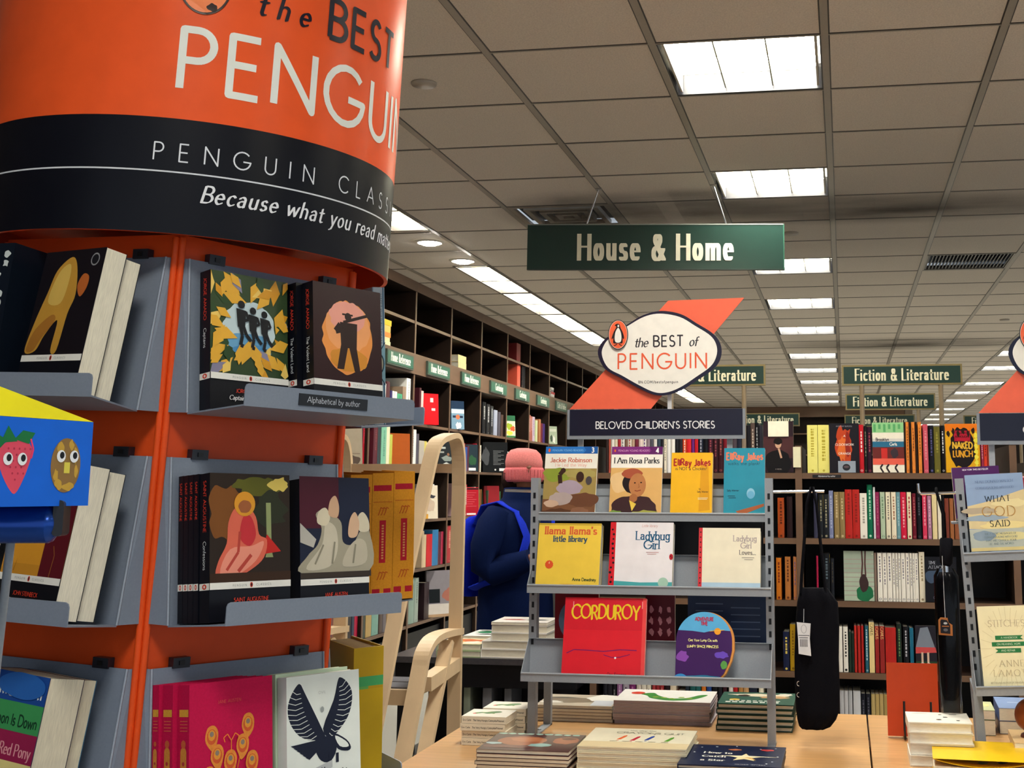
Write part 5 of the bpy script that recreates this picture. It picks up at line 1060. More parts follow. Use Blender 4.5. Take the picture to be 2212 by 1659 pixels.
a.add(line([(sx+.016, sz+.024), (sx+.020, sz+.014), (sx+.018, sz+.005)], .002), 'e03a6a')
px_, pz_ = BW-.034, .041
a.add(circ(px_, pz_, .0195, .0275, 28), '8a6a3a').add([blob(px_+dx_, pz_+dz_, rx_, rz_, 9, .3, k) for k, (dx_, dz_, rx_, rz_) in enumerate(((-.008, .018, .004, .006), (.012, .010, .003, .008), (.006, .021, .003, .005), (-.012, -.010, .003, .006), (-.008, -.019, .005, .005), (.005, -.022, .007, .004), (.014, -.006, .0025, .006)))], 'c09a3a').add(rect(px_-.002, pz_-.008, px_+.0055, pz_+.003), 'd8cc50')
for cx_, cz_ in ((sx-.010, sz+.004), (sx+.007, sz+.004), (px_-.007, pz_+.009), (px_+.010, pz_+.009)): a.add(circ(cx_, cz_, .0058, .0062, 16), 'e8ecf2').add(circ(cx_+.001, cz_+.001, .003, .0036, 12), '14161e')
a.to(mb, lambda u, v, e: Vector((u, -e, v))); mb.build('carton', GLOSS, t)
mb = MB(); mb.mesh([Vector(p) for p in ((0, 0, BH+.0002), (BW, 0, BH+.0002), (BW, BDp, BH+.0002), (0, BDp, BH+.0002), (0, 0, BH+.046), (0, BDp, BH+.046))], [(0, 1, 4), (3, 5, 2), (1, 2, 5, 4), (0, 4, 5, 3), (0, 3, 2, 1)], hx('f4e81a')); mb.build('lid', GLOSS, t)
ex = cam2w(math.sin(math.radians(80)), math.cos(math.radians(80))); ey = Vector((-ex.y, ex.x, 0))
c0 = P3(103, 1133, 1.24); t2 = thing('tube_holder', 'metallic blue tube with black end cap and grey rod under the fruit box', 'holder', frame(c0, ex, ey, ez))
mb = MB(); rr_ = .0192
mb.tube([(-.2, .02, 0), (-.004, .02, 0)], rr_, hx('1a4aa8'), 0, 28); mb.tube([(-.004, .02, 0), (.0, .02, 0), (.004, .02, 0)], [rr_, rr_*.92, rr_*.6], hx('1a4aa8'), 0, 28); mb.build('tube', mat('blue_anodised', .22, noise=.05, metal=.55), t2)
mb = MB(); mb.rbox(.002, .012, .008, .034, -.012, .024, .004, hx('12141c')); mb.build('end_cap', PAINT, t2)
mb = MB(); mb.tube([(-.042, .03, -.01), (-.052, .045, -.16)], .0042, hx('8c949e'), 0, 10); mb.build('rod', STEEL, t2)
# ------------------------------------------------------------------ step ladder in bent plywood
LX = RY(988, 1200, 4.75).x; PLYC = hx('dcc09a')
lad = thing('step_ladder', 'pale bent plywood step ladder with tall hoop handrails beside the orange tower', 'ladder', TR(LX, 4.3, 0))
def lp(px, py): p = RX(px, py, LX); return Vector((0, p.y-4.3, p.z))
def smooth(P, n=6, closed=False):
    out = []; N_ = len(P)
    rng = range(N_ if closed else N_-1)
    for i in rng:
        g = lambda k: P[k % N_] if closed else P[min(max(k, 0), N_-1)]
        p0, p1, p2, p3 = g(i-1), g(i), g(i+1), g(i+2)
        for k in range(n):
            t = k/n; out.append(p1*1.0 + (p2-p0)*(.5*t) + (p0*2-p1*5+p2*4-p3)*(.5*t*t) + (p1*3-p0-p2*3+p3)*(.5*t*t*t))
    if not closed: out.append(P[-1]*1.0)
    return out
def ribbon(mb, P, wx, th, x0, col, closed=False):    # bent strip: path in the YZ plane, width along x, thickness in plane
    P = [Vector((0, p.y, p.z)) for p in P]; n = len(P); V = []
    for i, p in enumerate(P):
        a = P[max(i-1, 0)]; b = P[min(i+1, n-1)]; t = (b-a).normalized(); nn = Vector((0, -t.z, t.y))
        V += [p+nn*th/2+Vector((x0-wx/2, 0, 0)), p+nn*th/2+Vector((x0+wx/2, 0, 0)), p-nn*th/2+Vector((x0+wx/2, 0, 0)), p-nn*th/2+Vector((x0-wx/2, 0, 0))]
    F_ = []
    for i in range(n-1):
        for k in range(4): F_.append((i*4+k, i*4+(k+1) % 4, i*4+4+(k+1) % 4, i*4+4+k))
    F_ += [(3, 2, 1, 0), tuple((n-1)*4+k for k in range(4))]
    mb.mesh(V, F_, col)
LS = -.471                       # offset of the far left side frame
ry = 4.75-4.3
hoop = [Vector((0, ry+.02, 0)), Vector((0, ry, .9)), Vector((0, ry, 1.45)), Vector((0, ry-.015, 1.57)), Vector((0, ry-.075, 1.638)), Vector((0, ry-.16, 1.63)), Vector((0, ry-.235, 1.56)), Vector((0, ry-.29, 1.42))]
f0_ = lp(862, 1300); f1_ = lp(803, 1600); dv = (f1_-f0_); foot = f0_+dv*((.0-f0_.z)/dv.z)
hp = [hoop[0], hoop[1]]+smooth(hoop[2:5]+[lp(958, 946), lp(940, 960), lp(928, 1000), lp(912, 1075)], 5)+[f0_, foot]
for x0 in (0, LS):
    mb = MB(); ribbon(mb, hp, .052, .021, x0, PLYC); mb.build('handrail_hoop', PLY, lad)
low = [lp(988, 1363), lp(955, 1370), lp(930, 1384), lp(914, 1412), lp(908, 1440)]
l0_ = lp(908, 1440); l1_ = lp(868, 1650); lf = l0_+(l1_-l0_)*((0-l0_.z)/(l1_.z-l0_.z))
i0_, i1_ = lp(966, 1385), lp(920, 1612); inf_ = i0_+(i1_-i0_)*((0-i0_.z)/(i1_.z-i0_.z))
for x0 in (0, LS):
    mb = MB(); ribbon(mb, smooth(low, 4)+[lf], .056, .024, x0, PLYC); mb.build('front_leg', PLY, lad)
    mb = MB(); ribbon(mb, [i0_, inf_], .05, .022, x0, PLYC); mb.build('inner_leg', PLY, lad)
    mb = MB(); ribbon(mb, [lp(918, 1478), lp(985, 1432)], .048, .05, x0, PLYC); mb.build('side_rail', PLY, lad)
mb = MB(); mb.box(LS-.02, .02, ry-.012, ry+.012, 1.50, 1.535, hx('d0ae8a'), 0, None, {1: hx('f2e6d4')}); mb.build('top_rail', PLY, lad)
for z, y0, y1, nm in ((.72, ry-.34, ry-.06, 'upper'), (.36, ry-.56, ry-.28, 'lower')):
    mb = MB(); mb.box(LS+.028, -.028, y0, y1, z-.02, z, PLYC); mb.box(LS+.028, -.028, y0-.018, y0, z-.05, z+.004, hx('d2b48c')); mb.build('tread', PLY, lad)
    mb = MB()
    for q in range(2): mb.box(LS+.04, -.04, y0+.03+.13*q, y0+.14+.13*q, z+.0002, z+.006, hx('6a6a70'))
    mb.build('grip_strip', FABRIC, lad)
mb = MB(); x0 = LS+.17; y0 = ry-.34-.018; mb.box(LS+.04, x0, y0-.0015, y0, .68, .71, hx('17181c')); mb.box(x0+.01, x0+.035, y0-.0015, y0, .684, .71, hx('1c1d22')); o = mb.build('maker_plate', PAINT, lad); o['label'] = 'small black plates on the upper tread edge'
mb = MB(); mb.box(LS-.02, .02, foot.y+.03, foot.y+.06, .09, .13, PLYC); mb.build('stretcher', PLY, lad)

# ------------------------------------------------------------------ dark table with stacks, in front of the wall bookcase
DT = thing('dark_table', 'black laminate display table behind the ladder carrying white book stacks', 'table', TR(-1.905, 5.13, 0))
L, Dp = .82, .78
mb = MB(); mb.box(0, L, 0, Dp, .715, .74, (1, 1, 1, 1)); mb.build('table_top', mat('dark_laminate', .25, color='3c3b42', noise=.15, nscale=60), DT)
mb = MB(); mb.box(.02, L-.02, .02, Dp-.02, .62, .715, (1, 1, 1, 1)); mb.build('apron', BLACKLAM, DT)
for x in (.03, L-.09):
    for y in (.03, Dp-.09): mb = MB(); mb.box(x, x+.06, y, y+.06, 0, .62, (1, 1, 1, 1)); mb.build('leg', BLACKLAM, DT)
mb = MB(); mb.box(.03, L-.03, .05, Dp-.05, .30, .33, (1, 1, 1, 1)); mb.build('lower_shelf', BLACKLAM, DT)
mb = MB(); mb.box(.09, L-.09, .25, .27, .33, .62, (1, 1, 1, 1)); mb.build('back_board', BLACKLAM, DT)
for k, (px0, px1, c) in enumerate(((1001, 1015, '8a9484'), (1042, 1061, '7d8088'), (1089, 1104, '74777f'), (1252, 1270, '7a8078'))):
    if k == 3: continue
    xa, xb = Xpx(px0, 5.2, .5), Xpx(px1, 5.2, .5)
    shelf_book('%s binder-like book standing on the dark table lower shelf, %s from the ladder' % (cname(c), ORD[k]), TR(xa, 5.2, .3304), xb-xa, .28, .17, c, (), None, 'books under the dark table')
def stack(px0, px1, Y, z, items, grp, where, read=True):
    """items from the bottom up: (thickness, height, colour, spine colour, art, dx, label)"""
    for k, (t, w, h, col, art, dx, rz, lab) in enumerate(items):
        x = Xpx(px0, Y, z)+dx
        book('book', lab, flat_read(x, Y+.004*(k % 2), z, t, math.radians(rz)), w, h, t, col, art, None, None, t > .02, grp); z += t+.0008
    return z
WP = F(.28, .26, 'ece8e2', ('b', 'b8b4a8', .5, .6, .35, .2), ('b', '8a9a80', .35, .5, .12, .1), ('r', 'd0c8c0', .1, .2, .9, .25))
G1 = 'stack of white books on the dark table'
z = stack(1038, 0, 5.16, .7402, [(.034, .28, .26, 'eeeae6', None, 0, 0, 'large white book at the bottom of the tall dark-table stack'), (.032, .28, .26, 'f0ece8', WP, .004, .5, 'large white book with faint grey drawing, second in the tall stack'),
   (.034, .24, .22, 'f0eeea', None, .045, -1, 'white book third from the bottom of the tall dark-table stack'), (.03, .24, .22, 'e8e2da', None, .047, -.5, 'white book with ragged jacket fourth in the tall dark-table stack'), (.012, .24, .22, '6a3038', F(.24, .22, 'ece6de', ('b', 'b05040', .3, .5, .2, .1), ('b', '3a3a3a', .7, .5, .2, .08)), .046, .6, 'thin dark-edged book topping the tall dark-table stack')], G1, '')
GP = F(.17, .24, 'f0f0ec', ('b', '2f7a50', .45, .62, .35, .16), ('b', '1c1c20', .5, .3, .3, .06), ('b', '8a2030', .8, .85, .2, .08), ('b', '1c1c20', .3, .85, .2, .05))
z = stack(942, 0, 5.15, .7402, [(.026, .19, .2, 'a9ba8e', None, 0, 0, 'sage green book at the bottom of the low dark-table stack'), (.026, .19, .2, 'adbd94', F(.19, .2, 'e8d8b0', ('b', 'd8703a', .5, .6, .4, .25), ('b', 'e8b050', .3, .4, .2, .2), ('b', 'f4ecd8', .7, .3, .2, .2)), .001, .8, 'sage green book with orange picture cover in the low stack')], 'low stack on the dark table', '')
z = stack(1000, 0, 5.37, .7402, [(.02, .17, .24, 'e8e6e0', None, 0, 0, 'white patterned book lowest of three at the dark table back'), (.02, .17, .24, 'ecebe6', None, .002, 1, 'white patterned book middle of three at the dark table back'), (.02, .17, .24, '7a2838', GP, -.001, -1, 'green and black patterned book on top at the dark table back')], 'patterned books on the dark table', '')

# ------------------------------------------------------------------ maple tables
def table(x0, x1, y0, y1, lab):
    t = thing('display_table', lab, 'table', TR(x0, y0, 0), 'maple display tables'); L, D_ = x1-x0, y1-y0
    mb = MB(); mb.box(0, L, 0, D_, .716, .7495, (1, 1, 1, 1)); mb.build('table_top', MAPLE, t)
    mb = MB(); mb.box(.04, L-.04, .04, D_-.04, .63, .716, (1, 1, 1, 1)); mb.build('apron', MAPLE, t)
    for x in (.05, L-.11):
        for y in (.05, D_-.11): mb = MB(); mb.box(x, x+.06, y, y+.06, 0, .63, (1, 1, 1, 1)); mb.build('leg', MAPLE, t)
    return t
table(-1.122, .0515, 2.86, 4.036, 'maple topped display table under the grey tiered rack of picture books')
table(.0565, 1.23, 2.86, 4.036, 'maple topped display table beyond the seam, under the second grey rack')
TZ = .7502

# ------------------------------------------------------------------ tiered wire-grey racks
GREY = hx('959ba3')
def tray(mb, x0, x1, yf, yb, z, hb, hl=.0175):
    """shelf: floor, raised front lip, sloped side wings, low back"""
    th = .0016
    mb.box(x0, x1, yf, yb, z-th, z, GREY); mb.box(x0, x1, yf-th, yf, z-.004, z+hl, GREY); mb.tube([(x0, yf-th/2, z+hl), (x1, yf-th/2, z+hl)], .003, GREY, 0, 8)
    mb.poly([(x0, yb, z), (x1, yb, z), (x1, yb+.012, z+hb), (x0, yb+.012, z+hb)], GREY); mb.poly([(x0, yb+.002, z), (x0, yb+.014, z+hb), (x1, yb+.014, z+hb), (x1, yb+.002, z)], GREY)
    mb.poly([(x0, yb, z+hb), (x0, yb+.014, z+hb), (x1, yb+.014, z+hb), (x1, yb, z+hb)][::-1], GREY)
    for x, s in ((x0, -1), (x1, 1)):
        P = [(yf-th, z-.004), (yb, z-.004), (yb+.013, z+hb), (yb-.01, z+hb), (yf-th, z+hl)]
        A = [Vector((x, y, q)) for y, q in P]; B = [Vector((x+s*th, y, q)) for y, q in P]; n = len(P)
        mb.mesh(A+B, [tuple(range(n)), tuple(range(2*n-1, n-1, -1))]+[(i, i+n, (i+1) % n+n, (i+1) % n) for i in range(n)], GREY)
def rack(name, label, T, w, z3, hooks, tiers):
    t = thing(name, label, 'rack', T, 'grey tiered table racks')
    for k, x in enumerate((-.004, w-.018)):
        mb = MB(); mb.box(x, x+.022, .10, .13, 0, z3+.02, GREY)
        for q in range(int((z3-.2)/.034)):
            zz = .22+.034*q; mb.box(x+.0075, x+.0145, .0992, .10, zz, zz+.016, hx('17191e'))
        mb.build('upright', STEEL, t)
        mb = MB(); ye = .31 if k == 0 else .16
        mb.box(x, x+.022, .03, ye, 0, .004, GREY)
        if k == 0: mb.box(x, x+.022, .29, .31, 0, .17, GREY); mb.box(x, x+.022, .13, .31, .15, .17, GREY)
        mb.tube([(x+.011, ye-.015 if k else .20, .004), (x+.011, ye-.015 if k else .20, .008)], .006, hx('b8bcc2'), 0, 10); mb.build('foot', STEEL, t)
    mb = MB(); mb.box(0, w, .205, .215, z3-.03, z3-.01, GREY)
    for x in (0, w-.014): mb.box(x, x+.014, .13, .215, z3-.03, z3-.01, GREY)
    mb.build('cross_bar', STEEL, t)
    for yf, z in tiers:
        mb = MB(); tray(mb, .002, w-.002, yf, yf+.09, z, .1); mb.build('tray', STEEL, t)
    for x, dx, up in hooks:
        mb = MB(); P = [(x, .115, z3-.018), (x+dx, .115, z3-.016)]
        if up: P += [(x+dx+(.006 if dx > 0 else -.006), .115, z3-.012), (x+dx+(.007 if dx > 0 else -.007), .115, z3+.012)]
        mb.tube(P, .0042, hx('d0d4d8'), 0, 10); mb.build('hook_arm', CHROME, t)
    return t
RX0, RYF = -.886, 3.40
RACKT = TR(RX0, RYF, TZ)
rk = rack('book_rack', 'grey three-tier rack of picture books standing on the maple table', RACKT, .684, .70, [(.68, .15, False), (0, -.085, False)], [(.11, .603), (.055, .404), (0, .172)])
def rack_book(label, px0, px1, ptop, tier, cover, artf, t=.008, name='picture_book', **k):
    yf, z = ((.11, .603), (.055, .404), (0, .172))[tier]; Y = RYF+yf+.012; zb = TZ+z+.001+t*.226
    x0, x1 = max(RX0+.0205, Xpx(px0, Y, zb+.05)), min(RX0+.664, Xpx(px1, Y, zb+.05)); lean = math.radians(-13)
    # height so that the top edge shows at ptop
    h = .2
    for _ in range(20):
        yt, zt = Y+h*math.sin(-lean), zb+h*math.cos(lean); p = Vector((x0, yt, zt))-CAM; v = CY-FPX*p.dot(UU)/p.dot(FW); h += (v-ptop)*3.5/FPX*.9
    w = x1-x0
    return book(name, label, TR(x0, Y, zb, 0, lean), w, h, t, cover, artf(w, h), None, None, False, 'picture books on the tiered rack', **k)
CH = dict(w=.16, xs=.95, track=.06)
def c_jackie(w, h):
    a = Art().add(rect(0, 0, w, h), 'f2eee2').add(rect(0, h*.9, w, h), '2a74c4').add([(w*.72, h*.9), (w*.78, h*.95), (w*.72, h), (w, h), (w, h*.9)], '1c5aa4').add(text('PENGUIN YOUNG READERS', h*.026, w*.13, h*.935, dict(w=.13, track=.14)), '8ec4ea').add(circ(w*.07, h*.948, .0035, .0055), 'e8602c').add(text('3', h*.065, w*.88, h*.918, dict(w=.24), 'l'), 'f8fafc')
    a.add(fit('Jackie Robinson', w*.1, w*.9, h*.78, h*.062, dict(nib=(.16, .07, 0), serif=.08, track=.08)), 'c8583a').add(fit('He Led the Way', w*.2, w*.8, h*.718, h*.044, dict(nib=(.12, .07, 0), serif=.06, track=.08)), 'ecb0a0')
    a.add(rect(0, 0, w, h*.69), 'a08a50').add(blob(w*.25, h*.6, w*.26, h*.1, 18, .15, 2), '8a9a3a').add(blob(w*.7, h*.62, w*.3, h*.07, 18, .15, 4), 'a89a5a').add(rect(0, 0, w, h*.26), '7a5238').add(blob(w*.75, h*.25, w*.3, h*.1, 18, .15, 5), '6a4430')
    a.add(blob(w*.5, h*.42, w*.24, h*.1, 18, .1, 6), 'a898a8').add(blob(w*.35, h*.27, w*.22, h*.09, 18, .12, 7), 'b0a09c').add(blob(w*.17, h*.2, w*.14, h*.05, 14, .1, 9), 'c8a890').add(circ(w*.69, h*.57, w*.075, h*.075), '3a2620').add(line([(w*.32, h*.48), (w*.3, h*.6), (w*.36, h*.66)], w*.08)+[circ(w*.36, h*.66, w*.05)], '3a2820').add(circ(w*.86, h*.52, w*.06, h*.06), '4a4448').add(blob(w*.3, h*.07, w*.28, h*.06, 18, .2, 11), '5a3a28').add(blob(w*.7, h*.1, w*.18, h*.05, 18, .2, 12), '8a6048')
    return a
rack_book('reader with blue level band and a sliding ball player, upper tier', 1170, 1284, 965, 0, 'f0ece0', c_jackie)
def c_rosa(w, h):
    a = Art().add(rect(0, 0, w, h), 'f4f0e6').add(rect(0, h*.89, w, h), '7a2a78').add([(w*.72, h*.89), (w*.78, h*.945), (w*.72, h), (w, h), (w, h*.89)], '5c1c60').add(text('PENGUIN YOUNG READERS', h*.026, w*.13, h*.93, dict(w=.13, track=.14)), 'd8a0cc').add(rect(w*.05, h*.925, w*.08, h*.96), 'e8702c').add(text('4', h*.065, w*.87, h*.912, dict(w=.24)), 'f8f6f8')
    a.add(fit('I Am Rosa Parks', w*.06, w*.94, h*.765, h*.08, dict(nib=(.17, .05, 0), serif=.08, track=.06)), '1c2028')
    a.add(rect(0, 0, w, h*.7), 'dcae6a').add(blob(w*.2, h*.5, w*.2, h*.15, 18, .1, 2), 'e4c08a').add(blob(w*.48, h*.14, w*.44, h*.18, 20, .07, 4), '3a2428').add(blob(w*.44, h*.5, w*.2, h*.16, 20, .05, 5), '17141a').add(blob(w*.42, h*.62, w*.2, h*.07, 18, .06, 6), 'a8543a').add(circ(w*.53, h*.46, w*.165, h*.165, 24), 'b87a4a').add(blob(w*.46, h*.28, w*.08, h*.06, 14, .1, 7), 'a86a40').add([(w*.38, h*.25), (w*.52, h*.2), (w*.44, h*.1)], 'e8c850')
    a.add([circ(w*.48, h*.49, w*.018, h*.01, 10), circ(w*.6, h*.495, w*.018, h*.01, 10)], '2a1814').add(line([(w*.48, h*.385), (w*.53, h*.375), (w*.6, h*.392)], h*.011), '8a3a2c').add(line([(w*.55, h*.48), (w*.57, h*.43), (w*.54, h*.425)], .0012), '8a5434')
    a.add(blob(w*.7, h*.06, w*.3, h*.05, 22, .25, 8), 'a8a850').add(blob(w*.4, h*.05, w*.2, h*.03, 18, .2, 9), '4a7aa0').add(blob(w*.12, h*.06, w*.13, h*.05, 16, .2, 10), '7a9a4a')
    return a
rack_book('reader with purple level band and a portrait in a brown hat, upper tier', 1315, 1427, 965, 0, 'f0ece0', c_rosa)
def c_er1(w, h):
    a = Art().add(rect(0, 0, w, h), 'eeb41c').add([(w*.68, h*.1), (w*.95, h*.12), (w*.9, h*.8), (w*.72, h*.8)], 'dc9c14')
    a.add(fit('EllRay Jakes', w*.06, w*.95, h*.8, h*.1, dict(w=.2, track=.08), .05), 'a81c24').add(fit('is NOT a Chicken!', w*.1, w*.86, h*.73, h*.045, dict(w=.14, track=.1), .06), '3a3428').add(text('by', h*.024, w*.68, h*.43, dict(w=.14)), '4a3a20').add(text('Sally Warner', h*.026, w*.64, h*.385, dict(w=.15), 'l'), '4a3a20').add([rect(w*.66, h*.3, w*.9, h*.308), rect(w*.66, h*.28, w*.88, h*.288)], 'f4e8c0').add(blob(w*.42, h*.022, w*.14, h*.012, 14, .1, 3), 'c88a10')
    return a
rack_book('yellow chapter book with red hand-lettered title, upper tier', 1447, 1537, 978, 0, 'ecb21c', c_er1, .02)
def c_er2(w, h):
    a = Art().add(rect(0, 0, w, h), '1c8aa4').add(rect(0, 0, w, h*.1), '1a94a8')
    a.add(fit('EllRay Jakes', w*.06, w*.95, h*.83, h*.1, dict(w=.2, track=.08), .05), 'e07a5a').add(fit('walks the plank!', w*.1, w*.88, h*.755, h*.045, dict(w=.13, track=.1), .06), '14566c')
    a.add([(w*.3, h*.1), (w*.98, h*.21), (w*.98, h*.17), (w*.5, h*.06), (w*.38, h*.055)], 'a8582c').add(circ(w*.66, h*.35, w*.1, h*.075, 20), '8ac4dc').add(circ(w*.66, h*.33, w*.085, h*.055, 18), '6ab0d4').add(text('Sally Warner', h*.026, w*.08, h*.38, dict(w=.15)), '0e4456').add([rect(w*.1, h*.31, w*.28, h*.318), rect(w*.12, h*.285, w*.3, h*.293)], '0e4456').add(circ(w*.93, h*.04, w*.03), 'd8d890')
    return a
rack_book('teal chapter book with coral hand-lettered title, upper tier', 1562, 1657, 968, 0, '1c8aa4', c_er2, .018)
def c_llama(w, h):
    a = Art().add(rect(0, 0, w, h), 'eecb4a').add(rect(0, h*.97, w, h), 'c8a83a')
    a.add(fit("llama llama's", w*.1, w*.93, h*.83, h*.115, dict(nib=(.2, .1, 0), serif=.06, track=.1)), 'd8603a').add(fit('little library', w*.24, w*.78, h*.715, h*.088, dict(nib=(.19, .1, 0), serif=.06, track=.07), .05), '1f4a6a').add(text('Anna Dewdney', h*.045, w*.58, h*.115, dict(w=.2, track=.1)), '2c4a2c')
    a.add([(w*.2+(.0125 if q % 2 else .0108)*math.cos(q*math.pi/14), h*.36+(.0125 if q % 2 else .0108)*math.sin(q*math.pi/14)) for q in range(28)], 'e0562c').add(text('4', .006, w*.2, h*.37, dict(w=.2), 'c'), 'f4c0a0').add(blob(w*.5, h*.055, w*.13, h*.012, 14, .1, 2), 'dca83a')
    return a
rack_book('yellow boxed book set with orange seal and red lettering, middle tier', 1155, 1293, 1130, 1, 'e8c444', c_llama, .035, 'boxed_book')
def dots(w, h, n, sw, seed):
    r = random.Random(seed); return [circ(w*.045+r.uniform(-.25, .25)*sw, h*(.04+.92*k/n), w*.016+r.uniform(0, .001), None, 10) for k in range(n)]
def c_lady(w, h):
    a = Art().add(rect(0, 0, w, h), 'ece8ec').add(rect(0, 0, w*.09, h), 'd0202c').add(dots(w, h, 13, w*.09, 3), '16161c').add([(w*.09, 0), (w, 0), (w, h*.12), (w*.5, h*.11), (w*.09, h*.13)], '4aa8ac')
    a.add(text('Ladybug', h*.125, w*.41, h*.74, dict(nib=(.15, .07, 0), serif=.14, track=.06), 'l', .03), '1c5a80').add(text('Girl', h*.125, w*.54, h*.605, dict(nib=(.15, .07, 0), serif=.14, track=.07), 'l', .03), '1c5a80').add(text('Little library', h*.04, w*.5, h*.93, dict(w=.1, slant=.2)), 'd8a8a0').add([rect(w*.58, h*.55, w*.78, h*.557), rect(w*.6, h*.525, w*.74, h*.532)], 'c08a8a').add(circ(w*.86, h*.11, w*.08, None, 22), 'a8ccb8').add(circ(w*.975, h*.49, w*.03, h*.045), 'b81c2c').add([circ(w*.97, h*.5, w*.009), circ(w*.985, h*.48, w*.007)], '16161c')
    return a
rack_book('white boxed book with dotted red spine strip and teal ground, middle tier', 1313, 1451, 1128, 1, 'e8e4e8', c_lady, .03, 'boxed_book')
def c_lady2(w, h):
    a = Art().add(rect(0, 0, w, h), 'ece4cc').add(rect(0, 0, w*.06, h), 'd0303a').add([circ(w*.03, h*(.05+.08*k), w*.012, None, 8) for k in range(12)], '16161c').add(rect(w*.06, 0, w, h*.14), 'b0cce0')
    a.add(text('Ladybug', h*.09, w*.56, h*.79, dict(nib=(.13, .07, 0), serif=.12, track=.06), 'l', .03), 'a89a9a').add(text('Girl', h*.09, w*.68, h*.68, dict(nib=(.13, .07, 0), serif=.12, track=.06), 'l', .03), 'a89a9a').add(text('Loves...', h*.07, w*.66, h*.58, dict(nib=(.13, .07, 0), serif=.1, track=.1), 'l', .03), '5a5458').add([rect(w*.7, h*.53, w*.9, h*.537), rect(w*.74, h*.5, w*.88, h*.507)], '8a8480')
    return a
rack_book('cream padded board book with narrow red spine strip, middle tier', 1507, 1642, 1140, 1, 'e4dcc4', c_lady2, .025, 'board_book', rnd=.008)
def c_cord(w, h):
    a = Art().add(rect(0, 0, w, h), 'dc2432').add(rect(0, h*.6, w, h), 'd02030').add(fit('CORDUROY', w*.09, w*.92, h*.74, h*.17, dict(nib=(.13, .07, 35), track=.06), .05), 'e8c82a')
    a.add(line([(w*.05, h*.31), (w*.14, h*.355), (w*.32, h*.35), (w*.5, h*.34), (w*.7, h*.365), (w*.9, h*.36)], .0022)+line([(w*.5, h*.3), (w*.6, h*.27), (w*.7, h*.275), (w*.82, h*.31)], .0018), '6a1c6a').add(circ(w*.645, h*.265, .0028), 'f4f0f4').add(text('Don Freeman', h*.036, w*.55, h*.05, dict(w=.12, slant=.3)), '3a1428').add(rect(w*.955, 0, w, h), 'e84a4a')
    a.add([rect(w*.1, h*.85, w*.11, h*.95), rect(w*.945, h*.87, w*.955, h*.96)], 'f09a9a')
    return a
rack_book('large red picture book with yellow painted title, lowest tier', 1212, 1391, 1290, 2, 'd82030', c_cord, .014)
def c_space(w, h):
    n = 26; E_ = [(w*.5+w*.5*math.cos(t_), h*.58+h*.42*math.sin(t_)) for t_ in [math.pi*k/n for k in range(n+1)]]
    shape = [(0, 0), (w*.72, 0), (w*.86, h*.12), (w*.96, h*.3)]+[(w, h*.45)]+E_[0:]+[(0, h*.5)]
    a = Art().add(shape, '3f1c5c').add([p for p in E_ if p[1] > h*.72]+[(w*.3, h*.72), (w*.5, h*.7), (w*.7, h*.74)], '5aaee0').add(blob(w*.12, h*.35, w*.1, h*.08, 14, .2, 2), '8a4ab0').add(blob(w*.82, h*.38, w*.12, h*.05, 14, .2, 3), '6a4ac0').add(blob(w*.45, h*.03, w*.4, h*.06, 18, .12, 5), '2a7aa0').add(blob(w*.1, h*.04, w*.12, h*.06, 14, .1, 6), '3a90d0').add(blob(w*.86, h*.24, w*.06, h*.06, 12, .1, 7), '5a9a4a').add(circ(w*.74, h*.72, w*.06, None, 16), 'f0a02c').add(line([(w*.6, h*.72), (w*.86, h*.74)], .0014), 'f4c04a')
    a.add(text('ADVENTURE', h*.05, w*.5, h*.87, dict(w=.24, xs=.8), 'c'), 'b03a5a').add(text('TIME', h*.05, w*.5, h*.805, dict(w=.24, xs=.8), 'c'), 'b03a5a').add(text('Get Your Lump On with', h*.035, w*.48, h*.57, dict(w=.18), 'c', .08), 'f0e8a0').add(text('LUMPY SPACE PRINCESS', h*.035, w*.48, h*.48, dict(w=.2), 'c', .05), 'f4ec9a')
    return a, shape
yf, z_ = 0, .172; Y = RYF+.012; zb = TZ+.1788; x0 = Xpx(1458, Y, zb+.05); w = Xpx(1580, Y, zb+.05)-x0; h = .183
a, shape = c_space(w, h); root = thing('board_book', 'purple egg-shaped thick board book with orange page edge, lowest tier', 'book', TR(x0, Y, zb, 0, math.radians(-13)), 'picture books on the tiered rack')
mb = MB(); a.to(mb, lambda u, v, e: Vector((u, -e, v))); mb.prism(shape, -.0001, .002, hx('3f1c5c')); mb.build('cover', GLOSS, root)
mb = MB(); mb.prism([(u+.006*(1 if u > .03 else 0), v) for u, v in shape], .0021, .024, hx('d8924a')); mb.build('pages', MATTE, root)
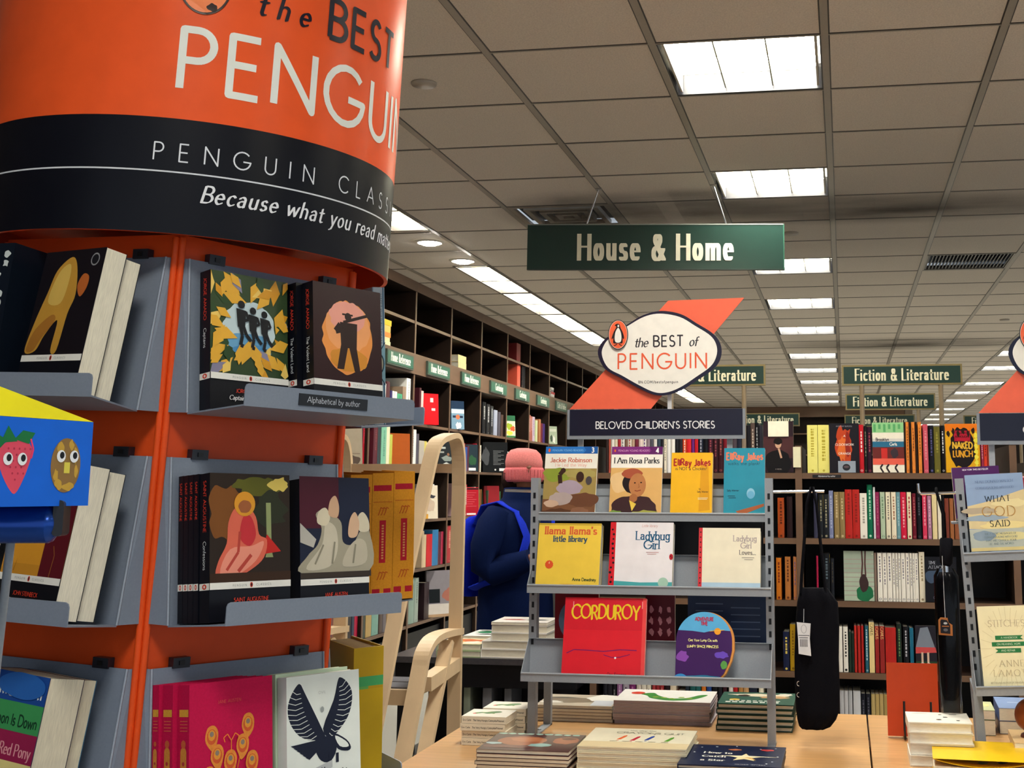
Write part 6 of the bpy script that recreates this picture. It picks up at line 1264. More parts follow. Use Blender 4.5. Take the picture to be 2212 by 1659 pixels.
# books standing on the far side of the rack, seen from behind
for lab, px0, px1, pt, pb, col, art in (('dark blue book back seen through the rack behind the board book', 1484, 1655, 1283, 1345, '20304e', lambda w, h: Art().add(rect(0, 0, w, h), '24365a').add([rect(w*(.1 if q % 2 else .55), h*(.2+.05*q), w*(.45 if q % 2 else .92), h*(.215+.05*q)) for q in range(14)], '5a6e92')),
   ('maroon book back with pink flowers seen through the rack', 1392, 1456, 1283, 1345, '5a1426', lambda w, h: Art().add(rect(0, 0, w, h), '5e1628').add([blob(w*(.2+.3*(q % 3)), h*(.45+.16*(q//3)), w*.07, h*.05, 10, .4, q) for q in range(9)], 'c88a9a')),
   ('dark red book back with blue disc seen behind the large red book', 1195, 1290, 1283, 1342, '7a1420', lambda w, h: Art().add(rect(0, 0, w, h), '801824').add(circ(w*.45, h*.6, w*.36, h*.3, 24), '6a86a8'))):
    Y = RYF+.165; zb = TZ+.20; x0, x1 = Xpx(px0, Y, zb+.1), Xpx(px1, Y, zb+.1); h = RY(px0, pt, Y).z-zb; w = x1-x0
    book('book', lab, TR(x0, Y+.02, zb), w, h, .015, col, art(w, h), None, None, False, 'books on the far side of the rack')
mb = MB()
mb.box(.02, .66, .182, .25, .19, .1985, GREY); mb.build('rear_tray', STEEL, rk)
mb = MB(); mb.box(.03, .65, .262, .268, .40, .66, hx('14151c')); mb.build('rear_panel', STEEL, rk)

# ------------------------------------------------------------------ header signs on the racks
SM = 3.47/FPX
def sp(px, py): return ((px-1225)*SM, (950-py)*SM)
def catmull(P, n=5): return smooth2(P, n)
def header(label, T, sub, logo=True):
    t = thing('header_sign', label, 'sign', T, 'header signs on the tiered racks'); W_ = 392*SM; Hh = 65*SM
    mb = MB(); mb.box(0, W_, 0, .012, 0, Hh, hx('8a9098')); i_ = .0075; mb.box(i_, W_-i_, -.0008, 0, .011, Hh-.0005, hx('10142c'))
    a = Art(); x0_, x1_, txt_ = sub; sz = 15*SM; st = dict(w=.14, track=0); st['track'] = ((x1_-x0_)*SM/sz-text_w(txt_, st))/(len(txt_)-1); a.add(text(txt_, sz, x0_*SM, 23*SM, st, 'l'), 'f2f2f4'); a.to(mb, lambda u, v, e: Vector((u, -.0008-e, v)))
    mb.build('name_panel', BOARD, t)
    mb = MB(); q = [sp(*p) for p in ((1229, 884), (1411, 884), (1617, 643), (1449, 646))]; mb.prism(q, .004, .007, hx('f0694c')); mb.build('banner_board', BOARD, t)
    Z_ = lambda a_, b_: sp(1120+a_*.27125, 620+b_*.27125)
    loz = catmull([Z_(*p) for p in ((640, 530), (665, 440), (740, 375), (880, 290), (1010, 215), (1160, 183), (1320, 212), (1450, 290), (1580, 375), (1640, 460), (1645, 560), (1590, 655), (1460, 745), (1330, 825), (1210, 865), (1100, 862), (960, 800), (830, 725), (700, 650))])
    inn = catmull([Z_(*p) for p in ((672, 530), (695, 445), (760, 378), (890, 298), (1020, 228), (1150, 205), (1310, 235), (1440, 312), (1560, 392), (1608, 470), (1608, 555), (1560, 640), (1440, 725), (1315, 805), (1205, 845), (1105, 842), (975, 782), (845, 708), (725, 640))])
    mb = MB(); mb.prism(loz, -.006, -.003, hx('131733')); a = Art().add(inn, 'f4f1e8')
    d1 = dict(nib=(.13, .05, 25), slant=.2, track=.09)
    def T_(s_, x0, x1, yb, yt, st, col):
        (ua, v0), (ub, _), (_, v1) = Z_(x0, yb), Z_(x1, yb), Z_(x0, yt); sz = v1-v0; st = dict(st); st['track'] = 0; n = len(s_)
        if n > 1: st['track'] = ((ub-ua)/sz-text_w(s_, st))/(n-1)
        a.add(text(s_, sz, ua, v0, st), col)
    T_('the', 940, 1052, 475, 400, d1, '23262e'); T_('BEST', 1095, 1340, 473, 386, dict(w=.14), '23262e'); T_('of', 1385, 1455, 473, 398, d1, '23262e')
    T_('PENGUIN', 803, 1532, 653, 530, dict(w=.11), 'e8603c'); T_('BN.COM/bestofpenguin', 975, 1297, 770, 750, dict(w=.16), '33363e')
    a.to(mb, lambda u, v, e: Vector((u, -.006-e, v))); mb.build('logo_board', BOARD, t)
    # oval bird emblem, a separate raised disc
    c0, c1 = Z_(808, 372); rx_, rz_ = 82*.27125*SM, 122*.27125*SM
    mb = MB(); mb.prism(circ(c0, c1, rx_, rz_, 40), -.011, -.007, hx('16161c')); a = Art().add(circ(c0, c1, rx_*.93, rz_*.95, 40), 'f4f1e8').add(circ(c0, c1, rx_*.9, rz_*.925, 40), 'f0673f')
    P_ = lambda x, y: Z_(x, y)
    a.add(catmull([P_(*p) for p in ((780, 296), (800, 283), (820, 290), (828, 318), (845, 350), (858, 395), (852, 412), (846, 400), (845, 440), (828, 445), (786, 445), (768, 438), (768, 400), (758, 412), (756, 396), (772, 350), (790, 318), (792, 305))], 4), '17171c')
    a.add(catmull([P_(*p) for p in ((806, 318), (816, 322), (832, 360), (836, 410), (824, 436), (792, 436), (780, 410), (784, 360), (796, 330))], 4), 'f6f3ea').add(catmull([P_(*p) for p in ((806, 292), (815, 294), (816, 306), (808, 312), (803, 304))], 3), 'f6f3ea')
    a.add([[P_(*p) for p in ((772, 460), (800, 448), (802, 455), (780, 464))], [P_(*p) for p in ((842, 460), (818, 448), (814, 455), (834, 464))]], '17171c')
    a.to(mb, lambda u, v, e: Vector((u, -.011-e, v))); mb.build('emblem', BOARD, t)
    for x in (.03, W_-.055): mb = MB(); mb.box(x, x+.016, .012, .02, -.20, Hh*.9, GREY); mb.build('post', STEEL, t)
    for x in (.14, .3): mb = MB(); mb.box(x, x+.012, .0072, .012, .0, .20, hx('c8c8cc')); mb.build('stay', STEEL, t)
    return t
q = RY(1225, 949, 3.61); SM = 3.61/FPX
header("header sign with oval bird logo and Beloved Children's Stories panel above the picture books", TR(q.x, 3.61, q.z), (64, 326, "BELOVED CHILDREN'S STORIES"))
q = RY(2112, 959, 3.56); SM = 3.56/FPX
header('header sign with oval bird logo cut off by the frame edge, above the second rack', TR(q.x, 3.56, q.z-.002, math.radians(-2)), (92, 300, 'CLASSICS'))
# ------------------------------------------------------------------ stacks on the maple table
def tstack(pxl, pyb, n, t, w, h, col, art, grp, labels, rz=0, jit=.002, hard=False, z0=TZ, page='e9e2cf', spine=None, spine_front=False, rnd=0):
    """stack whose lowest front left corner shows at (pxl, pyb)"""
    p = RZ(pxl, pyb, z0); z = z0; r = random.Random(int(pxl))
    for k in range(n):
        dx, dy, dr = r.uniform(-jit, jit), r.uniform(-jit, jit), math.radians(rz+r.uniform(-.6, .6))
        T = flat_spine(p.x+h+dx, p.y+dy, z, t, dr) if spine_front else flat_read(p.x+dx, p.y+dy, z, t, dr)
        if spine_front: T = Matrix.Translation((p.x+dx, p.y+dy, z+t)) @ Matrix.Rotation(dr, 4, 'Z') @ Matrix(((0, 0, -1, h), (1, 0, 0, 0), (0, -1, 0, 0), (0, 0, 0, 1)))
        book('picture_book', labels(k, n), T, w, h, t, col, art if k == n-1 else None, spine, None, hard, grp, page, rnd=rnd); z += t+.0007
    return z
def lab(what, where):
    return lambda k, n: ('%s, topmost %s' % (what, where)) if k == n-1 else '%s, %s from bottom %s' % (what.split(' with ')[0], ORD[k], where)
# small white board books with their spines to the front: two stacks, front and rear
bw, bh, bt = .112, .125, .0185
def leafart(w, h, flip=False):
    # cover seen lying: u across from the spine, v along the spine
    a = Art().add(rect(0, 0, w, h), 'f4efe2')
    P = catmull([(w*.35, h*.78), (w*.48, h*.66), (w*.4, h*.52), (w*.52, h*.36), (w*.66, h*.26), (w*.78, h*.34), (w*.72, h*.5), (w*.6, h*.6), (w*.6, h*.72), (w*.48, h*.84)], 4)
    a.add(P, '3f7a3a').add([blob(w*(.45+.1*(q % 3)), h*(.76-.12*q), w*.05, h*.03, 8, .3, q) for q in range(4)], '7a9a3a').add(circ(w*.4, h*.82, w*.06, h*.04, 14), 'd83a2c')
    return a
def bb_spine(t, h):
    a = Art().add(rect(0, 0, t, h), 'efe6d0')
    for s_, z in (('Eric Carle', .97), ('The Very Hungry Caterpillar', .74), ('Philomel', .2)): a.add([[(t*.34+v, h*z-u) for u, v in p] for p in text(s_, .0048, 0, 0, dict(w=.13, track=.05))], '3a3832')
    return a
A1 = leafart(bw, bh)
tstack(994, 1609, 4, bt, bw, bh, 'efe6d0', A1, 'white board books in two stacks at the table corner', lab('small white board book with lettered spine', 'in the front corner stack'), 0, .003, False, page='e4dac2', spine=bb_spine(bt, bh), spine_front=True)
p = RZ(994, 1609, TZ)
z = TZ
for k in range(4):
    T = Matrix.Translation((p.x+.022+.002*(k % 2), p.y+bw+.012+.002*k, z+bt)) @ Matrix(((0, 0, -1, bh), (1, 0, 0, 0), (0, -1, 0, 0), (0, 0, 0, 1)))
    book('picture_book', lab('small white board book', 'in the rear corner stack by the rack foot')(k, 4), T, bw, bh, bt, 'efe6d0', A1 if k == 3 else None, bb_spine(bt, bh), None, False, 'white board books in two stacks at the table corner', 'e4dac2'); z += bt+.0007
def cat_art(w, h):
    a = Art().add(rect(0, 0, w, h), 'f1eee8')
    P = catmull([(w*.22, h*.6), (w*.34, h*.72), (w*.42, h*.5), (w*.55, h*.3), (w*.72, h*.34), (w*.84, h*.62), (w*.92, h*.66), (w*.9, h*.5), (w*.78, h*.2), (w*.56, h*.1), (w*.36, h*.26), (w*.3, h*.46)], 4)
    a.add(P, '3f8a3a').add([blob(w*(.4+.09*q), h*(.38-.06*(q % 3)), w*.035, h*.05, 8, .3, q) for q in range(5)], '8aa83a').add(circ(w*.18, h*.68, w*.075, h*.11, 16), 'd0402c')
    return a
tstack(1325, 1562, 7, .0088, .29, .21, 'd8d0d4', cat_art(.29, .21), 'white picture books under the rack', lab('white landscape book with green leaf shape', 'of the white stack under the rack'), 0, .003, page='b8a8b0', hard=False)
def ww_art(w, h): return F(w, h, '2a5a4a', ('b', 'e8dcc0', .5, .75, .4, .12), ('b', 'c8a070', .7, .6, .2, .1), ('b', '3a2a20', .3, .7, .08, .08), ('o', 'd8b43a', .2, .35, .07), ('b', 'e8e4d4', .85, .85, .1, .08))
a = ww_art(.22, .21); a.add([rect(.03+.017*q, .05, .042+.017*q, .062) for q in range(9)]+[rect(.02+.02*q, .022, .035+.02*q, .04) for q in range(8)], 'dfe4d8')
tstack(1548, 1577, 5, .0145, .22, .2, '16382f', a, 'dark green picture books under the rack', lab('dark green hardback picture book', 'in the stack by the right rack leg'), 0, .003, True)
tstack(1157, 1556, 5, .0085, .235, .2, 'b8a898', F(.235, .2, 'b4a694', ('b', '6a5440', .4, .5, .35, .25), ('b', 'efece4', .8, .7, .25, .3), ('b', '3a3028', .25, .7, .2, .06), ('b', 'e8e4dc', .15, .3, .15, .1), ('r', 'c8ccd4', .7, .05, .98, .5)), 'brown and white picture books under the rack', lab('thin brown picture book', 'of the low stack behind the left leg'), 0, .003)
def face_art(w, h):
    a = Art().add(rect(0, 0, w, h), '4a2c2a').add([blob(w*(.06+.105*q), h*.95, w*.045, h*.04, 10, .25, q) for q in range(9)], '9ac0b4').add(blob(w*.38, h*.55, w*.27, h*.26, 20, .08, 3), '9a5a3c').add(blob(w*.42, h*.62, w*.18, h*.13, 18, .1, 4), 'b0704a').add(blob(w*.84, h*.62, w*.14, h*.2, 16, .1, 5), '9a5c40').add(blob(w*.86, h*.72, w*.08, h*.06, 14, .15, 6), '5a2a1c').add(blob(w*.62, h*.32, w*.13, h*.1, 14, .2, 7), '8ab0ac').add(blob(w*.1, h*.36, w*.1, h*.06, 12, .2, 8), 'a8c0c4').add(blob(w*.3, h*.2, w*.3, h*.08, 16, .2, 9), '6a3a34')
    return a
tstack(1027, 1668, 6, .0085, .232, .215, '4a2a2c', face_art(.232, .215), 'dark brown picture books at the table front', lab('glossy dark brown picture book', 'in the brown stack nearest the camera'), 0, .003)
def crayon_art(w, h):
    a = Art().add(rect(0, 0, w, h), 'e6e0c6').add(rect(0, 0, w, h*.28), 'd8c8a0')
    for k, c in enumerate(('e0662c', 'c0283c', '2c4aa0', '5a9a34')):
        x = w*(.3+.13*k+(.06 if k == 3 else 0)); dy = h*.1*(k % 2)*.4
        a.add([(x, h*.4-dy), (x+w*.04, h*.4-dy), (x+w*.075, h*.58-dy), (x+w*.07, h*.64-dy), (x+w*.045, h*.6-dy)], c).add(rect(x+w*.01, h*.34-dy, x+w*.03, h*.36-dy), c)
    a.add(text('the day the', .012, w*.36, h*.86, dict(w=.12, slant=.1), 'l', .05), '8a8a7a').add(text('CRAYONS QUIT', .02, w*.25, h*.72, dict(w=.12), 'l', .05), '9a9a8a').add([rect(w*(.25+.12*q), h*.3, w*(.32+.12*q), h*.315) for q in range(5)], 'b0a888')
    return a
tstack(1246, 1672, 5, .0125, .27, .24, 'ddd6bc', crayon_art(.27, .24), 'cream picture books at the table front', lab('cream picture book with four coloured crayons', 'of the stack in the middle front'), 0, .004, True, page='efe8d4')
def star_art(w, h):
    a = Art().add(rect(0, 0, w, h), '16223f')
    cx, cy = w*.62, h*.42; a.add([(cx+(.044 if q % 2 == 0 else .018)*math.cos(math.pi/2+q*math.pi/5), cy+(.044 if q % 2 == 0 else .018)*math.sin(math.pi/2+q*math.pi/5)) for q in range(10)], 'ecdca8').add([(cx-.075, cy+.012), (cx, cy+.02), (cx+.085, cy+.012), (cx, cy+.008)], 'f0e8c8').add([(cx, cy), (cx+.03, cy-.03), (cx+.016, cy-.002)], 'd8a85a')
    a.add([circ(w*x, h*y, .0028, None, 8) for x, y in ((.15, .85), (.3, .9), (.5, .95), (.9, .9), (.94, .5), (.85, .15), (.1, .6), (.75, .85), (.9, .25))], 'dfe4ea').add(blob(w*.5, h*.78, .016, .01, 12, .2, 3), 'b06a4a').add(blob(w*.82, h*.8, .016, .01, 12, .2, 5), 'b83a3c')
    for s_, y in (('How to', .56), ('Catch', .38), ('a Star', .2)): a.add(text(s_, .018, w*.2, h*y, dict(nib=(.2, .07, 0), serif=.08, track=.1), 'l', .05), 'ecebe2')
    a.add(text('OLIVER JEFFERS', .007, w*.55, h*.06, dict(w=.14, track=.2)), 'b8bcc4'); return a
tstack(1462, 1694, 4, .011, .245, .235, '131c36', star_art(.245, .235), 'navy picture books at the table front', lab('navy picture book with a cream star', 'of the stack at the front right'), 0, .004, True)
# green stack behind the second rack's hanging bag is part of the stack above

# ------------------------------------------------------------------ second rack and what stands with it
R2 = Matrix.Translation((.330, 3.36, TZ)) @ Matrix.Rotation(math.radians(-3.0), 4, 'Y') @ Matrix.Rotation(math.radians(-3), 4, 'Z')
rk2 = rack('book_rack', 'grey tiered rack at the right edge holding pale paperbacks', R2, .70, .70, [(0, -.095, True)], [(.06, .505), (.02, .170)])
def r2book(label, px0, px1, ptop, pbot, y, w, h, t, cover, art, tier, spine=None, name='paperback', back=0):
    zl = ((.06, .505), (.02, .170))[tier][1]; M = R2.inverted(); o = M @ CAM
    d = (M.to_3x3() @ ray(px0, pbot)); k = (y-o.y)/d.y; x = max((o+d*k).x, .0225)
    return book(name, label, R2 @ TR(x, y, zl+.0012+t*.175, 0, math.radians(-10)), w, h, t, cover, art, spine, None, False, 'books on the second rack')
w, h = .15, .222
a = Art().add(rect(0, 0, w, h), '8fa6c8').add([(0, h*.62), (w*.3, h*.66), (w, h*.8), (w, h*.3), (0, h*.35)], 'dcc898').add(blob(w*.2, h*.56, w*.3, h*.04, 16, .2, 3), 'b8a890').add(blob(w*.75, h*.64, w*.3, h*.05, 16, .2, 4), 'e8d8a4').add(blob(w*.3, h*.47, w*.35, h*.035, 16, .2, 6), '9aaab8').add(blob(w*.6, h*.38, w*.4, h*.05, 16, .2, 7), 'ecd898').add(rect(0, h*.1, w, h*.34), 'b8bcb0').add(blob(w*.7, h*.25, w*.35, h*.05, 16, .15, 8), 'e0d49a').add(blob(w*.25, h*.26, w*.2, h*.06, 16, .15, 9), '8a9cac').add(rect(0, h*.08, w, h*.12), 'dcc88a').add([(0, 0), (w, 0), (w, h*.06), (w*.6, h*.055), (w*.3, h*.075), (0, h*.072)], '34507e')
for s_, sz, y, c, st in (('WHAT', .0155, .665, '1e2830', ROM), ('GOD', .026, .49, 'b88a4a', dict(nib=(.09, .03, 0), serif=.18, track=.12)), ('SAID', .0165, .365, '1e2830', ROM)): a.add(text(s_, sz, w*.53, h*y, dict(st, track=.26), 'c'), c)
a.add(text('NEALE DONALD WALSCH', .0068, w/2, h*.895, dict(nib=(.12, .04, 0), serif=.1), 'c'), '6a80a4').add(text('CONVERSATIONS WITH GOD', .006, w/2, h*.82, dict(nib=(.12, .04, 0), serif=.1), 'c'), '6a80a4')
for q, s_ in enumerate(('THE 25 CORE MESSAGES OF', 'CONVERSATIONS WITH GOD', 'THAT WILL CHANGE YOUR', 'LIFE AND THE WORLD')): a.add(text(s_, .0052, w*.52, h*(.27-.04*q), dict(nib=(.12, .05, 0), serif=.08), 'c'), '7a8a8a')
spa = Art().add(rect(0, 0, .016, h), 'e6e4d8').add([rect(.004, h*(.12+.06*q), .011, h*(.15+.06*q)) for q in range(11)], 'b0b4b0')
r2book('tall paperback with blue and gold sky cover lettered What God Said', 2092, 2205, 1037, 1204, .075, w, h, .016, '8fa6c8', a, 0, spa)
w, h = .14, .215
a = Art().add(rect(0, 0, w, h), 'f0e6bc')
rays = []
for q in range(28):
    an = q*2*math.pi/28; x1 = w/2+math.cos(an)*w*.49; y1 = h/2+math.sin(an)*h*.49; rays += line([(w/2+math.cos(an)*w*.3, h/2+math.sin(an)*h*.3), (x1, y1)], .0012)
a.add(rays, 'dccfa0')
a.add(text('STITCHES', .0165, w/2, h*.755, dict(nib=(.09, .035, 0), serif=.14, track=.14), 'c'), 'b8a684')
for (x0_, x1_, y_, n1, n2), s_ in zip(((.28, .78, .6, 0, 1), (.21, .81, .525, 0, 0), (.26, .72, .45, 1, 0)), ('A HANDBOOK', 'ON MEANING, HOPE', 'AND REPAIR')):
    P = [(w*x0_, h*y_), (w*x1_, h*y_)]+([(w*(x1_-.05), h*(y_+.025))] if n2 else [])+[(w*x1_, h*(y_+.05)), (w*x0_, h*(y_+.05))]+([(w*(x0_+.05), h*(y_+.025))] if n1 else [])
    a.add(P, '2f7a44').add(text(s_, .0046, w*(x0_+x1_)/2, h*(y_+.014), dict(w=.14, track=.15), 'c'), 'cfe0c0')
for s_, y_ in (('ANNE', .29), ('LAMOTT', .18)): a.add(text(s_, .0155, w*.53, h*y_, dict(nib=(.09, .035, 0), serif=.14, track=.3), 'c'), 'c0b08c')
a.add(text('BESTSELLING AUTHOR OF TRAVELING MERCIES', .004, w/2, h*.095, dict(w=.1, slant=.2), 'c'), 'b0a27e')
r2book('cream paperback with three green ribbons lettered Stitches', 2107, 2205, 1306, 1478, .035, w, h, .012, 'f0e6bc', a, 1)
r2book('cream paperback just behind the Stitches cover, edge showing', 2109, 2205, 1306, 1478, .048, w, h*.985, .012, 'e8deb4', None, 1)
# purple topped book and red wrapped pack on the rack's top
w, h = .125, .14
a = Art().add(rect(0, 0, w, h), '4a1c5a').add(text('NEW YORK TIMES BESTSELLER', .0042, w/2, h*.93, dict(w=.16), 'c'), 'e8dcec')
M = R2.inverted(); o = M @ CAM; d = M.to_3x3() @ ray(2058, 1052); k = (.19-o.y)/d.y; x = (o+d*k).x
book('paperback', 'purple covered paperback with bright white top edge above the blue sky cover', R2 @ TR(x, .134, .6045+.0085, 0, math.radians(-12)), w, .135, .04, '4a1c5a', a, Art().add(rect(0, 0, .04, .142), 'e9e2d4'), None, False, 'books on the second rack', page='fffdf6')
mb = MB(); r = random.Random(5)
rings = [[Vector((.052*math.cos(2*math.pi*q/18)*(1+r.uniform(-.1, .1)), .03*math.sin(2*math.pi*q/18)*(1+r.uniform(-.1, .1)), zz)) for q in range(18)] for zz in (0, .012, .026, .036)]
mb.loft(rings, hx('c8343a')); rings2 = [[v*.8+Vector((0, 0, zz)) for v in rings[0]] for zz in (.036, .042)]; mb.loft(rings2, hx('e8a0a0'))
d = M.to_3x3() @ ray(2214, 1052); k = (.16-o.y)/d.y; x = (o+d*k).x
t = thing('wrapped_pack', 'red pack in crinkled clear wrap on the second rack beside the sky cover', 'package', R2 @ TR(x, .16, .6755)); mb.build('pack', GLOSS, t)
mb = MB(); mb.box(-.05, .09, -.02, .05, -.006, -.001, GREY); mb.build('ledge', STEEL, rk2, TR(x, .16, .675))
mb = MB(); mb.box(-.02, .28, .145, .26, .5985, .6035, GREY); mb.build('top_shelf', STEEL, rk2)

# black tote bag on the rack's hook arm
p = RY(1752, 1052, RYF+.115); TBX, TBZ = p.x, RACKT.translation.z+.70-.017+.0225
tote = thing('tote_bag', 'black cloth tote bag hanging by its long handles between the racks', 'bag', TR(TBX, RYF+.115, TBZ))
def tp(px, py): q = RY(px, py, RYF+.115); return q.x-TBX, q.z-TBZ
BKC = hx('0c0c12')
prof = [(1270, 1729, 1788), (1300, 1722, 1810), (1350, 1718, 1813), (1420, 1716, 1812), (1480, 1717, 1814), (1530, 1719, 1814), (1552, 1722, 1806), (1568, 1726, 1794), (1574, 1732, 1780)]
mb = MB(); rings = []; r = random.Random(2)
for py, a_, b_ in prof:
    (x0, z0_), (x1, _) = tp(a_, py), tp(b_, py); n = 28; dz = .024 if py < 1560 else .014
    rings.append([Vector(((x0+x1)/2+(x1-x0)/2*math.copysign(abs(math.cos(2*math.pi*q/n))**.7, math.cos(2*math.pi*q/n)), dz*math.copysign(abs(math.sin(2*math.pi*q/n))**.8, math.sin(2*math.pi*q/n))*(1+.25*math.sin(q*1.9+py*.03)), z0_)) for q in range(n)])
mb.loft(rings[::-1], BKC); mb.build('bag_body', FABRIC, tote)
for yo in (-.012, .012):
    mb = MB(); L_ = [tp(*q) for q in ((1752, 1053), (1743, 1090), (1738, 1160), (1732, 1240), (1730, 1280))]; R_ = [tp(*q) for q in ((1756, 1053), (1764, 1090), (1772, 1170), (1780, 1240), (1784, 1290))]
    P = [Vector((x, yo*min(1, (.0-z)*8+.2), z)) for x, z in L_[::-1]]+[Vector((x, yo*min(1, (.0-z)*8+.2), z)) for x, z in R_]
    mb.tube(P, .012, BKC, 0, 10, flat=(1, .35)); mb.build('handle', FABRIC, tote)
mb = MB(); x0, z1 = tp(1722, 1341); x1, z0_ = tp(1753, 1412)
V = [(x0, z1), (x1, z1-.003), (x1-.003, (z0_+z1)/2), (x1, z0_-.002), (x0+.004, z0_+.003), (x0+.003, (z0_+z1)/2)]
mb.prism([(a_, b_) for a_, b_ in V][::-1], -.034, -.0335, hx('dfe0e4')); a = Art().add(circ((x0+x1)/2, z1-.018, .008, .012, 16), 'b8bac0').add(circ((x0+x1)/2, z1-.018, .006, .010, 16), 'dfe0e4').add([rect(x0+.004, z1-.036, x1-.004, z1-.034), rect(x0+.006, z1-.042, x1-.008, z1-.040)], '6a6c74').add([rect(x0+.008+.0024*q, z0_+.022, x0+.0092+.0024*q, z0_+.042) for q in range(9)], '4a4c54')
a.to(mb, lambda u, v, e: Vector((u, -.034-e, v))); o2 = mb.build('price_tag', MATTE, tote); o2['label'] = 'white hanging price tag with bar code'
mb = MB(); mb.tube([((x0+x1)/2, -.0335, z1), ((x0+x1)/2+.001, -.03, z1+.035)], .0008, hx('d0d0d8'), 0, 5); mb.build('tag_string', MATTE, tote)
for py in (1473, 1497):
    x, z_ = tp(1727, py); mb = MB(); mb.tube([(x+.006*math.cos(q*math.pi/6), -.03, z_+.006*math.sin(q*math.pi/6)) for q in range(3, 10)], .0012, hx('c8c8d0'), 0, 6); mb.build('snap_ring', CHROME, tote)

# umbrella in a clear sleeve on the second rack's hook arm
M2 = R2; hp_ = RY(2036, 1056, 3.52)
arm_tip = R2 @ Vector((-.055, .115, .684)); UY = arm_tip.y
um = thing('umbrella', 'closed black umbrella in a clear plastic sleeve hanging from the second rack hook', 'umbrella', TR(arm_tip.x, UY, arm_tip.z))
def up(px, py): q = RY(px, py, UY); return Vector((q.x-arm_tip.x, 0, q.z-arm_tip.z))
def ur(px0, px1, py): return abs(up(px1, py).x-up(px0, py).x)/2
mb = MB(); yv = Vector((0, .009, 0)); P = [up(2038, 1190)-yv, up(2036, 1110)-yv, Vector((0, -.0085, .004)), Vector((0, 0, .0125)), Vector((0, .0085, .004)), up(2040, 1110)+yv, up(2044, 1190)+yv]; mb.tube(P, .004, hx('101014'), 0, 8); mb.build('wrist_strap', FABRIC, um)
mb = MB(); mb.tube([up(2044, 1162), up(2044, 1166), up(2044, 1216), up(2043, 1222)], [ur(2031, 2057, 1170)*.9, ur(2030, 2059, 1170), ur(2031, 2059, 1200), ur(2035, 2053, 1222)], hx('14141a'), 0, 20); mb.build('handle', FABRIC, um)
mb = MB(); mb.tube([up(2043, 1222), up(2044, 1242)], .006, hx('c0c4c8'), 0, 10); mb.build('shaft', CHROME, um)
mb = MB(); n = 22; rings = []
for py, a_, b_ in ((1236, 2028, 2058), (1250, 2022, 2068), (1320, 2023, 2071), (1400, 2028, 2073), (1470, 2032, 2074), (1500, 2036, 2072), (1512, 2040, 2066)):
    c = up((a_+b_)/2, py); rr2 = ur(a_, b_, py); rings.append([c+Vector((rr2*math.cos(2*math.pi*q/n)*(1-.14*(q % 2)), rr2*.8*math.sin(2*math.pi*q/n)*(1-.14*(q % 2)), 0)) for q in range(n)])
mb.loft(rings[::-1], hx('0a0b12')); mb.build('canopy', FABRIC, um)
mb = MB(); rings = []
for py, a_, b_ in ((1228, 2026, 2060), (1244, 2018, 2070), (1400, 2024, 2077), (1500, 2030, 2078), (1555, 2034, 2080)):
    c = up((a_+b_)/2, py); rr2 = ur(a_, b_, py)+.001; rings.append([c+Vector((rr2*math.cos(2*math.pi*q/n)*(1+.05*math.sin(q*2.1+py)), rr2*.86*math.sin(2*math.pi*q/n), 0)) for q in range(n)])
mb.loft(rings[::-1], hx('ffffff'), caps=False); mb.build('sleeve', PLASTIC, um)
mb = MB(); c = up(2040, 1345); s_ = .0011
mb.prism([(c.x-.018, c.z-.028), (c.x+.018, c.z-.03), (c.x+.018, c.z-.002), (c.x+.008, c.z+.004), (c.x+.006, c.z+.016), (c.x-.012, c.z+.017), (c.x-.018, c.z+.01)], -.035, -.034, hx('a86838'))
mb.prism([(c.x-.013, c.z-.023), (c.x+.012, c.z-.025), (c.x+.012, c.z-.003), (c.x+.004, c.z+.010), (c.x-.010, c.z+.012), (c.x-.013, c.z+.008)], -.0358, -.0351, hx('1a1a22')); a = Art().add(circ(c.x, c.z+.002, .005, .003, 12), 'b8b8bc').add(rect(c.x-.009, c.z-.007, c.x+.009, c.z-.0045), 'a86838').add(circ(c.x, c.z-.015, .006, .004, 12), '5a5a60'); a.to(mb, lambda u, v, e: Vector((u, -.0359-e, v)))
o2 = mb.build('hang_tag', MATTE, um); o2['label'] = 'copper and black shaped hang tag'
mb = MB(); q0 = up(2034, 1200); mb.tube([Vector((q0.x, -.02, q0.z)), Vector((c.x, -.034, c.z+.016))], .0007, hx('d8d8dc'), 0, 5); mb.build('tag_string', MATTE, um)

# orange-red book on a wire easel, back toward us
p = RZ(1921, 1594, TZ); Yb = p.y; w, h, t = .142, .198, .018
xx = Xpx(1918, Yb, TZ+.03)
book('hardback', 'plain orange red book standing on a wire easel, its back toward the camera', TR(xx, Yb, TZ+.006, 0, math.radians(-8)), w, h, t, 'c4461e', None, None, None, True, None, page='f8f4e6')
e = thing('wire_easel', 'black wire book easel holding the orange red book', 'easel', TR(xx, Yb, TZ))
for x in (.045, .118):
    mb = MB(); mb.tube([(x, -.028, .105), (x, -.03, .03), (x+.001, -.038, .006), (x+.001, -.02, .0035), (x, .075, .0035), (x, .058, .13)], .0032, hx('14151a'), 0, 8); mb.build('leg', PAINT, e)
mb = MB(); mb.tube([(.045, .066, .07), (.118, .066, .07)], .003, hx('14151a'), 0, 8); mb.build('cross_wire', PAINT, e)
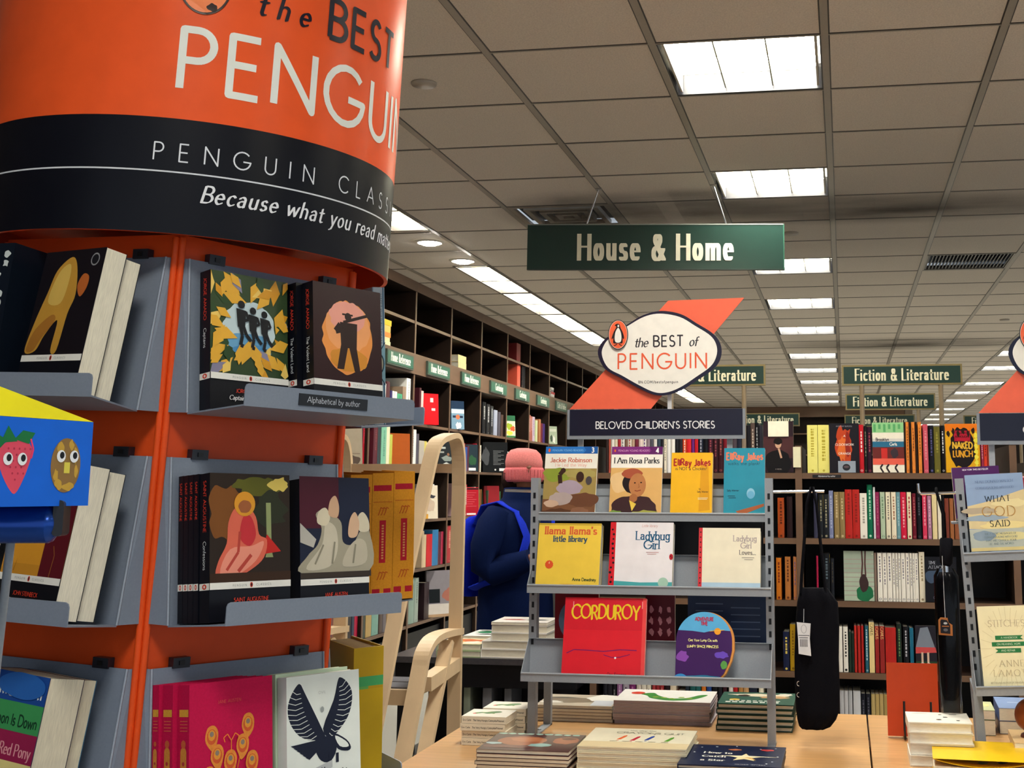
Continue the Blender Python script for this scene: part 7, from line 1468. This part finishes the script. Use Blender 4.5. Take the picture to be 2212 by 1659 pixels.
# white dotted books
def dot_art(w, h): return F(w, h, 'f0ede0', ('o', '2a2a2c', .62, .55, .04), ('o', '2a2a2c', .5, .3, .045), ('o', '3a3a3a', .55, .78, .03), ('r', '5a5a5a', .7, .8, .82, .84), ('r', '8a8a86', .1, .85, .35, .87), ('o', '4a4a4a', .8, .25, .03))
tstack(1965, 1654, 4, .0262, .158, .15, 'e6e2d6', dot_art(.158, .15), 'white dotted books on the second table', lab('white book with black dots', 'in the stack beside the orange book'), 0, .004, True, page='f0ecdf')
def yel_art(w, h):
    a = Art().add(rect(0, 0, w, h), 'efc21c').add([rect(w*.16, h*.6, w*.62, h*.62), rect(w*.2, h*.72, w*.8, h*.74)], '3a3424')
    for q, (x, y, c) in enumerate(((.2, .86, 'c83a2c'), (.34, .88, '3a7a3a'), (.5, .84, 'c83a2c'), (.64, .88, '2a5a9a'), (.3, .4, '2f6a34'), (.42, .38, '8a2a3a'), (.55, .42, 'd0342c'), (.66, .38, 'e8e4dc'), (.76, .36, 'c83a2c'), (.86, .34, '2c5a3a'), (.2, .3, '3a6a3a'), (.5, .2, '6a8a3a'), (.7, .2, '2a2a2a'))): a.add(blob(w*x, h*y, w*.055, h*.05, 12, .3, q), c)
    return a
# yellow book whose cover bows upward
p = RZ(2022, 1690, TZ); w, h, t = .235, .24, .012
yb = thing('picture_book', 'yellow picture book with a bowed cover in the lower right corner', 'book', TR(p.x-.004, p.y+.03, TZ+.032, math.radians(-3)))
mb = MB(); n = 10; a = yel_art(w, h); cur = lambda u: .016*abs(u/w*2-1)**2
for k in range(n):
    u0, u1 = w*k/n, w*(k+1)/n; mb.poly([(u0, 0, cur(u0)), (u1, 0, cur(u1)), (u1, h, cur(u1)), (u0, h, cur(u0))], hx('efc21c')); mb.poly([(u0, 0, cur(u0)-.0012), (u0, h, cur(u0)-.0012), (u1, h, cur(u1)-.0012), (u1, 0, cur(u1)-.0012)], hx('d8a81c'))
    mb.poly([(u0, 0, cur(u0)-.0012), (u1, 0, cur(u1)-.0012), (u1, 0, cur(u1)), (u0, 0, cur(u0))], hx('e0a818'))
a.to(mb, lambda u, v, e_: Vector((u, v, cur(u)+.0002+e_*1.5))); mb.build('cover', GLOSS, yb)
mb = MB(); mb.box(.001, w-.002, .001, h-.002, -.030, -.0016, hx('e8dcc0')); mb.box(0, w, 0, h, -.0315, -.030, hx('efc21c')); mb.build('pages', PAPER, yb)
# right edge: pale blue and green boxed books, ball, cream stack
def rstack(px, py, items, grp):
    p = RZ(px, py, TZ); z = TZ
    for k, (t, w, h, c, art, lb, dx) in enumerate(items): book('boxed_book', lb, flat_read(p.x+dx, p.y+.002*k, z, t, math.radians(-2)), w, h, t, c, art, None, None, False, grp); z += t+.0006
rstack(2112, 1588, [(.042, .05, .16, '1f4a34', None, 'dark green boxed book lowest beside the second rack foot', 0), (.026, .05, .15, '8a9a6a', F(.05, .15, 'c8cca0', ('b', 'e8e0a0', .5, .6, .3, .2)), 'pale green floral boxed book above the dark green one', 0)], 'boxed books under the second rack')
rstack(2160, 1585, [(.035, .16, .2, '3a4668', None, 'slate blue boxed book at the bottom of the blue pair', 0), (.035, .16, .2, '5a6a98', F(.16, .2, '8aa0c8', ('r', 'b8c8e0', .2, .5, .8, .56)), 'light blue boxed book with pale title on top of the blue pair', .0)], 'blue boxed books under the second rack')
p = RZ(2196, 1655, TZ); mb = MB()
rstack(2196, 1660, [(.02, .2, .18, 'e8c898', None, 'cream book at the bottom of the right edge stack', 0), (.02, .2, .18, 'ecd0a0', None, 'cream book second in the right edge stack', .002), (.02, .2, .18, 'e6c490', None, 'cream book at the top of the right edge stack', -.002)], 'cream books at the right edge')
t = thing('round_ornament', 'smooth brown wooden ball ornament cut off by the right edge', 'ornament', TR(RZ(2226, 1585, TZ+.063).x, RZ(2196, 1660, TZ).y+.085, TZ+.0625))
mb = MB(); n = 24; R_ = .043
mb.loft([[Vector((R_*math.sin(math.pi*k/16)*math.cos(2*math.pi*q/n), R_*math.sin(math.pi*k/16)*math.sin(2*math.pi*q/n), R_-R_*math.cos(math.pi*k/16)*1.0+.01)) for q in range(n)] for k in range(1, 16)], hx('8f4a26')); mb.build('ball', GLOSS, t)
mb = MB(); mb.tube([(0, 0, 0), (0, 0, .006), (0, 0, .014)], [.03, .028, .012], hx('6a3418'), 0, 20); mb.build('base', GLOSS, t)
# ------------------------------------------------------------------ shopper in a pink hat, seen from behind and the side
PY = 6.25; PX = RY(1116, 1200, PY).x
person = thing('person', 'person in pink knitted hat and navy coat walking away between the bookcases', 'person', TR(PX, PY, 0, math.radians(-22)))   # faces local +x
HZ = RY(1130, 968, PY).z                                   # top of the hat
S = HZ/1.712
def ell(cx, cy, z, rx, ry, n=24, ex=1.0):
    out = []
    for q in range(n):
        c, s_ = math.cos(2*math.pi*q/n), math.sin(2*math.pi*q/n)
        out.append(Vector((cx+rx*math.copysign(abs(c)**ex, c), cy+ry*math.copysign(abs(s_)**ex, s_), z))*1.0)
    return [Vector((v.x*S, v.y*S, v.z*S)) for v in out]
# body: one continuous surface grown round a skeleton, hands with separate fingers
def skin_body(name, verts, edges, radii, m, parent, sub=2, root=0):
    me = bpy.data.meshes.new(name); me.from_pydata([Vector(v)*S for v in verts], edges, []); o = bpy.data.objects.new(name, me); scene.collection.objects.link(o); o.parent = parent
    md = o.modifiers.new('skin', 'SKIN'); md.use_smooth_shade = True
    sk = me.skin_vertices[0].data
    for i, r_ in enumerate(radii): sk[i].radius = (r_[0]*S, r_[1]*S) if isinstance(r_, tuple) else (r_*S, r_*S)
    sk[root].use_root = True
    sm = o.modifiers.new('smooth', 'SUBSURF'); sm.levels = sm.render_levels = sub; me.materials.append(m); return o
V, E_, R_ = [], [], []
def add(v, r_, par=None):
    V.append(v); R_.append(r_)
    if par is not None: E_.append((par, len(V)-1))
    return len(V)-1
pel = add((0, 0, .88), (.14, .16)); wst = add((.0, 0, 1.05), (.12, .145), pel); chs = add((.01, 0, 1.26), (.125, .165), wst); nk0 = add((.015, 0, 1.40), (.06, .06), chs); nk = add((.03, 0, 1.46), .052, nk0)
hd0 = add((.045, 0, 1.53), (.078, .066), nk); hd1 = add((.045, 0, 1.60), (.088, .075), hd0); hd2 = add((.035, 0, 1.66), (.06, .055), hd1)
nose = add((.135, 0, 1.555), .012, hd0)
for s_ in (-1, 1):
    sh = add((.0, s_*.17, 1.35), .055, chs); el = add((-.01, s_*.235, 1.09), .042, sh); wr = add((.21, s_*.17, 1.14), .027, el); pm = add((.285, s_*.145, 1.165), (.022, .036), wr)
    for q, (dy, l) in enumerate(((-.027, .068), (-.009, .078), (.009, .073), (.027, .056))):
        k1 = add((.325+l*.25, s_*.145+dy, 1.172), .0085, pm); k2 = add((.325+l*.6, s_*.145+dy, 1.155), .008, k1); add((.325+l*.72, s_*.145+dy, 1.13), .0065, k2)
    t1 = add((.28, s_*.145-s_*.04, 1.185), .011, pm); add((.315, s_*.145-s_*.058, 1.195), .009, t1)
    ear = add((.035, s_*.085, 1.555), (.012, .022), hd0)
    hp = add((0, s_*.085, .82), .085, pel); kn = add((.015+s_*.05, s_*.09, .47), .056, hp); an = add((-.02+s_*.09, s_*.09, .09), .037, kn); add((.10+s_*.09, s_*.09, .045), (.03, .04), an)
skin_body('body', V, E_, R_, SKIN, person)
NAVY = hx('0a1a44')
mb = MB()
rings = [ell(.0, 0, .62, .19, .225), ell(.0, 0, .75, .19, .225), ell(0, 0, .9, .185, .22), ell(-.005, 0, 1.05, .178, .215), ell(-.005, 0, 1.18, .182, .23), ell(-.005, 0, 1.28, .175, .235, ex=.9), ell(0, 0, 1.36, .15, .21, ex=.9), ell(.01, 0, 1.415, .115, .13), ell(.02, 0, 1.45, .098, .095), ell(.03, 0, 1.50, .1, .092), ell(.03, 0, 1.505, .085, .078), ell(.028, 0, 1.44, .08, .07)]
mb.loft(rings, NAVY, caps=False)
for s_ in (-1, 1):
    mb.tube([Vector(p)*S for p in ((.0, s_*.15, 1.35), (-.005, s_*.2, 1.3), (-.015, s_*.245, 1.2), (-.012, s_*.25, 1.1), (.03, s_*.235, 1.075), (.12, s_*.2, 1.105), (.215, s_*.17, 1.14))], [.085*S, .088*S, .08*S, .076*S, .074*S, .066*S, .052*S], NAVY, 0, 16)
mb.tube([Vector((.19*math.cos(2*math.pi*q/28), .226*math.sin(2*math.pi*q/28), .625))*S for q in range(28)], .007*S, hx('0a1c44'), 0, 6, True)
mb.build('coat', FABRIC, person)
mb = MB()
for s_ in (-1, 1): mb.tube([Vector(p)*S for p in ((0, s_*.085, .84), (.01, s_*.088, .66), (.015+s_*.05, s_*.09, .47), (.0+s_*.07, s_*.09, .28), (-.02+s_*.09, s_*.09, .09))], [.1*S, .09*S, .072*S, .062*S, .06*S], hx('16171f'), 0, 16)
mb.build('trousers', FABRIC, person)
for s_ in (-1, 1):
    mb = MB(); x0 = s_*.09; mb.loft([ell(.03+x0, s_*.09, z, a_, b_) for z, a_, b_ in ((.0, .125, .05), (.025, .13, .052), (.06, .11, .05), (.09, .065, .046), (.13, .055, .045))], hx('1a1a1c')); mb.build('shoe', GLOSS, person)
mb = MB(); PK = hx('f08e8c'); PK2 = hx('e87c80')
mb.loft([ell(.04, 0, 1.532, .102, .094), ell(.04, 0, 1.545, .110, .100), ell(.04, 0, 1.595, .110, .100), ell(.04, 0, 1.607, .104, .095)], PK2)
mb.loft([ell(.04, 0, 1.59, .101, .093), ell(.038, 0, 1.64, .103, .094), ell(.036, 0, 1.678, .094, .086), ell(.034, 0, 1.702, .07, .064), ell(.03, 0, 1.711, .03, .03)], PK)
for q in range(30):
    a_ = 2*math.pi*q/30; mb.tube([Vector((.04+.1095*math.cos(a_), .0995*math.sin(a_), 1.545))*S, Vector((.04+.111*math.cos(a_), .101*math.sin(a_), 1.57))*S, Vector((.04+.1095*math.cos(a_), .0995*math.sin(a_), 1.595))*S], .003*S, PK2, 0, 5)
mb.build('knitted_hat', FABRIC, person)
mb = MB(); mb.loft([ell(.0, 0, 1.49, .07, .075), ell(-.005, 0, 1.53, .085, .082), ell(.0, 0, 1.58, .09, .084)], hx('2a1a14')); mb.build('hair', FABRIC, person)
for s_ in (-1, 1):
    mb = MB(); mb.loft([[Vector((.122+.006*math.cos(t_), s_*.03+.012*math.sin(2*math.pi*q/12)*math.sin(t_), 1.578+.007*math.cos(2*math.pi*q/12)*math.sin(t_)))*S for q in range(12)] for t_ in (.3, .8, 1.3)], hx('e8e4dc')); mb.build('eye', GLOSS, person)
# backpack worn on the back
bp = thing('backpack', 'bright royal blue backpack worn on the back of the navy coat', 'backpack', person.matrix_world.copy())
BL = hx('1228c0')
mb = MB(); rings = []
for z, dx, hw in ((.93, .04, .125), (.955, .055, .15), (1.02, .064, .165), (1.12, .066, .168), (1.23, .062, .162), (1.31, .05, .14), (1.345, .035, .105), (1.355, .02, .06)):
    rings.append(ell(-.198-dx, 0, z, dx, hw, 24, .7))
mb.loft(rings, BL); mb.build('main_bag', FABRIC, bp)
mb = MB(); mb.loft([ell(-.328, 0, z, dx*.6, hw, 20, .7) for z, dx, hw in ((.96, .03, .1), (.985, .045, .125), (1.08, .05, .13), (1.14, .035, .115), (1.15, .02, .09))], hx('1c34cc')); mb.build('front_pocket', FABRIC, bp)
for s_ in (-1, 1):
    mb = MB(); mb.tube([Vector(p)*S for p in ((-.19, s_*.10, 1.31), (-.13, s_*.115, 1.405), (-.02, s_*.125, 1.425), (.1, s_*.13, 1.375), (.178, s_*.15, 1.25), (.165, s_*.19, 1.12), (.03, s_*.245, 1.03), (-.14, s_*.19, .98))], .03*S, hx('1c34c4'), 0, 10, flat=(1, .3)); mb.build('strap', FABRIC, bp)
mb = MB(); mb.tube([Vector((-.2, -.03, 1.35))*S, Vector((-.2, -.02, 1.385))*S, Vector((-.2, .02, 1.385))*S, Vector((-.2, .03, 1.35))*S], .006*S, BL, 0, 8); mb.build('grab_loop', FABRIC, bp)
